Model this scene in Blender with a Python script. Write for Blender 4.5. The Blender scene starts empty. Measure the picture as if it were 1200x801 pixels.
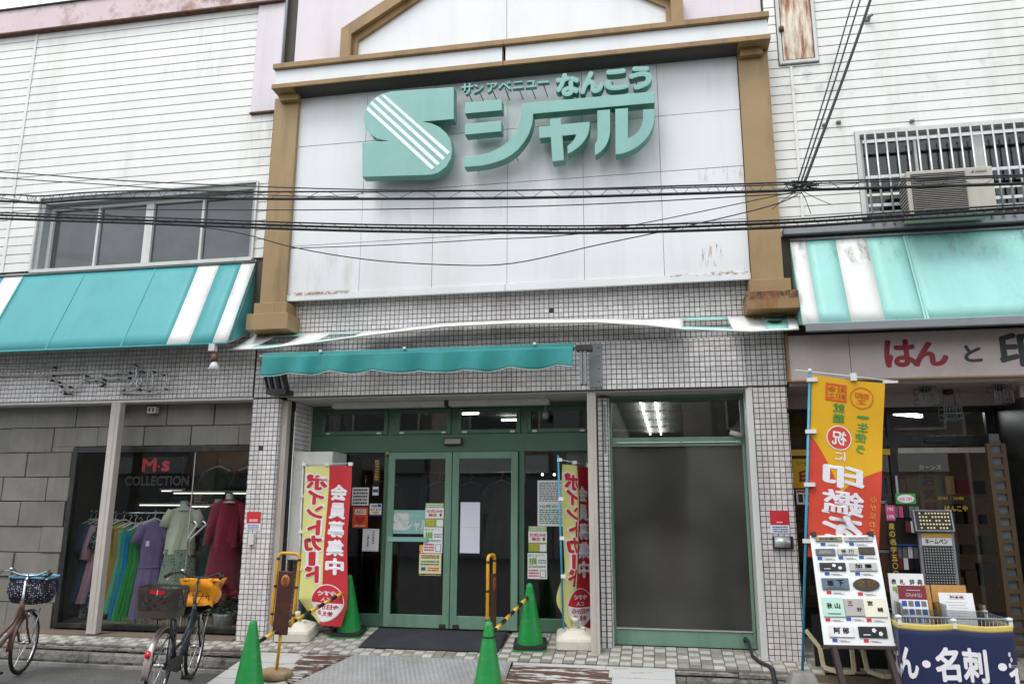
import bpy, math, random
import numpy as np
from mathutils import Vector, Matrix

random.seed(7)
SC = bpy.context.scene
COL = SC.collection

# ------------------------------------------------------------------ camera
CAM_Y, CAM_H, FPX = -9.0, 1.4, 910.0          # metres, metres, focal length in 1200-px units
yaw, pitch, roll = math.radians(10.65), math.radians(12.15), math.radians(0.24)
_r = Vector((math.cos(yaw), math.sin(yaw), 0))
_f = Vector((-math.sin(yaw) * math.cos(pitch), math.cos(yaw) * math.cos(pitch), math.sin(pitch)))
_u = _r.cross(_f)
R2 = _r * math.cos(roll) + _u * math.sin(roll)
U2 = _u * math.cos(roll) - _r * math.sin(roll)
cd = bpy.data.cameras.new('camera')
cam = bpy.data.objects.new('camera', cd)
COL.objects.link(cam)
cam.matrix_world = Matrix(((R2.x, U2.x, -_f.x, 0), (R2.y, U2.y, -_f.y, CAM_Y), (R2.z, U2.z, -_f.z, CAM_H), (0, 0, 0, 1)))
cd.sensor_width = 36
cd.lens = FPX / 1200 * 36
cd.clip_start, cd.clip_end = 0.05, 500
SC.camera = cam

# ------------------------------------------------------------------ world: a bright overcast sky, soft sun
W = bpy.data.worlds.new('World')
SC.world = W
W.use_nodes = True
nt = W.node_tree
bg = nt.nodes['Background']
sky = nt.nodes.new('ShaderNodeTexSky')
sky.sky_type = 'NISHITA'
sky.sun_disc = False
SUN_EL, SUN_AZ = math.radians(58), math.radians(205)
sky.sun_elevation, sky.sun_rotation = SUN_EL, SUN_AZ
sky.dust_density = 4
mx = nt.nodes.new('ShaderNodeMix'); mx.data_type = 'RGBA'
mx.inputs['Factor'].default_value = 0.88      # cloud cover: an even grey-white layer over the blue
mx.inputs['B'].default_value = (9.6, 10.1, 10.7, 1)
nt.links.new(sky.outputs[0], mx.inputs['A'])
nt.links.new(mx.outputs['Result'], bg.inputs['Color'])
bg.inputs['Strength'].default_value = 0.12
sd = bpy.data.lights.new('sun', 'SUN')
sd.energy, sd.angle, sd.color = 1.1, math.radians(25), (1.0, 0.97, 0.93)
sun = bpy.data.objects.new('sun', sd)
COL.objects.link(sun)
sun_dir = Vector((math.sin(SUN_AZ) * math.cos(SUN_EL), math.cos(SUN_AZ) * math.cos(SUN_EL), math.sin(SUN_EL)))
sun.rotation_euler = sun_dir.to_track_quat('Z', 'Y').to_euler()
vs = SC.view_settings
vs.view_transform, vs.look, vs.gamma, vs.exposure = 'Standard', 'None', 1, 0.52
SC.render.engine = 'CYCLES'
cy = SC.cycles
cy.use_denoising = True
cy.max_bounces, cy.diffuse_bounces, cy.glossy_bounces, cy.transparent_max_bounces = 8, 4, 4, 12
cy.caustics_reflective = cy.caustics_refractive = False
cy.sample_clamp_indirect = 4

# ------------------------------------------------------------------ materials
def lin(c):
    return tuple((v / 12.92 if v <= .04045 else ((v + .055) / 1.055) ** 2.4) for v in c)

def hexc(h):
    return lin(tuple(int(h[i:i + 2], 16) / 255 for i in (0, 2, 4)))

def scalec(c, k):
    return tuple(min(1, v * k) for v in c)

def mat(name, col, rough=.6, metal=0., noise=.10, nscale=5., bump=0., bscale=80., objvar=0., island=0.,
        dirt=None, dirt_amt=0., dirt_scale=2., dlo=.48, dhi=.72, streak=False, emit=0., sheen=0., spec=.5, voronoi=False, detail=5):
    m = bpy.data.materials.new(name)
    m.use_nodes = True
    N, L = m.node_tree.nodes, m.node_tree.links
    b = N['Principled BSDF']
    b.inputs['Roughness'].default_value = rough
    b.inputs['Metallic'].default_value = metal
    b.inputs['Specular IOR Level'].default_value = spec
    if sheen:
        b.inputs['Sheen Weight'].default_value = sheen
    geo = N.new('ShaderNodeNewGeometry')

    def mixc(fac, a, bb, blend='MIX'):
        x = N.new('ShaderNodeMix'); x.data_type = 'RGBA'; x.blend_type = blend
        for k, v in (('Factor', fac), ('A', a), ('B', bb)):
            if isinstance(v, (int, float)):
                x.inputs[k].default_value = v
            elif isinstance(v, tuple):
                x.inputs[k].default_value = (*v, 1)[:4]
            else:
                L.new(v, x.inputs[k])
        return x.outputs['Result']

    def noise_tex(scale, det=5, vec=None, rg=.6):
        t = N.new('ShaderNodeTexNoise'); t.inputs['Scale'].default_value = scale
        t.inputs['Detail'].default_value = det; t.inputs['Roughness'].default_value = rg
        L.new(vec or geo.outputs['Position'], t.inputs['Vector'])
        return t.outputs['Fac']

    def maprange(v, a, b2, c, d):
        r = N.new('ShaderNodeMapRange')
        for i, k in enumerate((a, b2, c, d)):
            r.inputs[i + 1].default_value = k
        L.new(v, r.inputs[0])
        return r.outputs[0]

    cur = tuple(col)
    hv = N.new('ShaderNodeHueSaturation'); hv.inputs['Color'].default_value = (*col, 1)
    val = None
    n1 = noise_tex(nscale, detail)
    val = maprange(n1, .3, .7, 1 - noise, 1 + noise)
    def mul(a, bb):
        q = N.new('ShaderNodeMath'); q.operation = 'MULTIPLY'
        L.new(a, q.inputs[0]); L.new(bb, q.inputs[1]); return q.outputs[0]
    if objvar:
        oi = N.new('ShaderNodeObjectInfo')
        val = mul(val, maprange(oi.outputs['Random'], 0, 1, 1 - objvar, 1 + objvar))
    if island:
        val = mul(val, maprange(geo.outputs['Random Per Island'], 0, 1, 1 - island, 1 + island))
    L.new(val, hv.inputs['Value'])
    out = hv.outputs[0]
    if dirt is not None and dirt_amt > 0:
        vec = None
        if streak:
            mp = N.new('ShaderNodeMapping'); mp.inputs['Scale'].default_value = (1, 1, .12)
            L.new(geo.outputs['Position'], mp.inputs['Vector']); vec = mp.outputs[0]
        d = noise_tex(dirt_scale, 8, vec, .7)
        f = maprange(d, dlo, dhi, 0, dirt_amt)
        out = mixc(f, out, tuple(dirt))
    L.new(out, b.inputs['Base Color'])
    if bump:
        bt = noise_tex(bscale, 4)
        bn = N.new('ShaderNodeBump'); bn.inputs['Strength'].default_value = bump; bn.inputs['Distance'].default_value = .01
        L.new(bt, bn.inputs['Height']); L.new(bn.outputs[0], b.inputs['Normal'])
    if emit:
        b.inputs['Emission Color'].default_value = (*col, 1)
        b.inputs['Emission Strength'].default_value = emit
    return m

def mat_glass(name, tint=(.92, .95, .94), base=.045, boost=1.0):
    """thin window glass: sees through, reflects by facing angle"""
    m = bpy.data.materials.new(name); m.use_nodes = True
    N, L = m.node_tree.nodes, m.node_tree.links
    N.remove(N['Principled BSDF'])
    tr = N.new('ShaderNodeBsdfTransparent'); tr.inputs[0].default_value = (*tint, 1)
    gl = N.new('ShaderNodeBsdfGlossy'); gl.inputs['Roughness'].default_value = .01
    lw = N.new('ShaderNodeLayerWeight'); lw.inputs['Blend'].default_value = .5
    pw = N.new('ShaderNodeMath'); pw.operation = 'POWER'; pw.inputs[1].default_value = 4
    L.new(lw.outputs['Facing'], pw.inputs[0])
    ma = N.new('ShaderNodeMath'); ma.operation = 'MULTIPLY_ADD'; ma.inputs[1].default_value = .85 * boost; ma.inputs[2].default_value = base * boost
    L.new(pw.outputs[0], ma.inputs[0])
    ms = N.new('ShaderNodeMixShader')
    L.new(ma.outputs[0], ms.inputs[0]); L.new(tr.outputs[0], ms.inputs[1]); L.new(gl.outputs[0], ms.inputs[2])
    L.new(ms.outputs[0], N['Material Output'].inputs[0])
    return m

def mat_wired_glass(name):
    """figured wire glass: blurred view through, fine diagonal wire pattern"""
    m = bpy.data.materials.new(name); m.use_nodes = True
    N, L = m.node_tree.nodes, m.node_tree.links
    b = N['Principled BSDF']
    b.inputs['Roughness'].default_value = .3
    rf = N.new('ShaderNodeBsdfRefraction'); rf.inputs['IOR'].default_value = 1.03; rf.inputs['Roughness'].default_value = .30
    rf.inputs['Color'].default_value = (.97, .95, .90, 1)
    geo = N.new('ShaderNodeNewGeometry')
    mp = N.new('ShaderNodeMapping'); mp.inputs['Rotation'].default_value = (0, math.radians(40), 0); mp.inputs['Scale'].default_value = (1, 0, 1)
    L.new(geo.outputs['Position'], mp.inputs['Vector'])
    wv = N.new('ShaderNodeTexWave'); wv.inputs['Scale'].default_value = 14; wv.bands_direction = 'X'
    L.new(mp.outputs[0], wv.inputs['Vector'])
    wz = N.new('ShaderNodeTexWave'); wz.inputs['Scale'].default_value = 14; wz.bands_direction = 'Z'
    L.new(mp.outputs[0], wz.inputs['Vector'])
    mxx = N.new('ShaderNodeMath'); mxx.operation = 'MAXIMUM'
    L.new(wv.outputs['Fac'], mxx.inputs[0]); L.new(wz.outputs['Fac'], mxx.inputs[1])
    mr = N.new('ShaderNodeMapRange'); mr.inputs[1].default_value = .75; mr.inputs[2].default_value = 1; mr.inputs[3].default_value = .20; mr.inputs[4].default_value = .75
    L.new(mxx.outputs[0], mr.inputs[0])
    cr = N.new('ShaderNodeMapRange'); cr.inputs[1].default_value = .7; cr.inputs[2].default_value = 1; cr.inputs[3].default_value = .06; cr.inputs[4].default_value = .15
    L.new(mxx.outputs[0], cr.inputs[0])
    cc = N.new('ShaderNodeCombineColor')
    ft = N.new('ShaderNodeTexNoise'); ft.inputs['Scale'].default_value = 1.1; ft.inputs['Detail'].default_value = 4; L.new(geo.outputs['Position'], ft.inputs['Vector'])
    fm_ = N.new('ShaderNodeMapRange'); fm_.inputs[1].default_value = .35; fm_.inputs[2].default_value = .65; fm_.inputs[3].default_value = .55; fm_.inputs[4].default_value = 1.7; L.new(ft.outputs['Fac'], fm_.inputs[0])
    for i, k in enumerate((1.0, .98, .90)):      # an uneven film of dust on the figured glass
        q = N.new('ShaderNodeMath'); q.operation = 'MULTIPLY'; L.new(cr.outputs[0], q.inputs[0]); L.new(fm_.outputs[0], q.inputs[1])
        q2 = N.new('ShaderNodeMath'); q2.operation = 'MULTIPLY'; q2.inputs[1].default_value = k; L.new(q.outputs[0], q2.inputs[0]); L.new(q2.outputs[0], cc.inputs[i])
    L.new(cc.outputs[0], b.inputs['Base Color'])
    ms = N.new('ShaderNodeMixShader')
    L.new(mr.outputs[0], ms.inputs[0]); L.new(rf.outputs[0], ms.inputs[1]); L.new(b.outputs[0], ms.inputs[2])
    L.new(ms.outputs[0], N['Material Output'].inputs[0])
    return m

M = {}
M['siding'] = mat('painted_siding', hexc('e4e4df'), .55, noise=.04, nscale=1.5, objvar=.025, dirt=hexc('aaa598'), dirt_amt=.35, dirt_scale=1.6, streak=True, bump=.05)
M['siding_gap'] = mat('siding_backing', hexc('55524a'), .9)
M['lavender'] = mat('lavender_panel', hexc('d9d1d6'), .5, noise=.03, nscale=2, dirt=hexc('a88f88'), dirt_amt=.25, dirt_scale=2, streak=True)
M['pink'] = mat('pink_fascia', hexc('d0bdbf'), .5, noise=.05, nscale=2, dirt=hexc('84543a'), dirt_amt=.8, dirt_scale=2.2, dlo=.50, dhi=.68)
M['rust'] = mat('rust_edge', hexc('5f4335'), .9, noise=.4, nscale=14, bump=.5)
M['sign_white'] = mat('white_enamel_panel', hexc('e1e4e4'), .32, bump=.35, bscale=2.2, noise=.025, nscale=1.2, objvar=.012, dirt=hexc('b7b2a6'), dirt_amt=.22, dirt_scale=2.2, streak=True)
M['gold'] = mat('ochre_metal', hexc('9a8058'), .5, noise=.07, nscale=3, dirt=hexc('5f4a30'), dirt_amt=.5, dirt_scale=4, dlo=.5, dhi=.68, streak=True, bump=.15, bscale=40)
M['brown_trim'] = mat('brown_trim', hexc('94774d'), .5, noise=.10, nscale=4, dirt=hexc('4f3d2b'), dirt_amt=.5, dirt_scale=4, streak=True)
M['rusty_panel'] = mat('rusted_panel', hexc('ddd2bf'), .8, noise=.15, nscale=3, dirt=hexc('8d5127'), dirt_amt=.95, dirt_scale=12, dlo=.46, dhi=.63, streak=True, bump=.2)
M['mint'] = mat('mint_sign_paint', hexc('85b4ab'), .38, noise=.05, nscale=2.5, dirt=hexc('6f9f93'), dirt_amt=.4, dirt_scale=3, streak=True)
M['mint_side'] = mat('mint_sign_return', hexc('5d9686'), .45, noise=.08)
M['white_vinyl'] = mat('white_vinyl', hexc('e8ebe8'), .4, noise=.02)
M['tile'] = mat('glazed_mosaic_tile', hexc('dedad8'), .28, noise=.06, nscale=2.0, island=.10, dirt=hexc('8a8077'), dirt_amt=.4, dirt_scale=1.5, streak=True)
M['grout'] = mat('dark_grout', hexc('443f3a'), .95, noise=.2, nscale=20)
M['concrete'] = mat('worn_concrete', hexc('8d8a83'), .9, noise=.25, nscale=6, bump=.6, bscale=40, dirt=hexc('4a4843'), dirt_amt=.7, dirt_scale=4)
M['kerb'] = mat('mossy_kerb_concrete', hexc('85827a'), .95, noise=.3, nscale=14, bump=.9, bscale=55, objvar=.12, dirt=hexc('3a3932'), dirt_amt=.8, dirt_scale=5, dlo=.52, dhi=.66)
M['asphalt'] = mat('asphalt', (.105, .103, .098), .9, noise=.5, nscale=70, bump=1., bscale=120, dirt=(.17, .165, .15), dirt_amt=.7, dirt_scale=2.2)
M['stone'] = mat('grey_stone_block', hexc('7d7a71'), .92, noise=.14, nscale=3, objvar=.07, bump=.5, bscale=90, dirt=hexc('55524b'), dirt_amt=.6, dirt_scale=1.4, streak=True)
M['mortar'] = mat('dark_joint', hexc('2e2c29'), .95)
M['teal'] = mat('teal_awning_vinyl', hexc('45a0a3'), .5, noise=.07, nscale=1.2, sheen=.1, bump=.25, bscale=9, dirt=hexc('2d8286'), dirt_amt=.35, dirt_scale=1.8, streak=True)
M['mintvinyl'] = mat('faded_mint_awning_vinyl', hexc('9ad3ca'), .5, noise=.05, nscale=1.6, dirt=hexc('7fb5ac'), dirt_amt=.45, dirt_scale=2.2, streak=True, bump=.15, bscale=14)
M['awning_white'] = mat('white_awning_vinyl', hexc('e6e8e4'), .5, noise=.04, nscale=2, bump=.25, bscale=9, dirt=hexc('b3aea2'), dirt_amt=.45, dirt_scale=3, streak=True)
M['teal_dark'] = mat('deep_teal_canvas', hexc('1f8482'), .7, noise=.1, nscale=4, sheen=.2, bump=.25, bscale=25)
M['grey_metal'] = mat('grey_painted_metal', hexc('8a8d90'), .45, metal=.3, noise=.1, dirt=hexc('585652'), dirt_amt=.4, dirt_scale=5)
M['dark_metal'] = mat('dark_steel', hexc('3b3c3c'), .5, metal=.5, noise=.2)
M['alu'] = mat('aluminium', hexc('c6c8c8'), .38, metal=.55, noise=.06, dirt=hexc('8a8780'), dirt_amt=.3, dirt_scale=3, streak=True)
M['white_frame'] = mat('white_window_frame', hexc('cfd1cd'), .42, noise=.04, dirt=hexc('938e84'), dirt_amt=.4, dirt_scale=4, streak=True)
M['post'] = mat('beige_steel_post', hexc('bdb5ac'), .5, noise=.07, nscale=4, dirt=hexc('7d6f60'), dirt_amt=.4, dirt_scale=5, streak=True)
M['reveal_grey'] = mat('reveal_paint', hexc('9aa09f'), .6, noise=.05)
M['green'] = mat('green_door_frame', hexc('6f907c'), .4, noise=.06, nscale=3, dirt=hexc('3f5e4e'), dirt_amt=.5, dirt_scale=5, streak=True)
M['green_dark'] = mat('green_header', hexc('4b6c57'), .42, noise=.07, nscale=3, dirt=hexc('34513f'), dirt_amt=.45, dirt_scale=5)
M['black_frame'] = mat('black_window_frame', hexc('171919'), .35, noise=.15, dirt=hexc('6b6055'), dirt_amt=.3, dirt_scale=6)
M['glass'] = mat_glass('window_glass', (.90, .93, .92), .02, 1.0)
M['glass_dark'] = mat_glass('tinted_window_glass', (.74, .77, .76), .05, 1.1)
M['wired'] = mat_wired_glass('figured_wire_glass')
M['screen'] = mat('insect_screen_glass', hexc('474d4d'), .10, noise=.3, nscale=1.4, spec=.8, bump=.06, bscale=5)
M['ceiling'] = mat('soffit_board', hexc('c4c2bb'), .75, noise=.05)
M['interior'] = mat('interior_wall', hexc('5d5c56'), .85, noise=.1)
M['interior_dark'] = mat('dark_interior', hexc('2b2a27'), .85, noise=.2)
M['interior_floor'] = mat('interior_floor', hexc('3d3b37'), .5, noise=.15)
M['ceil_panel'] = mat('interior_ceiling_panel', hexc('9a9a94'), .8, noise=.05)
M['tube_on'] = mat('lit_fluorescent_tube', (1, 1, .97), .4, emit=13.0)
M['tube_shop'] = mat('lit_shop_tube', (1, .97, .9), .4, emit=5.0)
M['tube_off'] = mat('fluorescent_tube', hexc('d8d8d4'), .3)
M['fixture'] = mat('white_light_fixture', hexc('d0d0cb'), .5, noise=.04, dirt=hexc('8e897e'), dirt_amt=.3, dirt_scale=6)
M['ft_white'] = mat('floor_tile_white', hexc('bab8b0'), .5, noise=.08, nscale=9, objvar=.05, dirt=hexc('807b72'), dirt_amt=.5, dirt_scale=6)
M['ft_grey'] = mat('floor_tile_grey', hexc('98958c'), .55, noise=.1, nscale=9, objvar=.08, dirt=hexc('66625a'), dirt_amt=.5, dirt_scale=6)
M['ft_dark'] = mat('floor_tile_taupe', hexc('88837a'), .55, noise=.1, nscale=9, objvar=.08, dirt=hexc('5c574f'), dirt_amt=.5, dirt_scale=6)
M['floor_brown'] = mat('brown_mortar_strip', hexc('77695b'), .9, noise=.2, nscale=6, dirt=hexc('4f463c'), dirt_amt=.5, dirt_scale=3, bump=.3)
M['mat'] = mat('charcoal_navy_floor_mat', hexc('2c2e35'), .95, noise=.22, nscale=160, bump=.8, bscale=260, dirt=hexc('50545e'), dirt_amt=.3, dirt_scale=3)
M['checker_plate'] = mat('steel_tread_plate', hexc('a3a4a4'), .5, metal=.3, noise=.12, nscale=3, dirt=hexc('5d5b57'), dirt_amt=.45, dirt_scale=2.5)
M['plank'] = mat('brown_weathered_plank', hexc('5d463b'), .8, noise=.2, nscale=8, dirt=hexc('c9c7c2'), dirt_amt=.0)
def flaking(name, wood, paint, lo, hi):
    m = mat(name, wood, .75, noise=.2, nscale=8, bump=.3, bscale=60)
    N, L = m.node_tree.nodes, m.node_tree.links
    b = N['Principled BSDF']; src = b.inputs['Base Color'].links[0].from_socket
    geo = N.new('ShaderNodeNewGeometry'); mp = N.new('ShaderNodeMapping'); mp.inputs['Scale'].default_value = (1.1, 7, 7)
    L.new(geo.outputs['Position'], mp.inputs['Vector'])
    t = N.new('ShaderNodeTexNoise'); t.inputs['Scale'].default_value = 2.6; t.inputs['Detail'].default_value = 9; t.inputs['Roughness'].default_value = .65
    L.new(mp.outputs[0], t.inputs['Vector'])
    r = N.new('ShaderNodeMapRange'); r.inputs[1].default_value = lo; r.inputs[2].default_value = hi; L.new(t.outputs['Fac'], r.inputs[0])
    x = N.new('ShaderNodeMix'); x.data_type = 'RGBA'; L.new(r.outputs[0], x.inputs['Factor']); L.new(src, x.inputs['A']); x.inputs['B'].default_value = (*paint, 1)
    L.new(x.outputs['Result'], b.inputs['Base Color'])
    return m
M['plank_flaky'] = flaking('flaking_brown_plank', hexc('5d463b'), hexc('c4c3bf'), .53, .56)
M['plank_white'] = flaking('flaking_white_plank', hexc('5d463b'), hexc('b9b9b6'), .34, .38)
M['cone'] = mat('green_cone_plastic', hexc('16883c'), .42, noise=.08, nscale=6, dirt=hexc('6f9a74'), dirt_amt=.55, dirt_scale=13, dlo=.54, dhi=.70)
M['rubber'] = mat('black_rubber', hexc('242424'), .75, noise=.2, nscale=12)
M['black'] = mat('black_plastic', hexc('1b1b1c'), .45, noise=.1)
M['yellow'] = mat('yellow_plastic', hexc('dcb23c'), .4, noise=.06)
M['yellow_pipe'] = mat('yellow_painted_pipe', hexc('d69b1c'), .42, noise=.08, dirt=hexc('7c5a22'), dirt_amt=.5, dirt_scale=12)
M['brown_board'] = mat('dark_brown_board', hexc('44261f'), .45, noise=.15, nscale=4, dirt=hexc('7a3c28'), dirt_amt=.5, dirt_scale=6)
M['stamp'] = mat('orange_brown_print', hexc('a8662f'), .6)
M['stone_base'] = mat('stained_concrete_disc', hexc('9b8565'), .95, noise=.25, nscale=14, bump=.8, bscale=50)
M['cream_plastic'] = mat('cream_plastic_tank', hexc('d9d5c6'), .45, noise=.04, dirt=hexc('9a9484'), dirt_amt=.35, dirt_scale=4)
M['pole_white'] = mat('white_pole', hexc('d8d8d2'), .4)
M['pole_blue'] = mat('light_blue_pole', hexc('3f97b8'), .35)
M['clip'] = mat('white_clip', hexc('e0e0dc'), .45)
M['ban_yellow'] = mat('pale_yellow_banner', hexc('dcd98a'), .75, noise=.03, bump=.1, bscale=30)
M['ban_red'] = mat('red_banner', hexc('c02a33'), .7, noise=.05, bump=.1, bscale=30)
M['ban_gold'] = mat('golden_banner', hexc('dda912'), .75, noise=.04, bump=.1, bscale=20)
M['ban_orange'] = mat('orange_red_banner', hexc('cf4630'), .75, noise=.04, bump=.1, bscale=20)
M['pr_white'] = mat('white_print', hexc('e9e6ea'), .7, noise=.02)
M['pr_red'] = mat('red_print', hexc('c42a35'), .65)
M['pr_orange'] = mat('orange_print', hexc('d8571b'), .6)
M['pr_green'] = mat('green_print', hexc('3b9441'), .65)
M['pr_leaf'] = mat('leaf_green_print', hexc('7ba345'), .65)
M['pr_dgreen'] = mat('dark_green_print', hexc('2f7f68'), .65)
M['pr_black'] = mat('black_print', hexc('222222'), .6)
M['pr_grey'] = mat('grey_print', hexc('6f7172'), .6)
M['pr_blue'] = mat('blue_print', hexc('2a4fa0'), .6)
M['pr_gold'] = mat('gold_print', hexc('d9b13c'), .5)
M['pr_pink'] = mat('pink_print', hexc('d44a83'), .6)
M['paper'] = mat('white_paper', hexc('e2e2e2'), .7, noise=.03)
M['paper_grey'] = mat('bluish_paper', hexc('cfd1dc'), .6, noise=.03)
M['paper_yellow'] = mat('cream_paper', hexc('dccf9f'), .7, noise=.05)
M['sign_beige'] = mat('stained_shop_sign_face', hexc('c4b5b0'), .45, noise=.06, nscale=2, dirt=hexc('998a80'), dirt_amt=.5, dirt_scale=1.5)
M['brush_red'] = mat('dark_red_brush_paint', hexc('8d1c2c'), .5)
M['brush_black'] = mat('charcoal_brush_paint', hexc('2f3436'), .5)
M['navy'] = mat('navy_cotton', hexc('15214a'), .85, noise=.08, nscale=4, sheen=.15, bump=.15, bscale=50)
M['noren_gold'] = mat('yellow_cotton_band', hexc('cdb866'), .85, noise=.08)
M['cable'] = mat('black_cable', hexc('232527'), .6, noise=.2)
M['chrome'] = mat('chrome', hexc('c9cacb'), .15, metal=1., noise=.02)
M['brown_bike'] = mat('brown_bicycle_paint', hexc('5f453b'), .3, metal=.2, noise=.05)
M['navy_bike'] = mat('slate_bicycle_paint', hexc('2c343c'), .28, metal=.3, noise=.05)
M['tyre'] = mat('tyre_rubber', hexc('202020'), .8, noise=.15)
M['orange_cover'] = mat('orange_nylon_cover', hexc('ef9a12'), .5, noise=.06, nscale=8, bump=.5, bscale=22)
M['basket_dark'] = mat('dark_brown_plastic_weave', hexc('423833'), .55, noise=.15)
M['reflector'] = mat('red_reflector', hexc('c01622'), .2)
M['fender_pink'] = mat('worn_fender', hexc('a89a97'), .35, metal=.5, noise=.15)
M['terracotta'] = mat('lamp_brown', hexc('6b4431'), .5)
M['lamp_glass'] = mat('reflector_lamp_glass', hexc('d6d8da'), .15, noise=.05)
M['ac'] = mat('beige_ac_casing', hexc('b7b2a5'), .5, noise=.06, dirt=hexc('8c8472'), dirt_amt=.4, dirt_scale=4, streak=True)
M['cork'] = mat('kraft_board', hexc('b98a4b'), .8, noise=.1, nscale=20)
M['maroon'] = mat('maroon_cover', hexc('7b2333'), .5)
M['acrylic'] = mat_glass('frosted_acrylic', (.80, .82, .82), .10)
M['cream_steel'] = mat('cream_steel', hexc('c9bd9a'), .45, noise=.08, dirt=hexc('7d7258'), dirt_amt=.4, dirt_scale=8)
M['easel_wood'] = mat('dark_maroon_wood', hexc('35201f'), .4, noise=.15)
M['wood'] = mat('brown_wood', hexc('6f5238'), .5, noise=.15, nscale=6)
M['light_wood'] = mat('light_brown_wood', hexc('4a3a26'), .5, noise=.12, nscale=6)
M['cornice_shade'] = mat('dark_brown_cornice_shade', hexc('3a332d'), .6)  # dark brown standing in for the shade under the cornice
M['tube_dim'] = mat('dim_warm_tube', (1, .95, .82), .4, emit=.9)
M['dim_red'] = mat('dark_red_lettering', hexc('8c222c'), .5)
M['dim_poster'] = mat('faded_yellow_poster', hexc('8d7f3c'), .8)
M['light_carton'] = mat('orange_carton', hexc('d9712a'), .8)
M['rattan'] = mat('brown_lattice', hexc('6b4a3a'), .7, noise=.1)

def dots_mat(name, base, dot, scale, r):
    m = mat(name, base, .85, noise=.1)
    N, L = m.node_tree.nodes, m.node_tree.links
    b = N['Principled BSDF']; src = b.inputs['Base Color'].links[0].from_socket
    tc = N.new('ShaderNodeTexCoord'); v = N.new('ShaderNodeTexVoronoi'); v.inputs['Scale'].default_value = scale; v.inputs['Randomness'].default_value = .55
    L.new(tc.outputs['Object'], v.inputs['Vector'])
    lt = N.new('ShaderNodeMath'); lt.operation = 'LESS_THAN'; lt.inputs[1].default_value = r; L.new(v.outputs['Distance'], lt.inputs[0])
    x = N.new('ShaderNodeMix'); x.data_type = 'RGBA'; L.new(lt.outputs[0], x.inputs['Factor']); L.new(src, x.inputs['A']); x.inputs['B'].default_value = (*dot, 1)
    L.new(x.outputs['Result'], b.inputs['Base Color'])
    return m
def stain(mname, box, col, scale, lo, hi, streak=True, amt=.9, soft=.08):
    """weather mark with its own place and outline on a surface: (x0, x1, z0, z1) in metres"""
    m = M[mname]; N, L = m.node_tree.nodes, m.node_tree.links
    b = N['Principled BSDF']; src = b.inputs['Base Color'].links[0].from_socket
    geo = N.new('ShaderNodeNewGeometry'); sx = N.new('ShaderNodeSeparateXYZ'); L.new(geo.outputs['Position'], sx.inputs[0])
    mp = N.new('ShaderNodeMapping'); mp.inputs['Scale'].default_value = (1, 1, .15 if streak else 1); L.new(geo.outputs['Position'], mp.inputs['Vector'])
    t = N.new('ShaderNodeTexNoise'); t.inputs['Scale'].default_value = scale; t.inputs['Detail'].default_value = 8; t.inputs['Roughness'].default_value = .7; L.new(mp.outputs[0], t.inputs['Vector'])
    def mr(v, a, c, d, e):
        r = N.new('ShaderNodeMapRange'); r.interpolation_type = 'SMOOTHSTEP'
        for i, k in enumerate((a, c, d, e)): r.inputs[i + 1].default_value = k
        L.new(v, r.inputs[0]); return r.outputs[0]
    cur = mr(t.outputs['Fac'], lo, hi, 0, amt)
    for ax, (a, c) in ((0, box[:2]), (2, box[2:])):
        for v in (mr(sx.outputs[ax], a - soft, a + soft, 0, 1), mr(sx.outputs[ax], c - soft, c + soft, 1, 0)):
            q = N.new('ShaderNodeMath'); q.operation = 'MULTIPLY'; L.new(cur, q.inputs[0]); L.new(v, q.inputs[1]); cur = q.outputs[0]
    x = N.new('ShaderNodeMix'); x.data_type = 'RGBA'; L.new(cur, x.inputs['Factor']); L.new(src, x.inputs['A']); x.inputs['B'].default_value = (*hexc(col), 1)
    L.new(x.outputs['Result'], b.inputs['Base Color'])
stain('sign_white', (-4.55, -3.75, 4.03, 4.075), '8f6232', 14, .42, .55, False, .9, .02)
stain('sign_white', (.2, 1.1, 4.03, 4.075), '8f6232', 16, .50, .60, False, .9, .02)
stain('sign_white', (.56, .80, 4.15, 4.42), '9a6a3a', 26, .52, .62, True, .9, .03)
stain('sign_white', (-4.4, -3.6, 4.1, 4.6), 'a9a68f', 5, .45, .7, True, .5, .2)
stain('sign_white', (.6, 1.08, 5.2, 5.36), 'a08c6a', 20, .5, .65, True, .6, .05)
stain('sign_white', (-3.6, .2, 4.7, 5.55), 'a5a49c', 9, .50, .75, True, .22, .25)
stain('sign_white', (-4.5, 1.0, 6.3, 6.86), 'a5a49c', 6, .52, .78, True, .22, .2)
stain('siding', (-6.9, -5.4, 7.3, 8.4), '8d8b84', 3.5, .45, .75, True, .4, .3)
stain('siding', (-5.6, -5.0, 5.9, 6.8), '8b8981', 6, .45, .75, True, .5, .15)
stain('siding', (1.9, 4.5, 5.75, 6.9), '96938a', 5, .50, .78, False, .4, .3)
stain('siding', (1.7, 2.3, 6.2, 6.75), '75736c', 6, .45, .7, False, .5, .15)
stain('awning_white', (1.5, 2.5, 4.1, 4.55), '77746a', 9, .47, .66, True, .7, .1)
stain('mintvinyl', (1.6, 5.0, 4.1, 4.55), '6f9c93', 7, .48, .7, True, .6, .12)
stain('mintvinyl', (3.6, 5.0, 3.4, 4.5), '7aa79d', 9, .5, .72, False, .45, .2)
stain('pink', (-6.6, -4.9, 8.4, 8.8), '7a4526', 5, .42, .58, False, .95, .2)
stain('brown_trim', (.9, 1.7, 3.68, 3.80), '4a2c1c', 14, .40, .52, False, .95, .02)
stain('brown_trim', (.9, 1.7, 3.5, 3.80), '8a5526', 10, .45, .6, True, .8, .05)
M['polka'] = dots_mat('polka_dot_cotton', hexc('23222f'), hexc('c9c9d6'), 46, .26)
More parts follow.
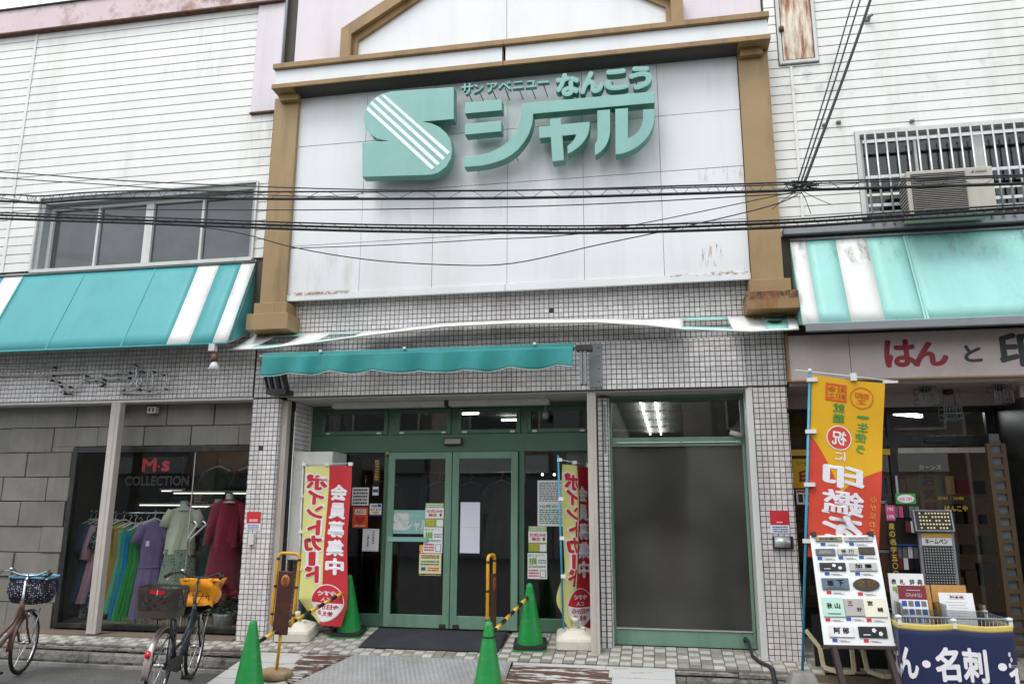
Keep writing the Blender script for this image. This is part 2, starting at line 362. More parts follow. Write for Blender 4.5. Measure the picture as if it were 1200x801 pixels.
M['liner_blue'] = mat('light_blue_trim', hexc('6fa6c4'), .8)
M['floral'] = dots_mat('navy_floral_cotton', hexc('2b3a46'), hexc('a7b4ae'), 30, .34)

def cloth(name, h):
    return mat('cloth_' + name, hexc(h), .9, noise=.12, nscale=5, sheen=.2, bump=.25, bscale=35)

# ------------------------------------------------------------------ geometry helpers
ORG = {}

class MB:
    """collects simple shapes and builds them as one mesh"""
    def __init__(s):
        s.v, s.f, s.m, s.sm = [], [], [], []
        s.mi = 0
        s.smooth = False

    def add(s, vs, fs, smooth=None):
        o = len(s.v)
        s.v += [tuple(p) for p in vs]
        for f in fs:
            s.f.append(tuple(o + i for i in f)); s.m.append(s.mi); s.sm.append(s.smooth if smooth is None else smooth)
        return s

    def box(s, x0, x1, y0, y1, z0, z1, rot=None, c=None):
        v = [Vector((x, y, z)) for z in (z0, z1) for y in (y0, y1) for x in (x0, x1)]
        if rot is not None:
            c = Vector(c) if c is not None else Vector(((x0 + x1) / 2, (y0 + y1) / 2, (z0 + z1) / 2))
            v = [c + rot @ (p - c) for p in v]
        return s.add(v, [(0, 2, 3, 1), (4, 5, 7, 6), (0, 1, 5, 4), (2, 6, 7, 3), (0, 4, 6, 2), (1, 3, 7, 5)])

    def bar(s, a, b, w, h, up=(0, 0, 1)):
        """rectangular bar from a to b"""
        a, b = Vector(a), Vector(b); d = (b - a).normalized(); u = Vector(up)
        if abs(d.dot(u)) > .98: u = Vector((0, 1, 0))
        x = d.cross(u).normalized(); y = x.cross(d)
        v = [p + x * sx * w / 2 + y * sy * h / 2 for p in (a, b) for sx, sy in ((-1, -1), (1, -1), (1, 1), (-1, 1))]
        return s.add(v, [(0, 3, 2, 1), (4, 5, 6, 7), (0, 1, 5, 4), (1, 2, 6, 5), (2, 3, 7, 6), (3, 0, 4, 7)])

    def tube(s, path, r, n=8, closed=False, cap=True, smooth=True):
        P = [Vector(p) for p in path]; k = len(P)
        rad = r if isinstance(r, (list, tuple)) else [r] * k
        vs = []; prev = None
        for i, p in enumerate(P):
            if closed:
                t = (P[(i + 1) % k] - P[i - 1])
            else:
                t = P[min(i + 1, k - 1)] - P[max(i - 1, 0)]
            t = t.normalized() if t.length > 1e-9 else Vector((0, 0, 1))
            if prev is None:
                a = Vector((0, 0, 1)) if abs(t.z) < .9 else Vector((1, 0, 0))
                x = t.cross(a).normalized()
            else:
                x = (prev - t * prev.dot(t)); x = x.normalized() if x.length > 1e-6 else t.orthogonal().normalized()
            prev = x; y = t.cross(x)
            vs += [p + (x * math.cos(2 * math.pi * j / n) + y * math.sin(2 * math.pi * j / n)) * rad[i] for j in range(n)]
        fs = []
        for i in range(k if closed else k - 1):
            a, b = i * n, ((i + 1) % k) * n
            fs += [(a + j, a + (j + 1) % n, b + (j + 1) % n, b + j) for j in range(n)]
        s.add(vs, fs, smooth)
        if cap and not closed:
            o = len(s.v) - len(vs)
            s.f.append(tuple(o + j for j in reversed(range(n)))); s.m.append(s.mi); s.sm.append(False)
            s.f.append(tuple(o + (k - 1) * n + j for j in range(n))); s.m.append(s.mi); s.sm.append(False)
        return s

    def lathe(s, prof, c=(0, 0, 0), n=24, smooth=True, sx=1, sy=1):
        c = Vector(c); vs = []
        for r, z in prof:
            vs += [c + Vector((r * sx * math.cos(2 * math.pi * j / n), r * sy * math.sin(2 * math.pi * j / n), z)) for j in range(n)]
        fs = [(i * n + j, i * n + (j + 1) % n, (i + 1) * n + (j + 1) % n, (i + 1) * n + j) for i in range(len(prof) - 1) for j in range(n)]
        return s.add(vs, fs, smooth)

    def grid(s, fn, nu, nv, smooth=True, mfn=None, closed=False):
        vs = [fn(i / nu, j / nv) for j in range(nv + 1) for i in range(nu + 1)]
        o = len(s.v); s.v += [tuple(p) for p in vs]
        for j in range(nv):
            for i in range(nu):
                a = o + j * (nu + 1) + i
                s.f.append((a, a + 1, a + nu + 2, a + nu + 1)); s.sm.append(smooth)
                s.m.append(mfn((i + .5) / nu, (j + .5) / nv) if mfn else s.mi)
        return s

    def prism(s, poly, fn, d0, d1):
        """2-D outline extruded: fn(u, v, d) -> 3-D point"""
        n = len(poly)
        area = sum(poly[i][0] * poly[(i + 1) % n][1] - poly[(i + 1) % n][0] * poly[i][1] for i in range(n))
        if area < 0: poly = poly[::-1]
        vs = [fn(u, v, d0) for u, v in poly] + [fn(u, v, d1) for u, v in poly]
        return s.add(vs, [tuple(reversed(range(n, 2 * n))), tuple(range(n))] + [(i, i + n, (i + 1) % n + n, (i + 1) % n) for i in range(n)], False)

    def build(s, name, mats, parent=None, loc=None, bevel=0, solid=0):
        me = bpy.data.meshes.new(name)
        org = Vector(loc) if loc is not None else (ORG.get(parent.name, Vector((0, 0, 0))) if parent else Vector((0, 0, 0)))
        me.from_pydata([(x - org.x, y - org.y, z - org.z) for x, y, z in s.v], [], s.f)
        mats = mats if isinstance(mats, (list, tuple)) else [mats]
        for m in mats: me.materials.append(m)
        me.polygons.foreach_set('material_index', s.m)
        me.polygons.foreach_set('use_smooth', s.sm)
        me.update()
        o = bpy.data.objects.new(name, me)
        COL.objects.link(o)
        ORG[o.name] = org
        if parent: o.parent = parent
        else: o.location = org
        if bevel:
            b = o.modifiers.new('bevel', 'BEVEL'); b.width = bevel; b.segments = 2; b.limit_method = 'ANGLE'
        if solid:
            b = o.modifiers.new('solid', 'SOLIDIFY'); b.thickness = solid; b.offset = 0
        return o

def tag(o, label=None, cat=None, group=None, kind=None):
    if label: o['label'] = label
    if cat: o['category'] = cat
    if group: o['group'] = group
    if kind: o['kind'] = kind
    return o

def thing(name, label, cat, loc=(0, 0, 0), group=None):
    o = bpy.data.objects.new(name, None)
    o.empty_display_size = .1
    COL.objects.link(o)
    o.location = loc
    ORG[o.name] = Vector(loc)
    return tag(o, label, cat, group)

def children(o):
    return [c for c in bpy.data.objects if c.parent == o]

def copy_tree(o, parent=None):
    kids = [c for c in bpy.data.objects if c.parent == o]
    c = o.copy(); COL.objects.link(c)
    ORG[c.name] = ORG.get(o.name, Vector((0, 0, 0)))
    if parent: c.parent = parent
    for k in kids: copy_tree(k, c)
    return c

def bx(name, m, parent, x0, x1, y0, y1, z0, z1, bevel=0, rot=None):
    return MB().box(x0, x1, y0, y1, z0, z1, rot=rot).build(name, m, parent, bevel=bevel)

def at(px, py, Y):
    """point of the plane y = Y seen at a place of the survey photograph (used to measure wall features)"""
    d = R2 * ((px - 600) / FPX) + U2 * (-(py - 400.5) / FPX) + _f
    t = (Y - CAM_Y) / d.y
    return Vector((d.x * t, Y, CAM_H + d.z * t))

# lettering -----------------------------------------------------------------
_gl = {}
def glyph(txt, off=0.):
    k = (txt, off)
    if k not in _gl:
        c = bpy.data.curves.new('t', 'FONT'); c.body = txt; c.size = 1; c.align_x = 'CENTER'; c.offset = off; c.resolution_u = 3
        o = bpy.data.objects.new('t', c)
        me = bpy.data.meshes.new_from_object(o)
        V = [(v.co.x, v.co.y) for v in me.vertices]; F = [tuple(p.vertices) for p in me.polygons]
        bpy.data.objects.remove(o); bpy.data.meshes.remove(me); bpy.data.curves.remove(c)
        _gl[k] = (V, F)
    return _gl[k]

def bold_offsets(b):
    """a heavier weight: the same strokes laid again a little aside"""
    o = [(0, 0)]
    for r in ((b,) if b < .04 else (b, b * .5)):
        if b > .011: o += [(r * math.cos(a * math.pi / 4), r * math.sin(a * math.pi / 4)) for a in range(8)]
    return o

def put(mb, fn, txt, cx, cy, h, w=None, off=0., rot=0, mirror=False, d=0., em=True):
    """write txt centred at (cx, cy); fn(u, v, d) -> 3-D. h = em size, or box height when w is given"""
    V, F = glyph(txt)
    bold = off
    if not V: return
    x0, x1 = min(p[0] for p in V), max(p[0] for p in V); y0, y1 = min(p[1] for p in V), max(p[1] for p in V)
    if w is not None:
        sx, sy, mx_, my_ = w / (x1 - x0), h / (y1 - y0), (x0 + x1) / 2, (y0 + y1) / 2
    else:
        sx = sy = h; mx_, my_ = (0 if len(txt) == 1 else (x0 + x1) / 2), .38
    ca, sa = math.cos(rot), math.sin(rot)
    if mirror: F = [tuple(reversed(f)) for f in F]
    for k, (ox, oy) in enumerate(bold_offsets(bold)):
        out = []
        for x, y in V:
            x, y = (x - mx_ + ox) * sx, (y - my_ + oy) * sy
            x, y = x * ca - y * sa, x * sa + y * ca
            if mirror: x = -x
            out.append(fn(cx + x, cy + y, d + k * 4e-5))
        mb.add(out, F, False)

def put3d(mb, txt, cx, cz, h, w, y_front, depth, off=0.):
    """free-standing solid letter on a wall facing -Y"""
    c = bpy.data.curves.new('t', 'FONT'); c.body = txt; c.size = 1; c.align_x = 'CENTER'; c.resolution_u = 4; c.extrude = .5
    o = bpy.data.objects.new('t', c)
    me = bpy.data.meshes.new_from_object(o)
    V = [tuple(v.co) for v in me.vertices]; F = [tuple(p.vertices) for p in me.polygons]; Nn = [p.normal.z for p in me.polygons]
    bpy.data.objects.remove(o); bpy.data.meshes.remove(me); bpy.data.curves.remove(c)
    x0, x1 = min(p[0] for p in V), max(p[0] for p in V); y0, y1 = min(p[1] for p in V), max(p[1] for p in V)
    w, h = w / (x1 - x0 + 2 * off), h / (y1 - y0 + 2 * off)
    for k, (ox, oy) in enumerate(bold_offsets(off)):
        vs = [(cx + (x + ox - (x0 + x1) / 2) * w, y_front + k * 2e-4 + depth * (.5 - z), cz + (y + oy - (y0 + y1) / 2) * h) for x, y, z in V]
        o_ = len(mb.v)
        mb.v += vs
        for f, nz in zip(F, Nn):
            mb.f.append(tuple(o_ + i for i in f)); mb.m.append(0 if nz > .5 else 1); mb.sm.append(False)

def wallfn(Y):
    return lambda u, v, d=0: (u, Y - d, v)

# ================================================================== THE SETTING
def fz(y): return -.137 + .145 * y            # the tiled apron slopes down to the street
STREET = -.40

g = MB()
def street_fn(u, v):
    x, y = -60 + 120 * u, -40 + 39.66 * v
    return (x, y, STREET + .012 * math.sin(x * 1.3) * math.sin(y * .9) - (.02 if y > -.7 else 0))
g.grid(street_fn, 60, 60)
tag(g.build('street', M['asphalt']), kind='structure')
far = MB(); far.box(-60, 60, -.3, 60, -.9, -.62)
tag(far.build('ground', M['concrete']), kind='structure')

# apron slab
p = MB()
yz = [(-.30, fz(-.30) - .022), (.30, fz(.30) - .022), (1.0, fz(1.0) - .022), (1.0, -.7), (-.30, -.7)]
p.prism(yz, lambda u, v, d: (d, u, v), -14, 9)
apron = tag(p.build('pavement', M['floor_brown']), kind='structure')
# kerb: rough concrete face under the tile edge
# kerb: two worn concrete courses under the tile edge, each piece its own block
rk = random.Random(3)
k = MB(); k.box(-14, 1.45, -.31, -.2985, -.5, -.208)
kerb = tag(k.build('kerb', M['mortar']), kind='structure')
def kerb_piece(x0, x1, z0, z1, y0, rough):
    """one concrete block with a worn, uneven face and chipped edges"""
    mb = MB(); n = max(4, int((x1 - x0) / .045)); m = 4
    ph = rk.uniform(0, 9)
    def fn(u, v):
        x = x0 + (x1 - x0) * u; edge = 1 if v in (0, 1) else 0
        j = rough * (math.sin(x * 9 + ph) * .4 + rk.uniform(-.5, .5))
        chip = rk.choice((0, 0, 0, 0, 0, .010, .02)) if edge else 0
        return (x, y0 + j + chip + (.012 if edge else 0), z0 + (z1 - z0) * v + (-chip * .6 if v == 1 else chip * .6 if v == 0 else 0))
    mb.grid(fn, n, m, smooth=False)
    o = len(mb.v); mb.v += [(x0, -.30, z0), (x1, -.30, z0), (x1, -.30, z1), (x0, -.30, z1)]
    top = [m * (n + 1) + i for i in range(n + 1)]
    mb.f.append(tuple(top[::-1]) + (o + 3, o + 2)[::1]); mb.m.append(0); mb.sm.append(False)
    return mb.build('kerb_piece', M['kerb'], kerb)
for z0_, z1_, y_, lo_, hi_ in ((-.262, -.206, -.335, .9, 2.6), (-.40, -.266, -.348, .7, 2.0)):
    x = -12.0
    while x < 1.3:
        x1_ = min(x + rk.uniform(lo_, hi_), 1.44)
        if not (-4.6 < x and x1_ < .02):
            kerb_piece(x + .004, x1_ - .004, z0_ + rk.uniform(-.006, .006), z1_ + rk.uniform(-.004, .003), y_ + rk.uniform(-.008, .006), .007)
        x = x1_
gutter = MB(); gutter.box(-14, 1.2, -.47, -.40, -.42, -.382)
tag(gutter.build('gutter_strip', M['concrete']), kind='structure')

# floor tiles
TW, TD = .12, .09
cells = []
for i in range(-104, 13):
    x = i * TW
    for j in range(0, 12):
        y = -.298 + j * TD
        if x < -5.05 and y > -.05: continue
        if x >= -.78 and y + TD > .36: continue
        if y + TD > .72: continue
        if -3.44 < x < -1.86 and y > .02: continue          # under the door mat
        cells.append((y, x, i, j))
cells.sort(key=lambda c: (not (-7.6 < c[1] < 1.4), c[0]))
tile_me = {}
def tile_mesh(m):
    if m not in tile_me:
        mb = MB(); hx, hy, t = TW / 2 - .0035, TD / 2 - .0035, .02
        b = .003
        top = [(-hx + b, -hy + b, 0), (hx - b, -hy + b, 0), (hx - b, hy - b, 0), (-hx + b, hy - b, 0)]
        mid = [(-hx, -hy, -b), (hx, -hy, -b), (hx, hy, -b), (-hx, hy, -b)]; low = [(x, y, -t) for x, y, _ in mid]
        mb.add(top + mid + low, [(0, 1, 2, 3)] + [(a + i, a + (i + 1) % 4, c + (i + 1) % 4, c + i)[::-1] for a, c in ((0, 4), (4, 8)) for i in range(4)])
        o = mb.build('floor_tile', M[m]); tile_me[m] = o.data; bpy.data.objects.remove(o)
    return tile_me[m]
rt = random.Random(11)
rest = {'ft_white': MB(), 'ft_grey': MB(), 'ft_dark': MB()}
sl = math.atan(.145)
RX = Matrix.Rotation(sl, 3, 'X')
for n, (y, x, i, j) in enumerate(cells):
    m = 'ft_white' if (i + j) % 2 == 0 and rt.random() < .86 else ('ft_grey' if rt.random() < .6 else 'ft_dark')
    c = Vector((x + TW / 2, y + TD / 2, fz(y + TD / 2) + rt.uniform(-.0015, .0015)))
    if n < 300:
        o = bpy.data.objects.new('floor_tile', tile_mesh(m)); COL.objects.link(o)
        o.parent = apron; o.location = c; o.rotation_euler = (sl + rt.uniform(-.01, .01), rt.uniform(-.01, .01), 0)
    else:
        me = tile_mesh(m)
        rest[m].add([c + RX @ v.co for v in me.vertices], [tuple(q.vertices) for q in me.polygons])
for m, mb in rest.items():
    if mb.v: tag(mb.build('floor_tiles', M[m], apron), kind='stuff')
# dark paving slabs in front of the right-hand shop
pv = MB()
for i in range(14):
    for j in range(5):
        x0, y0 = 1.46 + i * .3, -.29 + j * .3
        z = fz(y0) + .002
        pv.add([(x0, y0, fz(y0)), (x0 + .29, y0, fz(y0)), (x0 + .29, y0 + .29, fz(y0 + .29)), (x0, y0 + .29, fz(y0 + .29))], [(0, 1, 2, 3)])
tag(pv.build('paving_slabs', M['ft_dark'], apron), kind='stuff')

# ================================================================== wall-building helpers
def tile_field(name, parent, fn, w, h, pitch=.059, holes=(), proud=.008, grout=True, jitter=.0026):
    """small square wall tiles standing proud of a dark joint; fn(u, v, d) maps metres to the wall"""
    mb = MB(); r = random.Random(int(w * 1000 + h * 77))
    gap = .0048
    for i in range(int(math.ceil(w / pitch - .05))):
        for j in range(int(math.ceil(h / pitch - .05))):
            u0, v0, u1, v1 = i * pitch + gap, j * pitch + gap, min((i + 1) * pitch, w) - gap * .2, min((j + 1) * pitch, h) - gap * .2
            if u1 - u0 < .012 or v1 - v0 < .012: continue
            cu, cv = (u0 + u1) / 2, (v0 + v1) / 2
            if any(a < cu < b and c < cv < d for a, b, c, d in holes): continue
            if r.random() < .0007: continue          # a tile has come off here and there
            e = [proud + r.uniform(-jitter, jitter) for _ in range(4)]
            s = .0025
            vs = [fn(u0 + s, v0 + s, e[0]), fn(u1 - s, v0 + s, e[1]), fn(u1 - s, v1 - s, e[2]), fn(u0 + s, v1 - s, e[3]),
                  fn(u0, v0, 0), fn(u1, v0, 0), fn(u1, v1, 0), fn(u0, v1, 0)]
            mb.add(vs, [(0, 1, 2, 3), (4, 5, 1, 0), (5, 6, 2, 1), (6, 7, 3, 2), (7, 4, 0, 3)], False)
    return tag(mb.build(name, M['tile'], parent), kind='stuff')

def boards(parent, x0, x1, z0, z1, pitch, holes=(), Y=0., breaks=()):
    """lap siding: each board one piece, cut round openings"""
    z = z0; cuts = sorted(breaks)
    while z < z1 - .02:
        zt = min(z + pitch, z1)
        segs = [(x0, x1)]
        for a, b, c, d in holes:
            if z + .01 < d and zt - .01 > c:
                ns = []
                for s, e in segs:
                    if a > s: ns.append((s, min(e, a)))
                    if b < e: ns.append((max(s, b), e))
                segs = [q for q in ns if q[1] - q[0] > .02]
        segs = [(s, e, z, zt) for s, e in segs]
        for a, b, c, d in holes:                 # ripped boards above and below an opening
            if z + .01 < d < zt - .02: segs.append((max(a, x0), min(b, x1), d, zt))
            if z + .02 < c < zt - .01: segs.append((max(a, x0), min(b, x1), z, c))
        for c in cuts:
            segs = [q for s, e, za, zb in segs for q in (((s, c - .004, za, zb), (c + .004, e, za, zb)) if s < c < e else ((s, e, za, zb),))]
        for s, e, za, zb in segs:
            mb = MB(); b0, b1 = za + .0065, zb - .001
            mb.add([(s, Y - .017, b0), (e, Y - .017, b0), (e, Y - .017, b0 + .012), (s, Y - .017, b0 + .012), (s, Y - .012, b1), (e, Y - .012, b1), (s, Y + .01, b0), (e, Y + .01, b0), (s, Y + .01, b1), (e, Y + .01, b1)],
                   [(0, 1, 2, 3), (3, 2, 5, 4), (6, 7, 1, 0), (4, 5, 9, 8), (0, 3, 4, 8, 6), (1, 7, 9, 5, 2)])
            mb.build('siding_board', M['siding'], parent)
        z = zt

def window_frame(name, parent, x0, x1, z0, z1, y0, y1, w, m, mull=(), bevel=.004, bottom=None):
    mb = MB(); bt = w if bottom is None else bottom
    mb.box(x0, x0 + w, y0, y1, z0, z1).box(x1 - w, x1, y0, y1, z0, z1)
    mb.box(x0 + w, x1 - w, y0 + .001, y1 - .001, z1 - w, z1).box(x0 + w, x1 - w, y0 + .001, y1 - .001, z0, z0 + bt)
    for xm, wm in mull:
        mb.box(xm - wm / 2, xm + wm / 2, y0 + .002, y1 - .002, z0 + bt, z1 - w)
    return mb.build(name, m, parent, bevel=bevel)

# ================================================================== LEFT BUILDING: clothing shop
LB = thing('clothing_shop_building', 'white lap-sided building on the left with a dress shop behind grey stone blocks', 'building', (-7, 0, -.15))
core = MB()                                     # solid wall behind the boards and tiles, open at the windows
core.box(-12.5, -5.02, .012, .3, 5.72, 8.8).box(-12.5, -8.52, .012, .3, 4.55, 5.72).box(-5.19, -5.02, .012, .3, 4.55, 5.72).box(-12.5, -5.02, .012, .3, 2.78, 4.55)
core.build('wall', M['siding_gap'], LB)
boards(LB, -12.5, -5.03, 4.62, 8.39, .1305, holes=[(-8.52, -5.19, 4.5, 5.70), (-5.36, -5.0, 6.70, 8.4)], breaks=(-9.0,))
bx('corner_batten', M['siding'], LB, -9.018, -8.982, -.03, -.018, 4.62, 8.39)
fa = MB().box(-12.5, -4.97, -.10, .3, 8.40, 8.78)
fa.build('eave_fascia', M['pink'], LB)
bx('eave_cap', M['dark_metal'], LB, -12.5, -4.97, -.13, .3, 8.782, 8.80)
bx('drip_edge', M['rust'], LB, -12.5, -4.97, -.11, 0, 8.375, 8.398)
bx('corner_panel', M['lavender'], LB, -5.36, -4.95, -.055, .02, 6.72, 8.374, bevel=.006)
bx('panel_drip_edge', M['rust'], LB, -5.37, -4.94, -.06, .02, 6.695, 6.717)
MB().tube([(-4.93, -.06, 6.9), (-4.93, -.06, 8.3), (-4.93, -.06, 9.6)], .02).build('drain_pipe', M['grey_metal'], LB)
# upper window
wn = window_frame('window', LB, -8.44, -5.24, 4.63, 5.60, .10, .20, .05, M['white_frame'], mull=((-6.86, .12), (-7.66, .035), (-6.04, .035)))
for a, b in ((-8.39, -7.68), (-7.64, -6.92), (-6.80, -6.06), (-6.02, -5.29)):
    bx('pane', M['screen'], wn, a, b, .145, .155, 4.685, 5.545)
sh = MB(); sh.box(-8.52, -5.19, -.045, -.012, 5.685, 5.715).box(-8.55, -8.52, -.045, -.012, 4.6, 5.715).box(-5.19, -5.165, -.045, -.012, 4.6, 5.70)
sh.build('window_trim', M['white_frame'], LB)
rv = MB(); rv.box(-8.515, -8.445, -.012, .2, 4.63, 5.68).box(-8.445, -5.24, -.012, .2, 5.605, 5.684).box(-5.238, -5.195, -.012, .2, 4.63, 5.68).box(-8.515, -5.195, -.012, .2, 4.60, 4.628)
rv.build('window_reveal', M['reveal_grey'], LB)
bx('window_sill', M['white_frame'], LB, -8.53, -5.18, -.05, .0, 4.585, 4.634)
bx('window_back', M['interior'], LB, -8.5, -5.2, .26, .30, 4.55, 5.7)
# tile band over the shop window
bx('grout', M['grout'], LB, -12, -5.03, -.002, .011, 2.78, 3.70)
tile_field('tile_cladding', LB, lambda u, v, d: (-12 + u, -.002 - d, 2.78 + v), 6.97, .92)
bx('soffit', M['ceiling'], LB, -12, -5.03, .004, .35, 2.745, 2.778)
# stone wall: every block one piece
rows = [2.795, 2.458, 2.125, 1.797, 1.479, 1.151, .82, .511, .19, -.14]
rb = random.Random(5)
for i in range(len(rows) - 1):
    zt, zb = rows[i], rows[i + 1]
    joints = [-8.434 if i % 2 == 0 else -8.75]
    while joints[-1] < -5.0: joints.append(joints[-1] + .683)
    while joints[0] > -12: joints.insert(0, joints[0] - .683)
    for a, b in zip(joints[:-1], joints[1:]):
        a2, b2 = max(a + .006, -12), min(b - .006, -5.0)
        if zt <= 2.19 + .05:                    # beside the shop window
            b2 = min(b2, -7.72)
        t2 = min(zt - .005, 2.744); b0 = zb + .005
        if b2 - a2 < .06: continue
        y = .25 + rb.uniform(-.013, .013)
        if zt > 2.19 > zb and a2 > -7.8: b0 = 2.20
        elif zt > 2.19 > zb and b2 > -7.72: b0 = 2.20
        if zt > 2.19 > zb and a2 < -7.72 < b2:   # block over the window corner: the part beside the window goes lower
            MB().box(a2, -7.725, y, y + .12, zb + .005, 2.199).build('stone_block', M['stone'], LB)
        MB().box(a2, b2, y, y + .12, b0, t2, rot=Matrix.Rotation(rb.uniform(-.008, .008), 3, 'Y')).build('stone_block', M['stone'], LB, bevel=.006)
mj = MB(); mj.box(-12, -7.72, .275, .40, -.2, 2.745).box(-7.72, -5.02, .275, .40, 2.20, 2.745)
mj.build('joint_mortar', M['mortar'], LB)
# display window
sw = window_frame('display_window', LB, -7.72, -5.06, -.10, 2.19, .225, .31, .075, M['black_frame'], bottom=.06)
bx('glass_joint', M['alu'], sw, -5.934, -5.926, .258, .272, -.04, 2.115)
bx('pane', M['glass'], sw, -7.64, -5.936, .262, .268, -.035, 2.11)
bx('pane', M['glass'], sw, -5.924, -5.14, .262, .268, -.035, 2.11)
for s in (0, .13):
    MB().tube([(-5.85 + s, .262, 1.21), (-5.85 + s, .20, 1.23), (-5.80 + s, .17, 1.235), (-5.76 + s, .17, 1.20), (-5.87 + s * .3, .17, 1.02), (-5.87 + s * .3, .18, .82), (-5.86 + s * .3, .262, .80)], .013).build('door_handle', M['chrome'], sw)
tx = MB(); put(tx, wallfn(.258), 'M', -6.58, 1.95, .16, .19, off=.035); put(tx, wallfn(.258), 's', -6.34, 1.935, .12, .10, off=.035); put(tx, wallfn(.258), '•', -6.44, 1.93, .035, .035)
tx.build('shop_lettering', M['dim_red'], sw)
tx = MB(); put(tx, wallfn(.258), 'COLLECTION', -6.45, 1.745, .115, .92, off=.03)
tx.build('shop_lettering', M['pr_black'], sw)
# post in front of the window, sockets under the soffit, brown sill strip
ps = MB(); ps.box(-7.0, -6.865, -.055, .05, fz(0) + .02, 2.744); ps.box(-6.95, -6.915, -.062, -.05, fz(0) + .02, 2.744)
ps.build('post', M['post'], LB, bevel=.006)
for x in (-7.07, -6.55):
    s = MB().box(x - .06, x + .06, .14, .22, 2.62, 2.70); s.mi = 1; s.box(x - .04, x - .012, .137, .142, 2.635, 2.685).box(x + .012, x + .04, .137, .142, 2.635, 2.685)
    s.build('socket_box', [M['post'], M['black']], LB)
bx('sill_strip', M['floor_brown'], LB, -12, -5.05, -.04, .24, fz(.1) - .06, fz(0) + .012)
# shop interior
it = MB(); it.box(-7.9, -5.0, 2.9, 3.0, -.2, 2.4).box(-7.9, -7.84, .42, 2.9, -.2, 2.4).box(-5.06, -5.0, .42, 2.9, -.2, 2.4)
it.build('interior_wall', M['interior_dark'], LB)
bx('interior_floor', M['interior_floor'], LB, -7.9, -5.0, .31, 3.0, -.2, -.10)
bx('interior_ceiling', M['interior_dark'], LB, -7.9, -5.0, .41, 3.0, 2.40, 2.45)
for i, (x, y) in enumerate(((-6.9, 1.2), (-6.0, 1.9), (-7.1, 2.2), (-5.9, 1.1))):
    bx('fluorescent_tube', M['tube_shop'], LB, x - .35, x + .35, y, y + .03, 2.355, 2.385)

# ================================================================== CENTRE BUILDING: the store
CB = thing('store_building', 'white-tiled store building in the middle with gabled white sign wall and green doors', 'building', (-1.8, 0, -.12))
core = MB(); core.box(-5.018, 1.44, .012, .3, 2.78, 10.6)
core.build('wall', M['siding_gap'], CB)
bx('grout', M['grout'], CB, -5.018, 1.44, -.002, .011, 2.765, 4.0)
tile_field('tile_cladding', CB, lambda u, v, d: (-5.018 + u, -.002 - d, 2.765 + v), 6.455, 1.24)
# slightly proud lintel over the openings
bx('lintel', M['grout'], CB, -4.64, 1.0, -.04, -.014, 2.755, 3.33)
tile_field('tile_cladding', CB, lambda u, v, d: (-4.64 + u, -.04 - d, 2.757 + v), 5.64, .573)
# tiled pillars
def pillar(x0, x1, y0, y1, ztop, sides):
    z0 = fz(y0) - .005
    bx('pillar_core', M['grout'], CB, x0, x1, y0, y1, z0, ztop)
    tile_field('tile_cladding', CB, lambda u, v, d: (x0 + u, y0 - d, z0 + v), x1 - x0, ztop - z0)
    if 'R' in sides: tile_field('tile_cladding', CB, lambda u, v, d: (x1 + d, y0 + u, z0 + v), y1 - y0, ztop - z0)
    if 'L' in sides: tile_field('tile_cladding', CB, lambda u, v, d: (x0 - d, y0 + u, z0 + v), y1 - y0, ztop - z0)
pillar(-5.018, -4.66, -.002, .24, 2.764, 'RL')
pillar(1.06, 1.42, -.002, .30, 2.764, 'RL')
pillar(-.70, -.575, .22, .60, 2.70, 'R')
# left reveal of the entrance
z0 = fz(.25)
bx('reveal_core', M['grout'], CB, -4.75, -4.56, .245, .80, z0 - .05, 2.74)
tile_field('tile_cladding', CB, lambda u, v, d: (-4.56 + d, .245 + u, z0 + v), .46, 2.74 - z0)
bx('reveal_trim', M['post'], CB, -4.56, -4.53, .68, .70, z0, 2.72)
bx('partition', M['interior_dark'], CB, -.76, -.60, .60, 9.0, -.1, 3.0)
# soffits
bx('soffit', M['ceiling'], CB, -4.56, -.72, .0, .78, 2.735, 2.755)
bx('soffit', M['ceiling'], CB, -.72, 1.06, .0, .42, 2.735, 2.755)
# steel posts
for x0, x1, y in ((-4.655, -4.575, .06), (-.80, -.70, -.01)):
    q = MB(); q.box(x0, x1, y, y + .10, fz(y) - .01, 2.734); q.box((x0 + x1) / 2 - .012, (x0 + x1) / 2 + .012, y - .006, y, fz(y) - .01, 2.734)
    q.build('post', M['post'], CB, bevel=.005)
q = MB(); q.box(.985, 1.055, -.02, .30, fz(-.02), 2.734); q.build('post', M['white_frame'], CB, bevel=.006)
MB().box(-.645, -.632, .205, .214, fz(.2), 2.68).build('cable_duct', M['dark_metal'], CB)
MB().box(-.62, -.60, .205, .214, 2.05, 2.62).build('cable_duct', M['grey_metal'], CB)
# upper sign wall: enamel panels, each one piece
px_ = [-4.585, -3.62, -2.675, -1.73, -.79, .14, 1.10]
pz_ = [4.055, 4.70, 5.36, 6.085, 6.86]
bx('panel_backing', M['mortar'], CB, -4.57, 1.09, -.135, .0, 4.0, 6.86)
for a, b in zip(px_[:-1], px_[1:]):
    for c, d in zip(pz_[:-1], pz_[1:]):
        MB().box(a + .0022, b - .0022, -.152 + random.uniform(-.0015, .0015), -.136, c + .003, d - .003, rot=Matrix.Rotation(random.uniform(-.002, .002), 3, 'X')).build('sign_panel', M['sign_white'], CB, bevel=.003)
for a, b in ((-4.585, -1.75), (-1.745, 1.10)):
    bx('panel_flashing', M['sign_white'], CB, a, b, -.175, -.13, 3.965, 4.05, bevel=.003)
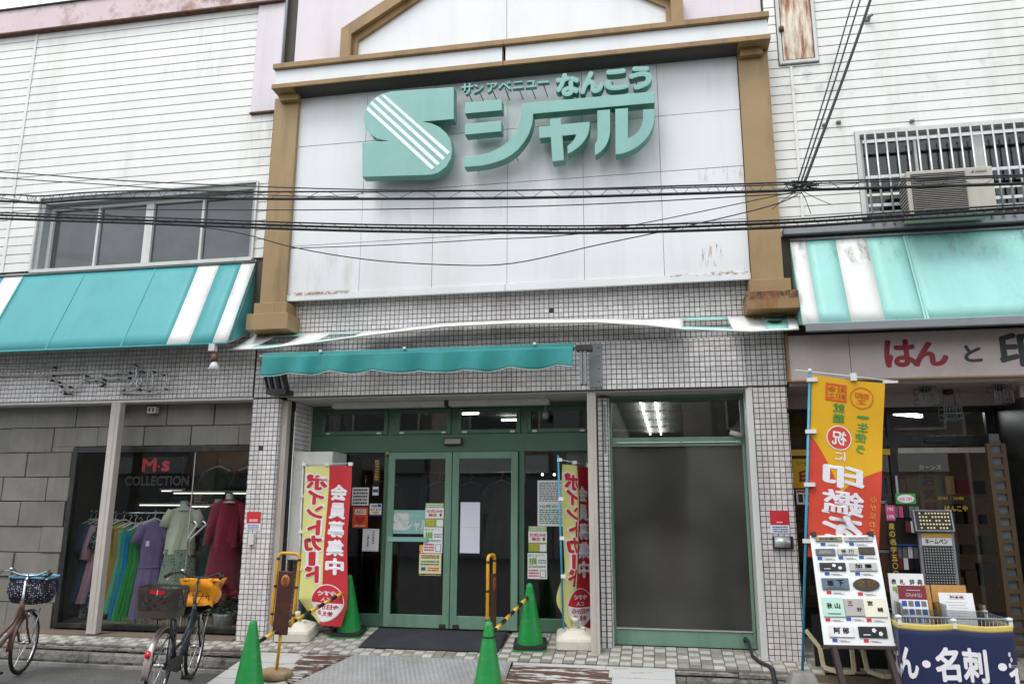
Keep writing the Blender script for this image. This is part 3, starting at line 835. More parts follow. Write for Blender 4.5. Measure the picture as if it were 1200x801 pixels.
# pilasters with stepped feet
def pilaster(x0, x1):
    bx('pilaster', M['gold'], CB, x0, x1, -.215, -.0, 3.93, 6.79, bevel=.006)
    bx('pilaster_base', M['gold'], CB, x0 - .04, x1 + .06, -.28, -.0, 3.775, 3.928, bevel=.006)
    bx('pilaster_foot', M['brown_trim'] if x0 > 0 else M['gold'], CB, x0 - .09, x1 + .12, -.35, -.0, 3.565, 3.773, bevel=.006)
pilaster(-4.915, -4.57)
pilaster(1.105, 1.45)
# cornice
for a, b in ((-4.85, -1.74), (-1.736, 1.46)):
    bx('cornice_moulding', M['brown_trim'], CB, a, b, -.45, -.0, 6.795, 6.86, bevel=.006)
    bx('cornice_fascia', M['sign_white'], CB, a + .02, b - .02, -.40, -.0, 6.862, 7.085, bevel=.004)
    bx('cornice_moulding', M['brown_trim'], CB, a, b, -.45, -.0, 7.087, 7.16, bevel=.006)
bx('cornice_shade_plate', M['cornice_shade'], CB, -4.56, 1.09, -.42, -.155, 6.788, 6.7935)  # added plate, its dark colour paints the shade below the moulding
for x in (-4.80, 1.12):
    bx('cornice_bracket', M['brown_trim'], CB, x, x + .26, -.30, -.22, 6.70, 6.794)
# gable and lavender wall above
bx('upper_wall', M['lavender'], CB, -4.78, 1.44, -.012, .012, 7.16, 10.6)
GX0, GX1, GA = -4.02, .49, -1.765
gs = .60
out = [(GX0, 7.16), (GX0, 7.735), (GA, 7.735 + (GA - GX0) * gs), (GX1, 7.735), (GX1, 7.16)]
inn = [(GX0 + .15, 7.16), (GX0 + .15, 7.64), (GA, 7.64 + (GA - GX0 - .15) * gs + .0), (GX1 - .15, 7.64), (GX1 - .15, 7.16)]
gm = MB()
for i in range(4):
    gm.prism([out[i], out[i + 1], inn[i + 1], inn[i]], lambda u, v, d: (u, -.0 - d, v), .013, .22)
gm.build('gable_moulding', M['brown_trim'], CB)
in2 = [(x + (.06 if x < GA else (-.06 if x > GA else 0)), z - (.07 if z > 7.2 else 0)) for x, z in inn]
gm = MB()
for i in range(4):
    gm.prism([inn[i], inn[i + 1], in2[i + 1], in2[i]], lambda u, v, d: (u, -.0 - d, v), .013, .15)
gm.build('gable_moulding', M['brown_trim'], CB)
for half in (0, 1):
    pl = [in2[0], in2[1], in2[2], (GA, 7.16)] if half == 0 else [(GA + .006, 7.16), (GA + .006, in2[2][1]), in2[3], in2[4]]
    MB().prism(pl, lambda u, v, d: (u, -.0 - d, v), .013, .10).build('gable_panel', M['sign_white'], CB)

# entrance: transom row, sliding doors, side lights  (plane y = .7)
EY = .70
ef = MB()
ef.box(-4.53, -.76, EY, EY + .10, 2.115, 2.345)                          # header over the doors
ef.box(-4.53, -.76, EY, EY + .10, 2.67, 2.735)
for x0, x1 in ((-4.53, -4.40), (-3.47, -3.36), (-2.62, -2.53), (-1.71, -1.62), (-.83, -.76)):
    ef.box(x0, x1, EY + .001, EY + .099, 2.345, 2.67)
ef.box(-3.50, -3.43, EY, EY + .12, -.03, 2.115).box(-1.73, -1.66, EY, EY + .12, -.03, 2.115).box(-4.53, -4.44, EY, EY + .1, -.03, 2.115).box(-.83, -.76, EY, EY + .1, -.03, 2.115)
ef.box(-4.44, -3.50, EY + .01, EY + .09, -.035, .12).box(-1.66, -.83, EY + .01, EY + .09, -.035, .12)
ef.build('entrance_frame', M['green_dark'], CB, bevel=.005)
for x0, x1 in ((-4.40, -3.47), (-3.36, -2.62), (-2.53, -1.71), (-1.62, -.83)):
    t = window_frame('transom', CB, x0, x1, 2.347, 2.668, EY - .02, EY + .03, .05, M['green_dark'])
    bx('pane', M['glass_dark'], t, x0 + .045, x1 - .045, EY + .003, EY + .008, 2.39, 2.622)
    for s in (.12, .88):
        bx('catch', M['alu'], t, x0 + (x1 - x0) * s - .03, x0 + (x1 - x0) * s + .03, EY - .032, EY - .02, 2.352, 2.376)
for x0, x1 in ((-3.425, -2.585), (-2.575, -1.735)):
    d = window_frame('sliding_door', CB, x0, x1, -.02, 2.11, EY - .05, EY - .005, .085, M['green'], bottom=.15)
    bx('pane', M['glass_dark'], d, x0 + .08, x1 - .08, EY - .03, EY - .024, .12, 2.03)
    bx('door_guide', M['dark_metal'], d, (x1 - .12 if x0 < -3 else x0 + .04), (x1 - .04 if x0 < -3 else x0 + .12), EY - .06, EY - .05, -.015, .03)
for x0, x1 in ((-4.44, -3.50), (-1.66, -.83)):
    bx('side_light', M['glass_dark'], CB, x0, x1, EY + .04, EY + .046, .12, 2.115)
s = MB().box(-2.70, -2.46, EY - .06, EY - .001, 2.20, 2.29); s.mi = 1; s.box(-2.685, -2.475, EY - .064, EY - .06, 2.215, 2.275)
s.build('door_sensor', [M['dark_metal'], M['ceil_panel']], CB, bevel=.006)
MB().lathe([(0, -.02), (.03, -.02), (.03, 0), (.02, .02), (0, .02)], (-3.46, EY - .02, 2.10), 10).build('door_bell', M['cork'], CB)
# fluorescent fittings under the soffit
for x0, x1 in ((-4.12, -2.62), (-2.57, -1.30)):
    f_ = MB().box(x0, x1, .36, .50, 2.66, 2.734); f_.build('strip_light', M['fixture'], CB, bevel=.01)
bx('light_joint', M['dark_metal'], CB, -2.615, -2.575, .355, .505, 2.655, 2.73)
sp = MB().tube([(-1.36, .5, 2.734), (-1.36, .5, 2.56)], .008).lathe([(0, .05), (.04, .05), (.045, -.02), (.03, -.05), (0, -.05)], (-1.36, .5, 2.54), 12)
sp.build('soffit_lamp', M['grey_metal'], CB)
# right-hand window of wire glass under a clear transom (plane y = .35)
BY = .35
bw = window_frame('figured_window', CB, -.575, .985, -.085, 2.734, BY, BY + .09, .035, M['green'], bottom=.17)
rail = MB().box(-.54, .95, BY - .01, BY + .08, 2.13, 2.235); rail.mi = 1; rail.box(-.50, .92, BY - .03, BY - .01, 2.165, 2.18)
rail.build('window_rail', [M['green'], M['alu']], bw, bevel=.004)
for x in (-.50, .25, .90):
    bx('rail_bracket', M['grey_metal'], bw, x, x + .03, BY - .04, BY - .01, 2.15, 2.19)
bx('pane', M['glass_dark'], bw, -.54, .95, BY + .04, BY + .046, 2.235, 2.70)
bx('pane', M['wired'], bw, -.54, .95, BY + .04, BY + .046, .085, 2.13)
bx('sill_rail', M['alu'], bw, -.54, .95, BY - .012, BY + .02, .086, .10)
bx('window_header', M['green_dark'], bw, -.54, .95, BY - .01, BY + .05, 2.66, 2.70)
rl = MB().tube([(.82, BY - .04, 2.28), (.95, BY - .04, 2.24)], .03); rl.build('roller', M['post'], bw)
# store interior
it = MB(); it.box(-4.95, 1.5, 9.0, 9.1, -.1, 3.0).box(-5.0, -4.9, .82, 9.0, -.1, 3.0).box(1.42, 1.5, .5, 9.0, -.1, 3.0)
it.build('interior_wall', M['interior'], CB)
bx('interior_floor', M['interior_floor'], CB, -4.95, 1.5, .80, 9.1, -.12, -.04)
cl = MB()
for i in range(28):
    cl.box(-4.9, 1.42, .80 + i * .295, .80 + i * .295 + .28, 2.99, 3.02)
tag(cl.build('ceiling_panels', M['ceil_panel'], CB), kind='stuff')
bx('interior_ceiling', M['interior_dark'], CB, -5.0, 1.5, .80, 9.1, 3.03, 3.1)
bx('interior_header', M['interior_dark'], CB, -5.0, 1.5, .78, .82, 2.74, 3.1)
for x in (-.24, -.02):
    for i in range(5):
        y = 1.6 + i * 1.25
        bx('fluorescent_tube', M['tube_on'], CB, x - .012 + i * .02, x + .012 + i * .02, y, y + 1.05, 2.94, 2.96)
for (x, y, z, rz) in ((-3.6, 2.6, 2.9, 0), (-3.0, 3.2, 2.9, .3), (-2.5, 4.2, 2.9, 0)):
    bx('fluorescent_tube', M['tube_on'], CB, x - .16, x + .16, y, y + .02, z, z + .03)
ct = MB().box(-2.2, -.8, 3.0, 3.5, -.04, .95).box(-4.6, -3.6, 3.4, 3.9, -.04, 1.2)
ct.build('counter', M['interior'], CB)
bx('wall_notice', M['ceil_panel'], CB, -1.14, -.86, EY + .10, EY + .11, 1.72, 2.10)
for i in range(4):
    MB().lathe([(0, .012), (.012, .012), (.014, -.012), (0, -.012)], (-1.55 + i * .16, 1.5, 1.86), 10).build('counter_lamp', M['tube_on'], CB)
# dim stock seen through the glass, with added pieces that vary its brightness
bx('stock_carton', M['light_carton'], CB, -.02, .28, .75, 1.05, .45, 1.30)
bx('stock_table', M['interior'], CB, -.30, .60, .70, 1.15, .40, .44)
bx('stock_carton', M['ceil_panel'], CB, .68, .90, .62, .85, -.04, .50)
bx('pale_fill_sheet', M['ceil_panel'], CB, .40, 1.40, 2.3, 2.33, .6, 2.4)  # added pale sheet that makes this part of the wire glass lighter
MB().bar((-.36, .55, 2.1), (-.10, .55, .1), .05, .03).build('streak_bar', M['white_frame'], CB)  # added bar that stands in for a pale reflected streak
bx('fluorescent_tube', M['tube_on'], CB, .1, 1.2, 1.05, 1.08, 2.93, 2.96)  # unseen tube, added to light the goods behind the wire glass

# ================================================================== RIGHT BUILDING: seal shop
RB = thing('seal_shop_building', 'white lap-sided building on the right with a seal and stamp shop at street level', 'building', (4, 0, -.15))
core = MB(); core.box(1.45, 9, .012, .3, 5.74, 10.6).box(1.45, 2.39, .012, .3, 3.3, 5.74).box(5.2, 9, .012, .3, 3.3, 5.74).box(2.39, 5.2, .012, .3, 3.3, 4.70)
core.build('wall', M['siding_gap'], RB)
boards(RB, 1.47, 9, 4.50, 10.5, .1195, holes=[(2.38, 5.2, 4.4, 5.74), (1.60, 2.07, 6.68, 8.4)], breaks=(1.74,))
bx('corner_batten', M['siding'], RB, 1.725, 1.755, -.034, -.02, 4.5, 6.66)
bx('wall_panel', M['rusty_panel'], RB, 1.66, 2.01, -.045, .0, 6.74, 8.35)
wp = window_frame('wall_panel_frame', RB, 1.61, 2.06, 6.69, 8.4, -.05, .0, .04, M['white_frame'])
MB().lathe([(0, .03), (.03, .03), (.03, -.03), (0, -.03)], (1.655, -.06, 7.15), 8).build('panel_latch', M['rust'], RB)
# small marks on the wall: a broken bracket and old bolt holes
MB().box(2.62, 2.68, -.07, -.02, 7.16, 7.20).tube([(2.65, -.07, 7.18), (2.70, -.10, 7.20)], .018, 6).build('bracket', M['grey_metal'], RB)
for x, z in ((2.22, 5.86), (2.06, 5.84), (3.02, 5.80)):
    MB().lathe([(0, .028), (.028, .026), (.03, 0), (0, 0)], (x, -.035, z), 8).build('bolt_plate', M['grey_metal'], RB)
# window with grille
gw = window_frame('window', RB, 2.43, 5.1, 4.72, 5.68, .05, .13, .05, M['white_frame'], mull=((3.72, .10), (3.05, .03), (4.4, .03)))
bx('pane', M['glass_dark'], gw, 2.48, 3.67, .085, .09, 4.77, 5.63)
bx('pane', M['glass_dark'], gw, 3.77, 5.05, .085, .09, 4.77, 5.63)
for x in (2.98, 3.9):
    bx('fluorescent_tube', M['tube_dim'], gw, x - .2, x + .75, 1.2, 1.23, 5.42, 5.44)
tr = MB(); tr.box(2.385, 2.43, -.05, .14, 4.66, 5.735).box(2.43, 5.2, -.05, .14, 5.685, 5.735)
tr.build('window_trim', M['white_frame'], RB)
it = MB(); it.box(2.4, 5.2, 2.2, 2.3, 4.6, 5.8).box(2.35, 2.42, .3, 2.3, 4.6, 5.8).box(2.4, 5.2, .3, 2.3, 5.74, 5.8).box(5.15, 5.2, .3, 2.3, 4.6, 5.8).box(2.4, 5.2, .3, 2.3, 4.6, 4.7)
it.build('interior_wall', M['interior'], RB)
gr = thing('window_grille', 'white security grille of vertical bars across the upper right window', 'window grille', (3.7, -.12, 4.72))
for i in range(24):
    x = 2.47 + i * .112
    MB().tube([(x, -.12, 4.55), (x, -.12, 5.66)], .012, 8).build('bar', M['alu'], gr)
for z in (4.78, 5.12, 5.56):
    MB().box(2.44, 5.1, -.118, -.10, z - .018, z + .018).build('cross_rail', M['alu'], gr)
# shop sign band and soffit
SG = thing('shop_sign', 'stained beige sign band with red and charcoal brush lettering above the seal shop', 'shop sign', (3.5, -.1, 2.8))
fc = MB().box(1.46, 6, -.10, .30, 2.80, 3.31); fc.build('sign_box', M['sign_beige'], SG, bevel=.008)
bx('sign_joint', M['mortar'], SG, 2.098, 2.103, -.1015, -.0995, 2.81, 3.30)
fr = MB().box(1.44, 1.459, -.115, .30, 2.79, 3.33).box(1.459, 6, -.112, -.095, 2.785, 2.80)
fr.build('sign_edge', M['brown_trim'], SG)
for ch, x, z, h, w, m in (('は', 2.615, 3.07, .28, .30, 'brush_red'), ('ん', 2.915, 3.055, .25, .33, 'brush_red'), ('と', 3.335, 3.045, .17, .16, 'brush_black'), ('印', 3.775, 3.075, .34, .34, 'brush_black')):
    tx = MB(); put(tx, wallfn(-.1015), ch, x, z, h, w, off=.04); tx.build('brush_letter', M[m], SG)
for x in (1.49, 2.3, 3.0):
    MB().lathe([(0, .004), (.007, .003), (.008, 0)], (0, 0, 0), 8).build('sign_screw', M['dark_metal'], SG).location = Vector((x, -.104, 2.83)) - SG.location
bx('soffit', M['sign_beige'], RB, 1.46, 6, -.0, .88, 2.755, 2.798)
bx('shopfront_beam', M['sign_beige'], RB, 1.46, 6, .82, .95, 2.60, 2.754)
# shopfront (plane y = .85)
SY = .85
sf = MB()
sf.box(1.46, 6, SY, SY + .07, 2.53, 2.60).box(1.46, 3.78, SY, SY + .07, 2.14, 2.26)
for x in (1.46, 2.66, 3.74):
    sf.box(x, x + .09, SY + .001, SY + .071, -.06, 2.53)
sf.box(1.55, 2.66, SY + .01, SY + .06, -.02, .08).box(2.75, 3.74, SY + .01, SY + .06, -.02, .08)
sf.build('shopfront_frame', M['black_frame'], RB, bevel=.004)
for x0, x1, z0, z1 in ((1.55, 2.66, .08, 2.14), (2.75, 3.74, .08, 2.14), (1.55, 2.66, 2.26, 2.53), (2.75, 3.74, 2.26, 2.53)):
    bx('pane', M['glass_dark'], RB, x0, x1, SY + .03, SY + .036, z0, z1)
bx('door_header', M['post'], RB, 2.76, 3.73, SY - .005, SY, 2.06, 2.12)
bx('door_sensor', M['black'], RB, 3.06, 3.34, SY - .03, SY, 2.18, 2.22)
bx('pull_handle', M['alu'], RB, 2.69, 2.715, SY - .04, SY, 1.55, 1.80)
# angled side window with a ladder-like brown frame
sd_ = MB(); sd_.box(3.83, 3.90, .05, .85, -.1, 2.59); sd_.build('side_post', M['black_frame'], RB)
lf = thing('window_lattice', 'brown ladder-like display frame with square openings at the far right', 'display frame', (3.62, .3, -.1))
for x in (3.50, 3.645):
    bx('upright', M['light_wood'], lf, x, x + .045, .28, .33, -.1, 2.12)
for i in range(17):
    z = .05 + i * .128
    bx('rung', M['light_wood'], lf, 3.545, 3.645, .283, .327, z, z + .05)
    bx('glass_square', M['screen'], lf, 3.545, 3.645, .305, .31, z + .05, z + .128)
bx('side_panel', M['sign_beige'], RB, 3.91, 5.5, .30, .34, 2.42, 2.75)
bx('side_panel', M['maroon'], RB, 3.91, 5.5, .30, .34, 2.30, 2.42)
bx('side_panel', M['wood'], RB, 3.91, 5.5, .30, .34, -.1, 2.3)
# shop interior
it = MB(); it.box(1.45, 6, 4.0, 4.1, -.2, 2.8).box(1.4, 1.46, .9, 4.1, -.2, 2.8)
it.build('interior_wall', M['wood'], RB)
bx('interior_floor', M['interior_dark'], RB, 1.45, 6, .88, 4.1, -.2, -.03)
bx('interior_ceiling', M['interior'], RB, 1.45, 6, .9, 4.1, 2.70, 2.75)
for x0, y0, x1, y1 in ((2.95, 1.6, 3.4, 2.0), (3.3, 1.3, 3.9, 1.5)):
    MB().bar((x0, y0, 2.62), (x1, y1, 2.62), .06, .04).build('fluorescent_tube', M['tube_on'], RB)
sh = MB()
for z in (.4, .8, 1.2, 1.6):
    sh.box(1.6, 2.5, 2.2, 2.6, z, z + .03).box(2.9, 4.5, 2.8, 3.1, z, z + .03)
sh.build('stock_shelf', M['wood'], RB)
rs = random.Random(31)
for z in (.43, .83, 1.23, 1.63):
    for xa, xb, y in ((1.62, 2.46, 2.25), (2.95, 4.4, 2.85)):
        x = xa
        while x < xb:
            w = rs.uniform(.07, .2); h = rs.uniform(.1, .28)
            bx('stock_box', M[rs.choice(['light_wood', 'maroon', 'rattan', 'rattan', 'interior', 'wood', 'cork', 'interior_dark'])], RB, x, min(x + w, xb), y, y + .2, z, z + h)
            x += w + rs.uniform(.01, .06)

# ================================================================== ACROSS THE STREET (what the glass reflects)
OB = thing('opposite_building', 'grey shop row across the street, mirrored faintly in the dark glass', 'building', (-2, -19, STREET))
bx('wall', M['concrete'], OB, -24, 22, -27, -19, STREET, 7.4)
for i in range(9):
    x = -22 + i * 4.8
    bx('shutter', M['grey_metal'], OB, x, x + 3.6, -19, -18.95, STREET, 2.6)
    bx('pier', M['ceil_panel' if i % 2 else 'sign_beige'], OB, x + 3.7, x + 4.7, -19.2, -18.9, STREET, 7.2)
    bx('doorway', M['interior_dark'], OB, x + .3, x + 1.7, -18.96, -18.93, STREET, 2.2) if i % 3 == 1 else None
    bx('sign_band', M[('sign_white', 'sign_beige', 'grey_metal')[i % 3]], OB, x + .1, x + 3.5, -18.99, -18.8, 2.75, 3.4)
    w = window_frame('window', OB, x + .4, x + 3.2, 4.2, 5.8, -19, -18.92, .08, M['white_frame'])
    bx('pane', M['screen'], w, x + .48, x + 3.12, -18.98, -18.96, 4.28, 5.72)

# ================================================================== THE STORE SIGN
SS = thing('store_sign', 'large mint green solid sign letters with striped S logo on the white sign wall', 'store sign', (-1.8, -.45, 5.4))
S_ = [(-2.363, 6.564), (-2.355, 6.125), (-2.752, 6.127), (-2.634, 6.092), (-2.534, 6.034), (-2.443, 5.942), (-2.388, 5.841), (-2.366, 5.713), (-2.383, 5.595), (-2.439, 5.498), (-2.535, 5.428), (-2.616, 5.407), (-2.731, 5.41), (-3.522, 5.448), (-3.544, 5.912), (-3.367, 5.914), (-3.197, 5.906), (-3.334, 5.942), (-3.439, 6.015), (-3.512, 6.117), (-3.542, 6.229), (-3.53, 6.342), (-3.486, 6.438), (-3.41, 6.517), (-3.309, 6.568), (-3.19, 6.588)]
# level the traced outline and give the top arm a straight edge
S_ = [(x, z) for x, z in S_]
LET = {
 'dash': [[(-2.217, 6.335), (-1.748, 6.335), (-1.747, 6.185), (-2.215, 6.185)], [(-2.212, 6.045), (-1.753, 6.05), (-1.752, 5.905), (-2.21, 5.90)]],
 'stroke': [[(-2.214, 5.608), (-2.1, 5.607), (-2.005, 5.618), (-1.9, 5.638), (-1.814, 5.67), (-1.73, 5.715), (-1.656, 5.775), (-1.6, 5.845), (-1.561, 5.92), (-1.525, 6.01), (-1.51, 6.085), (-1.498, 6.25), (.101, 6.253), (.096, 6.103), (-1.357, 6.10), (-1.36, 6.04), (-1.377, 5.935), (-1.415, 5.83), (-1.466, 5.743), (-1.54, 5.65), (-1.623, 5.585), (-1.71, 5.538), (-1.813, 5.504), (-1.91, 5.485), (-2.003, 5.475), (-2.212, 5.473)]],
 'kana': [[(-1.287, 5.925), (-1.15, 5.927), (-1.161, 6.008), (-1.021, 6.008), (-1.014, 5.93), (-.672, 5.932), (-.68, 5.827), (-.70, 5.76), (-.731, 5.705), (-.775, 5.65), (-.824, 5.607), (-.88, 5.568), (-.942, 5.538), (-.947, 5.641), (-.905, 5.672), (-.869, 5.711), (-.835, 5.781), (-1.004, 5.778), (-.986, 5.463), (-1.128, 5.457), (-1.144, 5.775), (-1.285, 5.773)],
          [(-.581, 6.07), (-.428, 6.071), (-.43, 5.80), (-.443, 5.715), (-.465, 5.649), (-.49, 5.603), (-.521, 5.562), (-.57, 5.52), (-.619, 5.491), (-.62, 5.629), (-.596, 5.67), (-.584, 5.725)],
          [(-.367, 6.071), (-.215, 6.067), (-.226, 5.677), (-.18, 5.693), (-.141, 5.719), (-.105, 5.753), (-.079, 5.795), (-.058, 5.85), (-.046, 5.908), (-.042, 6.03), (.093, 6.027), (.092, 5.93), (.08, 5.845), (.054, 5.767), (.015, 5.693), (-.039, 5.628), (-.1, 5.574), (-.161, 5.537), (-.235, 5.505), (-.312, 5.487), (-.378, 5.484)]]}
YF, YB = -.45, -.30
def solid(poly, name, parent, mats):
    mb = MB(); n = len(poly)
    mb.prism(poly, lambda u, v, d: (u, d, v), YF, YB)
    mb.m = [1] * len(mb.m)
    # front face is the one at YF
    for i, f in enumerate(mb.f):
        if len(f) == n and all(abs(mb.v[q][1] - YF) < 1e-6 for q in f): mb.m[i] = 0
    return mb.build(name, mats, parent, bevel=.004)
def pins(pts, parent):
    mb = MB()
    for x, z in pts: mb.tube([(x, YB - .01, z), (x, -.15, z)], .006, 6)
    mb.build('mounting_pins', M['dark_metal'], parent)
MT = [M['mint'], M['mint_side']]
lg = solid(S_, 'logo', SS, MT); pins([(-3.2, 6.4), (-2.6, 6.4), (-3.3, 5.6), (-2.6, 5.6)], lg)
for pl in ([(-3.318, 6.545), (-3.270, 6.545), (-2.392, 5.685), (-2.424, 5.652)], [(-3.400, 6.503), (-3.360, 6.526), (-2.452, 5.617), (-2.484, 5.585)], [(-3.462, 6.442), (-3.432, 6.474), (-2.518, 5.550), (-2.552, 5.518)], [(-3.505, 6.362), (-3.488, 6.405), (-2.584, 5.498), (-2.62, 5.470)]):
    MB().prism(pl, lambda u, v, d: (u, d, v), YF - .004, YF + .002).build('stripe', M['white_vinyl'], lg)
for pl in LET['dash']:
    o = solid(pl, 'letter_stroke', SS, MT); pins([(pl[0][0] + .1, pl[0][1] - .07), (pl[1][0] - .06, pl[1][1] - .07)], o)
for pl in LET['stroke']:
    o = solid(pl, 'letter', SS, MT); pins([(-2.1, 5.54), (-1.6, 5.65), (-1.2, 6.17), (-.4, 6.17)], o)
for pl, pp in zip(LET['kana'], ([(-1.06, 5.6), (-.85, 5.7)], [(-.5, 5.9), (-.58, 5.6)], [(-.3, 5.6), (.02, 5.9)])):
    o = solid(pl, 'letter', SS, MT); pins(pp, o)
for ch, x, z, h, w in (('サ', -2.205, 6.55, .155, .15), ('ン', -2.06, 6.545, .125, .13), ('ア', -1.885, 6.535, .125, .14), ('ベ', -1.725, 6.545, .12, .16), ('ニ', -1.555, 6.54, .10, .14), ('ュ', -1.395, 6.535, .095, .14), ('ー', -1.24, 6.545, .03, .14)):
    mb = MB(); put3d(mb, ch, x, z, h, w, YF + .05, .06, off=.02)
    o = mb.build('small_letter', MT, SS)
    MB().tube([(x, YF + .08, z - .02), (x + .02, -.15, z - .06)], .006, 5).build('mounting_pin', M['dark_metal'], o)
for ch, x, z, h, w in (('な', -.935, 6.45, .31, .29), ('ん', -.64, 6.45, .30, .29), ('こ', -.345, 6.455, .28, .28), ('う', -.06, 6.45, .31, .28)):
    mb = MB(); put3d(mb, ch, x, z, h, w, YF, .12, off=.055)
    o = mb.build('letter', MT, SS); pins([(x - .05, z + .05), (x + .05, z - .08)], o)

# old neon tube lettering on the left tile band
NS = thing('neon_tube_sign', 'bare unlit neon tube lettering on the tiled band above the dress shop', 'neon sign', (-7, -.06, 3.1))
def z1(x, y): return at(x / 4, 400 + y / 4, -.07)
strokes = [[(-200, 160), (0, 160), (240, 157)], [(-200, 128), (120, 122), (250, 120)], [(236, 182), (244, 152), (300, 149), (388, 148), (399, 160), (385, 188), (352, 222), (318, 242)], [(268, 190), (288, 232), (322, 212)], [(278, 208), (300, 244)],
           [(400, 181), (440, 180), (482, 178)], [(482, 198), (470, 205)], [(485, 150), (540, 147), (604, 145)], [(488, 150), (490, 172), (545, 172), (600, 170)], [(575, 228), (620, 198), (640, 160), (642, 122), (630, 112)],
           [(664, 140), (662, 190), (640, 220), (585, 236)], [(690, 232), (692, 150), (700, 139), (714, 140), (718, 160), (715, 215), (690, 232)], [(758, 152), (784, 150), (782, 190), (770, 222), (742, 242), (660, 240), (570, 240)], [(652, 140), (640, 200), (648, 225)]]
for s in strokes:
    P = [z1(*q) for q in s]
    o = MB().tube(P, .011, 6).build('neon_tube', M['alu'], NS)
    sup = MB()
    for q in (P[0], P[-1], P[len(P) // 2]): sup.tube([(q.x, -.01, q.z), (q.x, -.075, q.z)], .013, 6)
    tag(sup.build('tube_supports', M['dark_metal'], o), kind='stuff')

# ================================================================== AWNINGS
def awning(name, label, x0, x1, zt, zb, dep, stripes, base_mat, white_mat, side_z, rail_m=None, seams=()):
    t = thing(name, label, 'awning', (0.5 * (x0 + x1), 0, zt))
    xs = [x0]
    for a, b, m in stripes: pass
    for a, b, m in stripes:                     # fabric strips, each one piece
        nu, nv = max(2, int((b - a) / .1)), 8
        mb = MB()
        def fn(u, v, a=a, b=b):
            x = a + (b - a) * u; s = v
            y, z = -dep * s, zt + (zb - zt) * s
            sag = .004 * math.sin(math.pi * s) * (1 + .5 * math.sin(x * 5))
            return (x, y + sag * .7, z - sag)
        mb.grid(fn, nu, nv)
        o = mb.build('fabric_strip', M[m], t, solid=.004)
    for x in seams:
        sm = MB().bar((x, -.004, zt), (x, -dep - .004, zb), .018, .006, up=(0, -dep, zt - zb)); sm.build('seam', M[base_mat], t)
    sides = ((x1 - .002, 'end_panel'),) if side_z[0] == 'R' else ((x0 + .002, 'end_panel'),)
    for x, n_ in sides:
        MB().prism([(0, zt), (-dep, zb), (0, side_z[1])], lambda u, v, d: (d, u, v), x - .004, x + .004).build(n_, M[base_mat], t)
    # hem and frame tubes
    MB().tube([(x0, -dep, zb - .01), (x1, -dep, zb - .01)], .014, 8).build('hem_tube', M[base_mat], t)
    fr = MB().tube([(x0, -.03, zt - .03), (x1, -.03, zt - .03)], .015, 6)
    for i in range(6):
        x = x0 + (x1 - x0) * i / 5
        fr.tube([(x, -.02, zt - .12), (x, -dep + .07, zb + .03)], .012, 6).tube([(x, -.02, side_z[1]), (x, -dep + .02, zb + .0)], .012, 6)
    fr.build('frame', M['grey_metal'], t)
    return t
AL = awning('awning', 'teal sloping awning with white stripes over the dress shop', -11, -5.13, 4.60, 3.375, .54,
            [(-11, -8.95, 'teal'), (-8.95, -8.63, 'awning_white'), (-8.63, -5.95, 'teal'), (-5.95, -5.645, 'awning_white'), (-5.645, -5.325, 'teal'), (-5.325, -5.13, 'awning_white')],
            'teal', 'awning_white', ('R', 3.60), seams=(-7.66, -6.58, -8.63))
AR = awning('awning', 'faded mint awning with dusty white stripes over the seal shop sign', 1.58, 6.2, 4.48, 3.37, .42,
            [(1.58, 1.745, 'awning_white'), (1.745, 2.07, 'mintvinyl'), (2.07, 2.405, 'awning_white'), (2.405, 2.80, 'mintvinyl'), (2.80, 4.02, 'mintvinyl'), (4.02, 6.2, 'mintvinyl')],
            'mintvinyl', 'awning_white', ('L', 3.45), seams=(2.80, 2.83, 4.02))
MB().box(1.50, 6.2, -.10, .0, 4.50, 4.58).build('top_flashing', M['grey_metal'], AR, bevel=.006)
MB().box(1.60, 6.2, -.46, -.405, 3.27, 3.365).build('front_gutter', M['grey_metal'], AR, bevel=.01)
# lamp hanging at the corner of the teal awning
lp = thing('spot_lamp', 'small spotlight in a white clamp under the right corner of the teal awning', 'spot lamp', (-5.30, -.52, 3.33))
MB().box(-5.36, -5.28, -.56, -.48, 3.27, 3.36).build('clamp', M['fixture'], lp, bevel=.006)
MB().lathe([(.0, 0), (.035, -.0), (.04, -.10), (.0, -.10)], (-5.29, -.52, 3.24), 12).build('socket', M['terracotta'], lp)
MB().lathe([(.03, 0), (.045, -.03), (.075, -.10), (.0, -.105)], (-5.285, -.52, 3.14), 16).build('reflector_bulb', M['lamp_glass'], lp)

# the old bowed canopy strip over the entrance
CN = thing('canopy_strip', 'long thin torn canopy strip striped white and mint, bowed across the tiles above the entrance', 'canopy', (-1.8, -.2, 3.5))
lowp = [(268, 409), (310, 407.5), (370, 400.5), (440, 391), (520, 382), (600, 378), (700, 377), (760, 380.5), (800, 385), (880, 387.5), (936, 385)]
upp = [(300, 392.5), (345, 391), (395, 389.5), (450, 387.5), (520, 378.5), (600, 374.5), (700, 373.2), (760, 374), (800, 372.5), (870, 371), (935, 370)]
LO = [at(*q, -.36) for q in lowp]; UP = [at(*q, -.06) for q in upp]
def interp(P, s):
    s = min(max(s, 0), 1) * (len(P) - 1); i = min(int(s), len(P) - 2); f = s - i
    return P[i].lerp(P[i + 1], f)
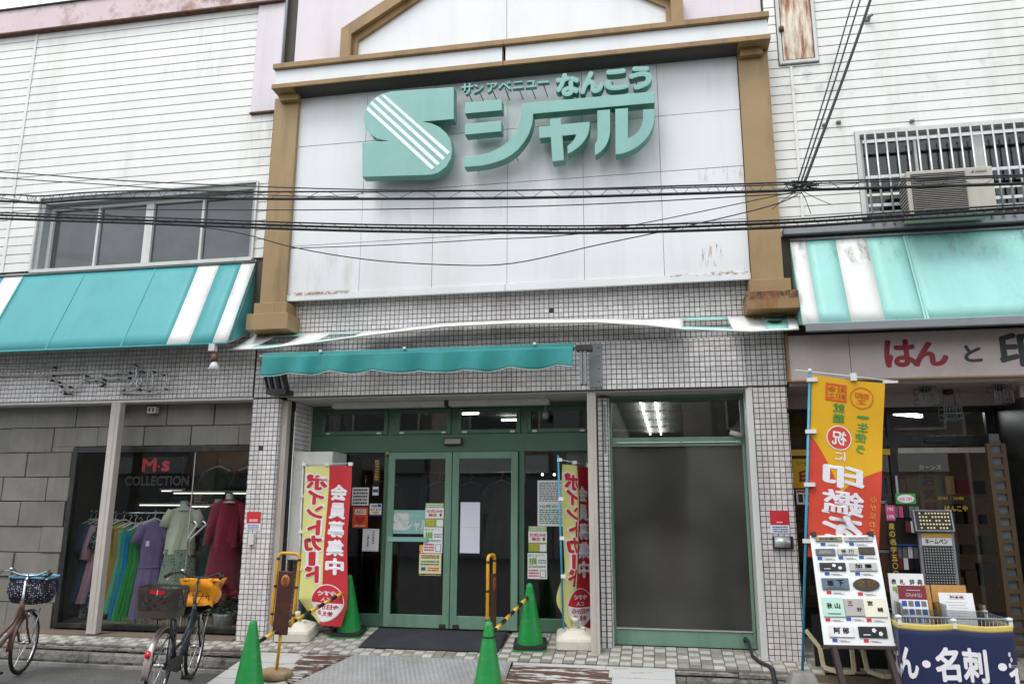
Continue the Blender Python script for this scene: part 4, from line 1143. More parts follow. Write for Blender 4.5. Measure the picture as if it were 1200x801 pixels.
# strips: (s0, s1, material or None for a torn hole that leaves the edge tubes)
for s0, s1, m in ((0, .06, 'awning_white'), (.06, .125, None), (.125, .19, 'awning_white'), (.19, .255, None), (.255, .80, 'awning_white'), (.80, .875, None), (.875, .935, 'awning_white'), (.935, .98, 'mintvinyl'), (.98, 1, 'awning_white')):
    if m:
        mb = MB(); mb.grid(lambda u, v, s0=s0, s1=s1: interp(LO, s0 + (s1 - s0) * u).lerp(interp(UP, s0 + (s1 - s0) * u), v) + Vector((0, 0, -.012 * math.sin(math.pi * v))), max(3, int((s1 - s0) * 60)), 3)
        mb.build('fabric_strip', M[m], CN, solid=.005)
    else:
        for t_ in (.0, .8):
            mb = MB(); mb.grid(lambda u, v, s0=s0, s1=s1, t_=t_: interp(LO, s0 + (s1 - s0) * u).lerp(interp(UP, s0 + (s1 - s0) * u), t_ + .2 * v), 5, 1)
            mb.build('torn_edge', M['mintvinyl'], CN, solid=.006)
MB().tube([interp(LO, i / 40) + Vector((0, 0, -.004)) for i in range(41)], .013, 6).build('edge_tube', M['awning_white'], CN)
tr = MB(); c0 = interp(LO, .955).lerp(interp(UP, .955), .55)
tr.prism([(-.09, 0), (-.05, .02), (-.02, .005), (.02, .03), (.05, .01), (.10, .015), (.06, -.012), (.0, -.02), (-.05, -.012)], lambda u, v, d: (c0.x + u, c0.y + v * 3.5 + d * .0, c0.z + .012 + v * 1.1 + d), 0, .003)
tr.build('tear', M['black'], CN)

# retractable teal awning, rolled up
RA = thing('rolled_awning', 'rolled-up deep teal awning with a scalloped drooping valance over the green entrance', 'awning', (-2.8, -.40, 3.2))
RY = -.40
MB().tube([(-4.76, RY, 3.215), (-.86, RY, 3.205)], .018, 10).build('front_bar', M['alu'], RA)
MB().tube([(-4.70, RY + .02, 3.215), (-.90, RY + .02, 3.205)], .042, 12).build('fabric_roll', M['teal_dark'], RA)
def val(u, v):
    x = -4.70 + 3.79 * u
    ph = x / .545 * math.pi
    drop = .225 + .034 * abs(math.sin(ph)) + .012 * math.sin(x * 2.1)
    return (x, RY - .03 - .034 * math.sin(ph * 2 + 1.3 * math.sin(x * 3)) * v - .024 * abs(math.sin(x * 8.5 + 2 * math.sin(x * 3.1))) ** .6 * v, 3.215 - .01 * u - drop * v)
mb = MB(); mb.grid(val, 150, 8); mb.build('valance', M['teal_dark'], RA, solid=.003)
MB().tube([Vector(val(i / 150, 1)) for i in range(151)], .0035, 5).build('valance_piping', M['clip'], RA)
for x in (-3.95, -2.9, -1.35): MB().box(x - .015, x + .015, RY - .05, RY - .02, 3.235, 3.262).build('clip', M['clip'], RA)
# folded scissor arms at both ends
for x0, flat in ((-4.80, False), (-.80, True)):
    if flat:
        MB().box(-.76, -.61, -.075, -.05, 2.78, 3.30).build('wall_plate', M['grey_metal'], RA, bevel=.004)
        bolts = MB()
        for z in (2.85, 3.0, 3.15, 3.25): bolts.lathe([(0, -.004), (.008, -.003), (.009, .003), (0, .003)], (-.65, -.078, z), 8)
        bolts.build('bolts', M['dark_metal'], RA)
        for dx in (0, .045): MB().box(-.84 + dx, -.81 + dx, -.40, -.30, 2.77, 3.18).build('arm', M['grey_metal'], RA, bevel=.006)
        MB().box(-.88, -.70, -.42, -.28, 3.16, 3.22).build('arm_head', M['dark_metal'], RA)
    else:
        rr = random.Random(2)
        for i in range(7):
            x = -4.74 + i * .043
            MB().bar((x, -.36, 3.16), (x + .03 + rr.uniform(-.01, .01), -.20, 2.78), .022, .05).build('arm', M['grey_metal'] if i % 2 else M['dark_metal'], RA)
        MB().box(-4.72, -4.46, -.26, -.05, 2.77, 2.83).build('arm_bracket', M['dark_metal'], RA)

# ================================================================== AIR CONDITIONER
AC = thing('air_conditioner', 'beige air conditioner outdoor unit in front of the barred upper right window', 'air conditioner', (3.18, -.3, 4.45))
MB().box(2.76, 3.62, -.45, -.15, 4.52, 5.02).build('casing', M['ac'], AC, bevel=.012)
MB().box(2.80, 3.34, -.456, -.449, 4.53, 4.98).build('fan_recess', M['dark_metal'], AC)
MB().lathe([(0, 0), (.23, 0), (.23, .006), (0, .006)], (0, 0, 0), 28).build('fan_disc', M['black'], AC)
o = [c for c in bpy.data.objects if c.name.startswith('fan_disc')][0]; o.location = Vector((3.07, -.458, 4.71)) - AC.location; o.rotation_euler = (math.pi / 2, 0, 0)
for i in range(22):
    z = 4.54 + i * .0205
    MB().box(2.80, 3.34, -.474, -.462, z, z + .004).build('grille_slat', M['ac'], AC)
for i in range(12):
    MB().box(2.752, 2.762, -.42, -.18, 4.53 + i * .038, 4.54 + i * .038).build('side_fin', M['dark_metal'], AC)
b = MB().prism([(3.40, 4.95), (3.43, 4.99), (3.43, 4.95)], wallfn(-.452), 0, .002); b.build('maker_mark', M['pr_blue'], AC)
bm_ = MB().box(3.445, 3.56, -.4535, -.451, 4.952, 4.972).box(3.52, 3.56, -.4535, -.451, 4.90, 4.915); bm_.build('maker_print', M['pr_grey'], AC)

# ================================================================== OVERHEAD CABLES  (hung across the street side at y = -1.5)
def cable(name, label, pts, r, Y=-1.5, group=None, sub=6, wob=0):
    P = [at(px, py, Y if not isinstance(Y, (list, tuple)) else Y[i]) for i, (px, py) in enumerate(pts)]
    Q = []
    for i in range(len(P) - 1):
        p0, p1, p2, p3 = P[max(i - 1, 0)], P[i], P[i + 1], P[min(i + 2, len(P) - 1)]
        for s in range(sub):
            t = s / sub
            Q.append(.5 * ((2 * p1) + (p2 - p0) * t + (2 * p0 - 5 * p1 + 4 * p2 - p3) * t * t + (3 * p1 - p0 - 3 * p2 + p3) * t ** 3))
    Q.append(P[-1])
    o = MB().tube(Q, r, 8).build(name, M['cable'], None, loc=Q[0])
    tag(o, label, 'cable', group)
    return o, Q
def lashing(o, Qa, gap, amp, r=.003, n=110):
    """messenger wire above the cable with a looping lashing wire between the two"""
    mb = MB()
    def on(Q, s):
        s *= len(Q) - 1; i = min(int(s), len(Q) - 2); return Q[i].lerp(Q[i + 1], s - i)
    mb.tube([on(Qa, i / 60) + Vector((0, 0, gap)) for i in range(61)], .009, 6)
    pts = []
    for i in range(n * 4 + 1):
        ph = i / 4 * math.pi
        pts.append(on(Qa, i / (n * 4)) + Vector((0, .03 * math.sin(ph), gap * (.5 + .55 * math.cos(ph)))))
    mb.tube(pts, r, 4)
    mb.build('lashing_wire', M['cable'], o)
EX0, EX1 = -260, 1460
o, Q = cable('overhead_cable', 'upper thick black overhead cable with looping lashing wire, crossing below the sign letters', [(EX0, 228), (0, 235.5), (45, 237.5), (110, 233), (200, 231.5), (315, 233), (600, 232), (800, 227), (930, 223), (1200, 215), (EX1, 206)], .016)
lashing(o, Q, .085, .03)
o, Q = cable('overhead_cable', 'lower black overhead cable bundle running just above the awnings', [(EX0, 246), (0, 256), (150, 261), (400, 270), (600, 272.5), (740, 272), (920, 266), (1060, 257), (1200, 248.5), (EX1, 233)], .016)
lashing(o, Q, .075, .03)
cable('overhead_cable', 'black overhead cable tucked along the top of the lower cable bundle', [(EX0, 243), (0, 252), (150, 257.5), (400, 266), (600, 268), (740, 267.5), (920, 261), (1060, 252.5), (1200, 243), (EX1, 228)], .014, Y=-1.47)
cable('overhead_wire', 'thin overhead wire crossing the left window frame and sign wall just above the upper cable', [(EX0, 190), (0, 201.5), (150, 212), (420, 222), (700, 222), (930, 216), (1200, 207), (EX1, 198)], .007, Y=-1.6)
cable('overhead_wire', 'thin sagging wire that loops low across the white sign wall below both cables', [(EX0, 205), (0, 232), (150, 255), (270, 271), (345, 290), (430, 304), (520, 310), (600, 308.5), (700, 287), (800, 266), (900, 242), (935, 228)], .006, Y=-1.3)
cable('overhead_wire', 'thin wire from the left of the sign wall rising gently to the right cable knot', [(340, 291), (450, 287), (560, 281), (700, 271), (935, 224)], .005, Y=-1.35)
cable('overhead_wire', 'thin wire sloping down across the left siding toward the upper cable', [(EX0, 186), (0, 208), (120, 216), (300, 228), (420, 231)], .006, Y=-1.7)
cable('overhead_wire', 'thin wire crossing the sign wall midway between the two thick cables', [(EX0, 233), (0, 243), (300, 246), (520, 244), (700, 239), (940, 226)], .006, Y=-1.55)
for i, (x, w, lb) in enumerate(((1000, .007, 'leftmost thin wire of the three dropping steeply from the top right to the cable knot'), (1008, .008, 'middle wire of the three dropping steeply from the top right to the cable knot'), (1020, .014, 'thickest wire of the three dropping steeply from the top right to the cable knot'))):
    cable('drop_wire', lb, [(x + 30 - i * 2, -90), (x, 0), (x + (934 + i * 4 - x) * .47, 105), (934 + i * 4, 216)], w, Y=-1.5, sub=8)
kn = thing('cable_knot', 'tangled splice of wires where the steep drop wires meet the upper cable', 'cable splice', at(937, 220, -1.5))
mb = MB(); rr = random.Random(9); c0 = at(937, 219, -1.5)
for i in range(9):
    a = [c0 + Vector((rr.uniform(-.18, .22), rr.uniform(-.03, .03), rr.uniform(-.05, .06))) for _ in range(5)]
    mb.tube(a, .005, 5)
mb.build('wire_loops', M['cable'], kn)
mb = MB()
for q in ((905, 245), (950, 250), (975, 240)):
    mb.tube([at(937, 222, -1.5), at((937 + q[0]) / 2, 232, -1.45), at(*q, -1.2)], .004, 4)
mb.build('tail_wires', M['cable'], kn)

# ================================================================== BANNERS AND BASES
def tank(label, x, y, rz=0., group=None):
    t = thing('banner_weight', label, 'banner base', (0, 0, 0), group)
    def ring(hx, hy, z, r=.05, n=5):
        pts = []
        for sx, sy, a0 in ((1, 1, 0), (-1, 1, 90), (-1, -1, 180), (1, -1, 270)):
            for i in range(n):
                a = math.radians(a0 + 90 * i / (n - 1)); pts.append((sx * (hx - r) + r * math.cos(a), sy * (hy - r) + r * math.sin(a), z))
        return pts
    lv = [ring(.19, .19, 0), ring(.215, .215, .012), ring(.215, .215, .10), ring(.205, .205, .125), ring(.115, .115, .175), ring(.10, .10, .185)]
    mb = MB(); n = len(lv[0]); mb.add([p for l in lv for p in l], [(i * n + j, i * n + (j + 1) % n, (i + 1) * n + (j + 1) % n, (i + 1) * n + j) for i in range(len(lv) - 1) for j in range(n)] + [tuple(range((len(lv) - 1) * n, len(lv) * n))], False)
    mb.build('water_tank', M['cream_plastic'], t)
    MB().lathe([(.035, .18), (.035, .26), (.042, .262), (.042, .30), (.02, .302), (.0, .302)], (0, 0, 0), 14).build('pole_socket', M['cream_plastic'], t)
    MB().lathe([(0, .19), (.025, .19), (.025, .215), (0, .215)], (.09, -.02, -.005), 10).build('filler_cap', M['cream_plastic'], t)
    t.location = (x, y, fz(y)); t.rotation_euler = (math.atan(.145), 0, rz)
    return t

def banner(label, pole, pole_m, surf, nu, nv, mfn, mats, letters, clips, bar):
    """pole: (bottom, top); surf(u, v, d) -> point; letters: list of (material, [put args])"""
    t = thing('banner', label, 'banner', pole[0])
    MB().tube([pole[0], pole[1]], .012, 10).build('pole', pole_m, t)
    MB().tube([bar[0], bar[1]], .006, 8).build('crossbar', M['pole_white'], t)
    mb = MB(); mb.grid(lambda u, v: surf(u, v, 0), nu, nv, mfn=mfn)
    cl = mb.build('cloth', mats, t)
    for m, items in letters:
        tx = MB()
        for a, k in items: put(tx, lambda u, v, d: surf(u, v, .004 + d), *a, **k)
        tx.build('printing', m, t)
    for p in clips:
        MB().box(p[0] - .02, p[0] + .035, p[1] - .02, p[1] + .006, p[2] - .02, p[2] + .02).build('clip', M['clip'], t)
    return t

# member-card banners: printed face turned away, so the writing shows reversed
asp = 3.0                       # height / width
def pt_letters(red, white, yel, W, H):
    """letters in cloth units: u 0..1 across, v 0..1 up; widths are corrected by the surface function"""
    out_w, out_r, ring_w, ring_r = [], [], [], []
    kw = dict(mirror=True, off=.05)
    for i, ch in enumerate('会員募集中'):
        out_w.append(((ch, .70, .775 - i * .122, .082, .215), dict(mirror=True, off=.045)))
    return out_w
def in_cloth(surf):
    return surf
def card_banner(label, pole, pole_m, surf, clips, bar):
    L = []
    white, red, redback, disc_w = [], [], [], []
    for i, ch in enumerate('会員募集中'):
        white.append(((ch, .735, .826 - i * .1165, .094, .34), dict(mirror=True, off=.05)))
    for i, (ch, h, w) in enumerate((('ポ', .096, .39), ('イ', .086, .30), ('ン', .074, .31), ('ト', .086, .24), ('カ', .086, .36), ('ー', .085, .08), ('ド', .094, .28))):
        cy_ = .895 - i * .0975
        if ch == 'ー':
            rot = dict(mirror=True, off=.05, rot=0)
            redback.append((('|', .26, cy_, .092, .115), dict(mirror=True, off=.06, d=0.0))); red.append((('|', .26, cy_, .08, .07), dict(mirror=True, off=.05, d=.002)))
        else:
            redback.append(((ch, .26, cy_, h + .012, w + .04), dict(mirror=True, off=.085, d=0.0)))
            red.append(((ch, .26, cy_, h, w), dict(mirror=True, off=.055, d=.002)))
    t = banner(label, pole, pole_m, surf, 24, 60, lambda u, v: 0 if u < .49 else 1, [M['ban_yellow'], M['ban_red']],
               [(M['pr_white'], white), (M['pr_white'], redback), (M['pr_red'], red)], clips, bar)
    # round emblem at the foot: red upper half, white lower half
    def disc(r, m, d, half=None):
        mb = MB(); n = 40
        if half is None:
            mb.grid(lambda a, q: surf(.60 + r * q * math.cos(2 * math.pi * a), .135 + r / asp * q * math.sin(2 * math.pi * a), d), n, 5)
        else:
            mb.grid(lambda a, q: surf(.60 + r * q * math.cos(math.pi + math.pi * a), .135 + r / asp * q * math.sin(math.pi + math.pi * a), d), n, 5)
        mb.build('emblem', m, t)
    disc(.345, M['pr_white'], .004); disc(.33, M['pr_red'], .006); disc(.33, M['pr_white'], .008, 1)
    tx = MB()
    for ch, u, v, h, w in (('今', .73, .195, .028, .12), ('す', .60, .195, .028, .12), ('ぐ', .47, .195, .028, .12), ('ご', .66, .158, .022, .10), ('入', .54, .158, .022, .10)):
        put(tx, lambda a, b, d: surf(a, b, .011), ch, u, v, h, w, off=.03, mirror=True)
    tx.build('printing', M['pr_white'], t)
    tx = MB()
    for ch, u, v, h, w in (('今', .80, .112, .026, .11), ('日', .68, .112, .026, .10), ('か', .55, .112, .026, .11), ('ら', .43, .112, .026, .10), ('使', .72, .072, .026, .11), ('え', .60, .072, .026, .11), ('る', .48, .072, .026, .11)):
        put(tx, lambda a, b, d: surf(a, b, .011), ch, u, v, h, w, off=.03, mirror=True)
    tx.build('printing', M['pr_red'], t)
    return t

def surfL(u, v, d=0):
    x = -4.35 + .62 * u + .012 * math.sin(v * 9) * u
    y = .20 - .03 * u + .018 * math.sin(u * 7 + v * 5) - d
    z = .03 + 1.88 * v + .012 * math.sin(u * 3)
    if v < .16 and u < .55:                          # lower left corner is curled up and back
        k = (.16 - v) / .16 * (.55 - u) / .55
        z += .15 * k; y += .12 * k; x += .07 * k
    if v < .12: x -= .05 * (.12 - v) / .12 * u
    return Vector((x, y, z))
card_banner('red and yellow member-card banner on a white pole, left of the green doors', ((-4.36, .22, fz(.22) + .2), (-4.40, .22, 1.99)), M['pole_white'], surfL,
            [(-4.38, .20, 1.94), (-3.76, .19, 1.94), (-4.07, .20, 1.94), (-4.38, .22, 1.55), (-4.38, .22, 1.12), (-4.37, .22, .68)], ((-4.40, .21, 1.945), (-3.72, .18, 1.945)))
tank('cream water-filled base of the banner left of the doors, beside the left tiled pillar', -4.34, .20, .12)
def surfR(u, v, d=0):
    w = .5 * math.sin(v * 6)
    x = -1.115 + .30 * u + .03 * math.sin(u * 6.3 + w) + .02 * (1 - v) * u
    y = .16 + .42 * u + .035 * math.sin(u * 6.3 + 1 + w)
    z = .06 + 1.86 * v - .02 * u
    if v < .35 and u < .6:
        k = (.35 - v) / .35 * (.6 - u) / .6
        x -= .09 * math.sin(k * math.pi * .9) ; y -= .06 * math.sin(k * math.pi * .9); z += .22 * k * k
    n = Vector((.42, -.30, 0)).normalized()
    return Vector((x, y, z)) + Vector((n.x, n.y, 0)) * d * (1 if True else 0)
card_banner('red and yellow member-card banner turned edge-on beside the beige post, right of the doors', ((-1.12, .15, fz(.2) + .2), (-1.16, .13, 2.02)), M['pole_blue'], surfR,
            [(-1.15, .14, 1.97), (-.86, .58, 1.93), (-1.0, .36, 1.95), (-1.14, .14, 1.52), (-1.13, .14, 1.08), (-1.12, .14, .66)], ((-1.16, .13, 1.975), (-.84, .60, 1.93)))
tank('cream water-filled base behind the beige post, right of the doors', -1.0, .28, .1)

# seal-shop banner on the blue pole
PB, PT = Vector((1.31, -.50, -.14)), Vector((1.595, -.50, 2.84))
def surfH(u, v, d=0):
    z = .95 + 1.84 * v - .11 * u
    f = (z + .11 * u + .14) / 2.98
    x = PB.x + (PT.x - PB.x) * f + .022 + .70 * u * (1 - .05 * (1 - v))
    y = -.50 + .02 * math.sin(u * 8 + v * 3) + .012 * math.sin(v * 11) * u - d
    return Vector((x, y, z))
def hm(u, v):
    # yellow upper field with a pointed lower edge
    e = .625 - .34 * max(0, 1 - abs(u - .45) / .45) * .5 if False else (.66 - .33 * (u / .43) if u < .43 else .33 + (.17 * ((u - .43) / .57) ** .6))
    return 0 if v > e else 1
HB = thing('banner', 'golden and orange-red seal shop banner on a light blue pole, its writing seen reversed', 'banner', PB)
MB().tube([PB, PT], .014, 10).build('pole', M['pole_blue'], HB)
MB().lathe([(0, -.02), (.018, -.02), (.018, .02), (0, .02)], PT, 10).build('pole_cap', M['clip'], HB)
MB().tube([(1.45, -.50, 2.85), (2.45, -.50, 2.70)], .007, 8).build('crossbar', M['pole_white'], HB)
mb = MB()
def colspan(u, lo, hi): return lambda s: lo(u) + (hi(u) - lo(u)) * s
edge = lambda u: (.66 - .30 * (u / .45) ** 1.3 if u < .45 else .36 + .16 * ((u - .45) / .55) ** .65)
g1 = MB(); g1.grid(lambda u, v: surfH(u, edge(u) + (1 - edge(u)) * v), 24, 20); g1.build('cloth_upper', M['ban_gold'], HB)
g1 = MB(); g1.grid(lambda u, v: surfH(u, edge(u) * v), 24, 24); g1.build('cloth_lower', M['ban_orange'], HB)
def hput(m, items):
    tx = MB()
    for ch, u, v, h, w, off, dd in items: put(tx, lambda a, b, d: surfH(a, b, .006 + dd), ch, u, v, h, w, off=off, mirror=True)
    tx.build('printing', m, HB)
R_ = 1.84 / .70
def ringH(name, cu, cv, r0, r1, m, d, n=36):
    g = MB(); g.grid(lambda a, q: surfH(cu + (r0 + (r1 - r0) * q) * math.cos(2 * math.pi * a), cv + (r0 + (r1 - r0) * q) / R_ * math.sin(2 * math.pi * a), d), n, 2); g.build(name, m, HB)
ringH('seal_print', .70, .905, .145, .158, M['pr_orange'], .006)
hput(M['pr_orange'], [('印', .66, .918, .032, .09, .02, 0), ('鑑', .75, .918, .034, .10, .01, 0), ('之', .70, .885, .028, .12, .02, 0)])
sq = MB()
for a, b, c, d in ((.19, .22, .87, .965), (.46, .49, .87, .965), (.19, .49, .955, .966), (.19, .49, .868, .879)):
    sq.grid(lambda u, v, a=a, b=b, c=c, d=d: surfH(a + (b - a) * u, c + (d - c) * v, .006), 4, 4)
sq.build('seal_print', M['pr_orange'], HB)
hput(M['pr_orange'], [('会', .28, .935, .032, .11, .02, 0), ('社', .40, .935, .032, .11, .02, 0), ('之', .28, .898, .030, .11, .02, 0), ('印', .40, .898, .030, .11, .02, 0)])
hput(M['pr_green'], [('就', .385, .832, .052, .165, .016, 0), ('職', .385, .772, .052, .165, .014, 0), ('一', .73, .80, .008, .15, .03, 0), ('生', .73, .745, .048, .15, .018, 0), ('使', .71, .685, .05, .16, .016, 0), ('う', .71, .62, .045, .12, .02, 0)])
ringH('round_mark', .40, .665, .165, .178, M['pr_white'], .006); ringH('round_mark', .40, .665, .0, .165, M['ban_orange'], .005)
hput(M['pr_white'], [('祝', .40, .665, .075, .20, .02, .002), ('に', .42, .565, .045, .14, .02, 0), ('印', .48, .455, .115, .54, .04, 0), ('鑑', .48, .315, .125, .56, .022, 0), ('を', .48, .18, .125, .52, .04, 0)])
hput(M['pr_gold'], [(c, .90, .36 - i * .044, .032, .085, .01, 0) for i, c in enumerate('心が伝わる')])
for z in (2.74, 2.20, 1.66, 1.10):
    f = (z + .14) / 2.98; x = PB.x + (PT.x - PB.x) * f
    MB().box(x - .03, x + .075, -.525, -.49, z - .02, z + .02).build('clip', M['clip'], HB)
MB().box(1.99, 2.05, -.52, -.49, 2.72, 2.80).build('clip', M['clip'], HB); MB().box(2.30, 2.44, -.52, -.49, 2.685, 2.71).build('clip', M['clip'], HB)
WB = MB(); s0, s1 = .20, .10
WB.add([(1.30 + sx * (s0 if z == 0 else s1), -.55 + sy * (s0 if z == 0 else s1), STREET + z) for z in (0, .27) for sx, sy in ((-1, -1), (1, -1), (1, 1), (-1, 1))], [(3, 2, 1, 0), (4, 5, 6, 7)] + [(i, (i + 1) % 4, (i + 1) % 4 + 4, i + 4) for i in range(4)])
wb = WB.build('concrete_weight', M['concrete'], None, loc=(1.30, -.55, STREET), bevel=.02); tag(wb, 'tapered concrete block holding the light blue banner pole', 'banner base')

# ================================================================== CONES, BARS, MAT
def cone(label, x, y, z, weight=True, tilt=0.):
    t = thing('traffic_cone', label, 'traffic cone', (0, 0, 0), 'green traffic cones by the entrance')
    MB().lathe([(.17, .012), (.155, .02), (.15, .05), (.040, .66), (.036, .685), (.02, .70), (.0, .702)], (0, 0, 0), 28).build('cone_body', M['cone'], t)
    b = MB().box(-.19, .19, -.19, .19, 0, .014); b.build('foot_plate', M['cone'], t, bevel=.012)
    if weight:
        mb = MB(); n = 32
        for z0_, z1_, ro, ri in ((.016, .055, .185, .15),):
            prof = []
            vs = []
            for i in range(n):
                a = 2 * math.pi * i / n; c, s = math.cos(a), math.sin(a); k = ro / max(abs(c), abs(s))
                k = min(k, ro * 1.28)
                vs += [(ri * c, ri * s, z0_), (k * c, k * s, z0_), (k * c * .985, k * s * .985, z1_), (ri * .95 * c, ri * .95 * s, z1_)]
            mb.add(vs, [(i * 4 + q, ((i + 1) % n) * 4 + q, ((i + 1) % n) * 4 + (q + 1) % 4, i * 4 + (q + 1) % 4) for i in range(n) for q in range(4)], False)
        mb.build('rubber_weight', M['rubber'], t)
    t.location = (x, y, z); t.rotation_euler = (tilt, 0, .1)
    return t
sl_ = math.atan(.145)
def rz_(y): return -.197 + .165 * (y + .33)         # surface of the ramp boards
cones = [cone('green cone in front of the left side window, just left of the doormat', -3.76, .40, fz(.40), True, sl_),
         cone('green cone on a square black weight at the right end of the doormat', -1.50, .17, fz(.17), True, sl_),
         cone('green cone standing nearest the street at the left, beside the round concrete disc', -4.05, -1.42, rz_(-1.42) - .02, False),
         cone('green cone standing nearest the street in the centre, before the steel plate', -1.66, -1.32, rz_(-1.32) + .01, False)]
def cone_bar(label, a, b, n):
    a, b = Vector(a), Vector(b)
    t = thing('cone_bar', label, 'barrier bar', a)
    for i in range(n):
        p, q = a.lerp(b, i / n), a.lerp(b, (i + 1) / n)
        MB().tube([p, q], .020, 10).build('band', M['black'] if i % 2 == 0 else M['yellow'], t)
    for p in (a, b):
        d = (b - a).normalized() * (.062 if p == a else -.062)
        cx = p - d
        ring = [(cx.x + .066 * math.cos(k * math.pi / 9), cx.y + .066 * math.sin(k * math.pi / 9), cx.z) for k in range(18)]
        MB().tube(ring, .008, 6, closed=True).build('ring', M['black'], t)
    return t
def cone_at(c, h): return Vector((c.location.x, c.location.y, c.location.z + h))
a, b = cone_at(cones[2], .46), cone_at(cones[0], .53); d = (b - a).normalized()
cone_bar('yellow and black bar between the left pair of cones, passing before the banner', a + d * .075, b - d * .07, 13)
a, b = cone_at(cones[3], .56), cone_at(cones[1], .56); d = (b - a).normalized()
cone_bar('yellow and black bar between the right pair of cones', a + d * .07, b - d * .07, 9)
fm = MB()
def matfn(u, v):
    y = -.10 + .72 * v
    return (-3.46 + 1.62 * u + .02 * (1 - v), y, fz(y) + .012 + .002 * math.sin(u * 9 + v * 5))
fm.grid(matfn, 24, 12)
fmo = fm.build('door_mat', M['mat'], None, loc=(-2.65, .26, fz(.26)), solid=.012); tag(fmo, 'charcoal doormat lying on the tiles in front of the green doors', 'doormat')

# ramp: steel plate between two boarded wings
rp = thing('ramp_plate', 'grey steel tread plate sloping from the doorstep to the street in the centre', 'ramp plate', (-2.5, -.9, rz_(-.9)))
pl = [(-3.40, -.315), (-1.62, -.315), (-1.55, -1.56), (-3.86, -1.56)]
def rpt(u, v, d): return (u, v, rz_(v) + .012 + d)
MB().prism(pl, rpt, -.006, 0).build('plate', M['checker_plate'], rp)
lugs = MB(); y = -.335; row = 0
while y > -1.52:
    xl = -3.40 - .46 * ((-.315 - y) / 1.245) + .03
    xr = -1.62 + .07 * ((-.315 - y) / 1.245) - .03
    x = xl + (row % 2) * .026
    while x < xr:
        s = 1 if row % 2 else -1; zc = rz_(y) + .0115
        ax, ay, w = .019, .010 * s, .0045
        lugs.add([(x - ax, y - ay, zc), (x - w * .5, y + w * s * 0 - w, zc), (x + ax, y + ay, zc), (x + w * .5, y + w, zc), (x, y, zc + .0065)], [(0, 1, 4), (1, 2, 4), (2, 3, 4), (3, 0, 4)], False)
        x += .052
    y -= .034; row += 1
tag(lugs.build('tread_lugs', M['checker_plate'], rp), kind='stuff')
for x0, x1, lab, mats in ((-4.62, -3.42, 'peeling boarded ramp wing left of the steel plate', ['plank_white', 'plank_white', 'plank_white', 'plank_flaky', 'plank_white']), (-1.60, .085, 'peeling brown and white boarded ramp wing right of the steel plate', ['plank_white', 'plank_flaky', 'plank_flaky', 'plank_flaky', 'plank_flaky'])):
    rw = thing('board_ramp', lab, 'board ramp', (x0, -.33, rz_(-.33)))
    ys = [-.318, -.40, -.62, -.85, -1.08, -1.31, -1.54]
    for i in range(len(ys) - 1):
        ya, yb = ys[i], ys[i + 1] + .014
        pieces = [(x0, x1)]
        if x0 < -2:
            xr = -3.42 - .46 * ((-.315 - yb) / 1.245)
            split = -4.02 + .05 * i
            pieces = [(x0, split, 'plank_white'), (split + .004, xr, 'plank_flaky' if i != 1 else 'plank_flaky')]
        else:
            split = -.62 + .04 * i
            pieces = [(x0, split, 'plank_flaky' if i > 0 else 'plank_white'), (split + .004, x1, 'plank_white')]
        for pa, pb, m in pieces:
            mb = MB().prism([(pa, ya), (pb, ya), (pb, yb), (pa, yb)], lambda u, v, d: (u, v, rz_(v) + d), -.025, random.uniform(-.002, .002))
            mb.build('plank', M[m], rw, bevel=.003)
    sup = MB()
    for x in (x0 + .05, (x0 + x1) / 2, x1 - .05 if x0 > -2 else x1 - .2):
        sup.prism([(-.36, rz_(-.36) - .03), (-1.45, rz_(-1.45) - .03), (-1.45, STREET - .03), (-.36, STREET - .03)], lambda u, v, d: (d, u, v), x - .03, x + .03)
    sup.build('bearer', M['plank'], rw)
# drain hose over the edge
hs = MB().tube([(.86, .33, -.0), (.86, .28, .03), (.88, .20, .02), (.90, .05, -.10), (.95, -.10, -.135), (1.03, -.22, -.15), (1.05, -.33, -.17), (1.06, -.42, -.30), (1.05, -.45, -.42)], [.02, .024, .02, .016, .018, .02, .024, .024, .02], 10)
tag(hs.build('drain_hose', M['rubber'], None, loc=(.95, -.1, -.13)), 'dark drain hose running from the wire-glass window over the step', 'hose')

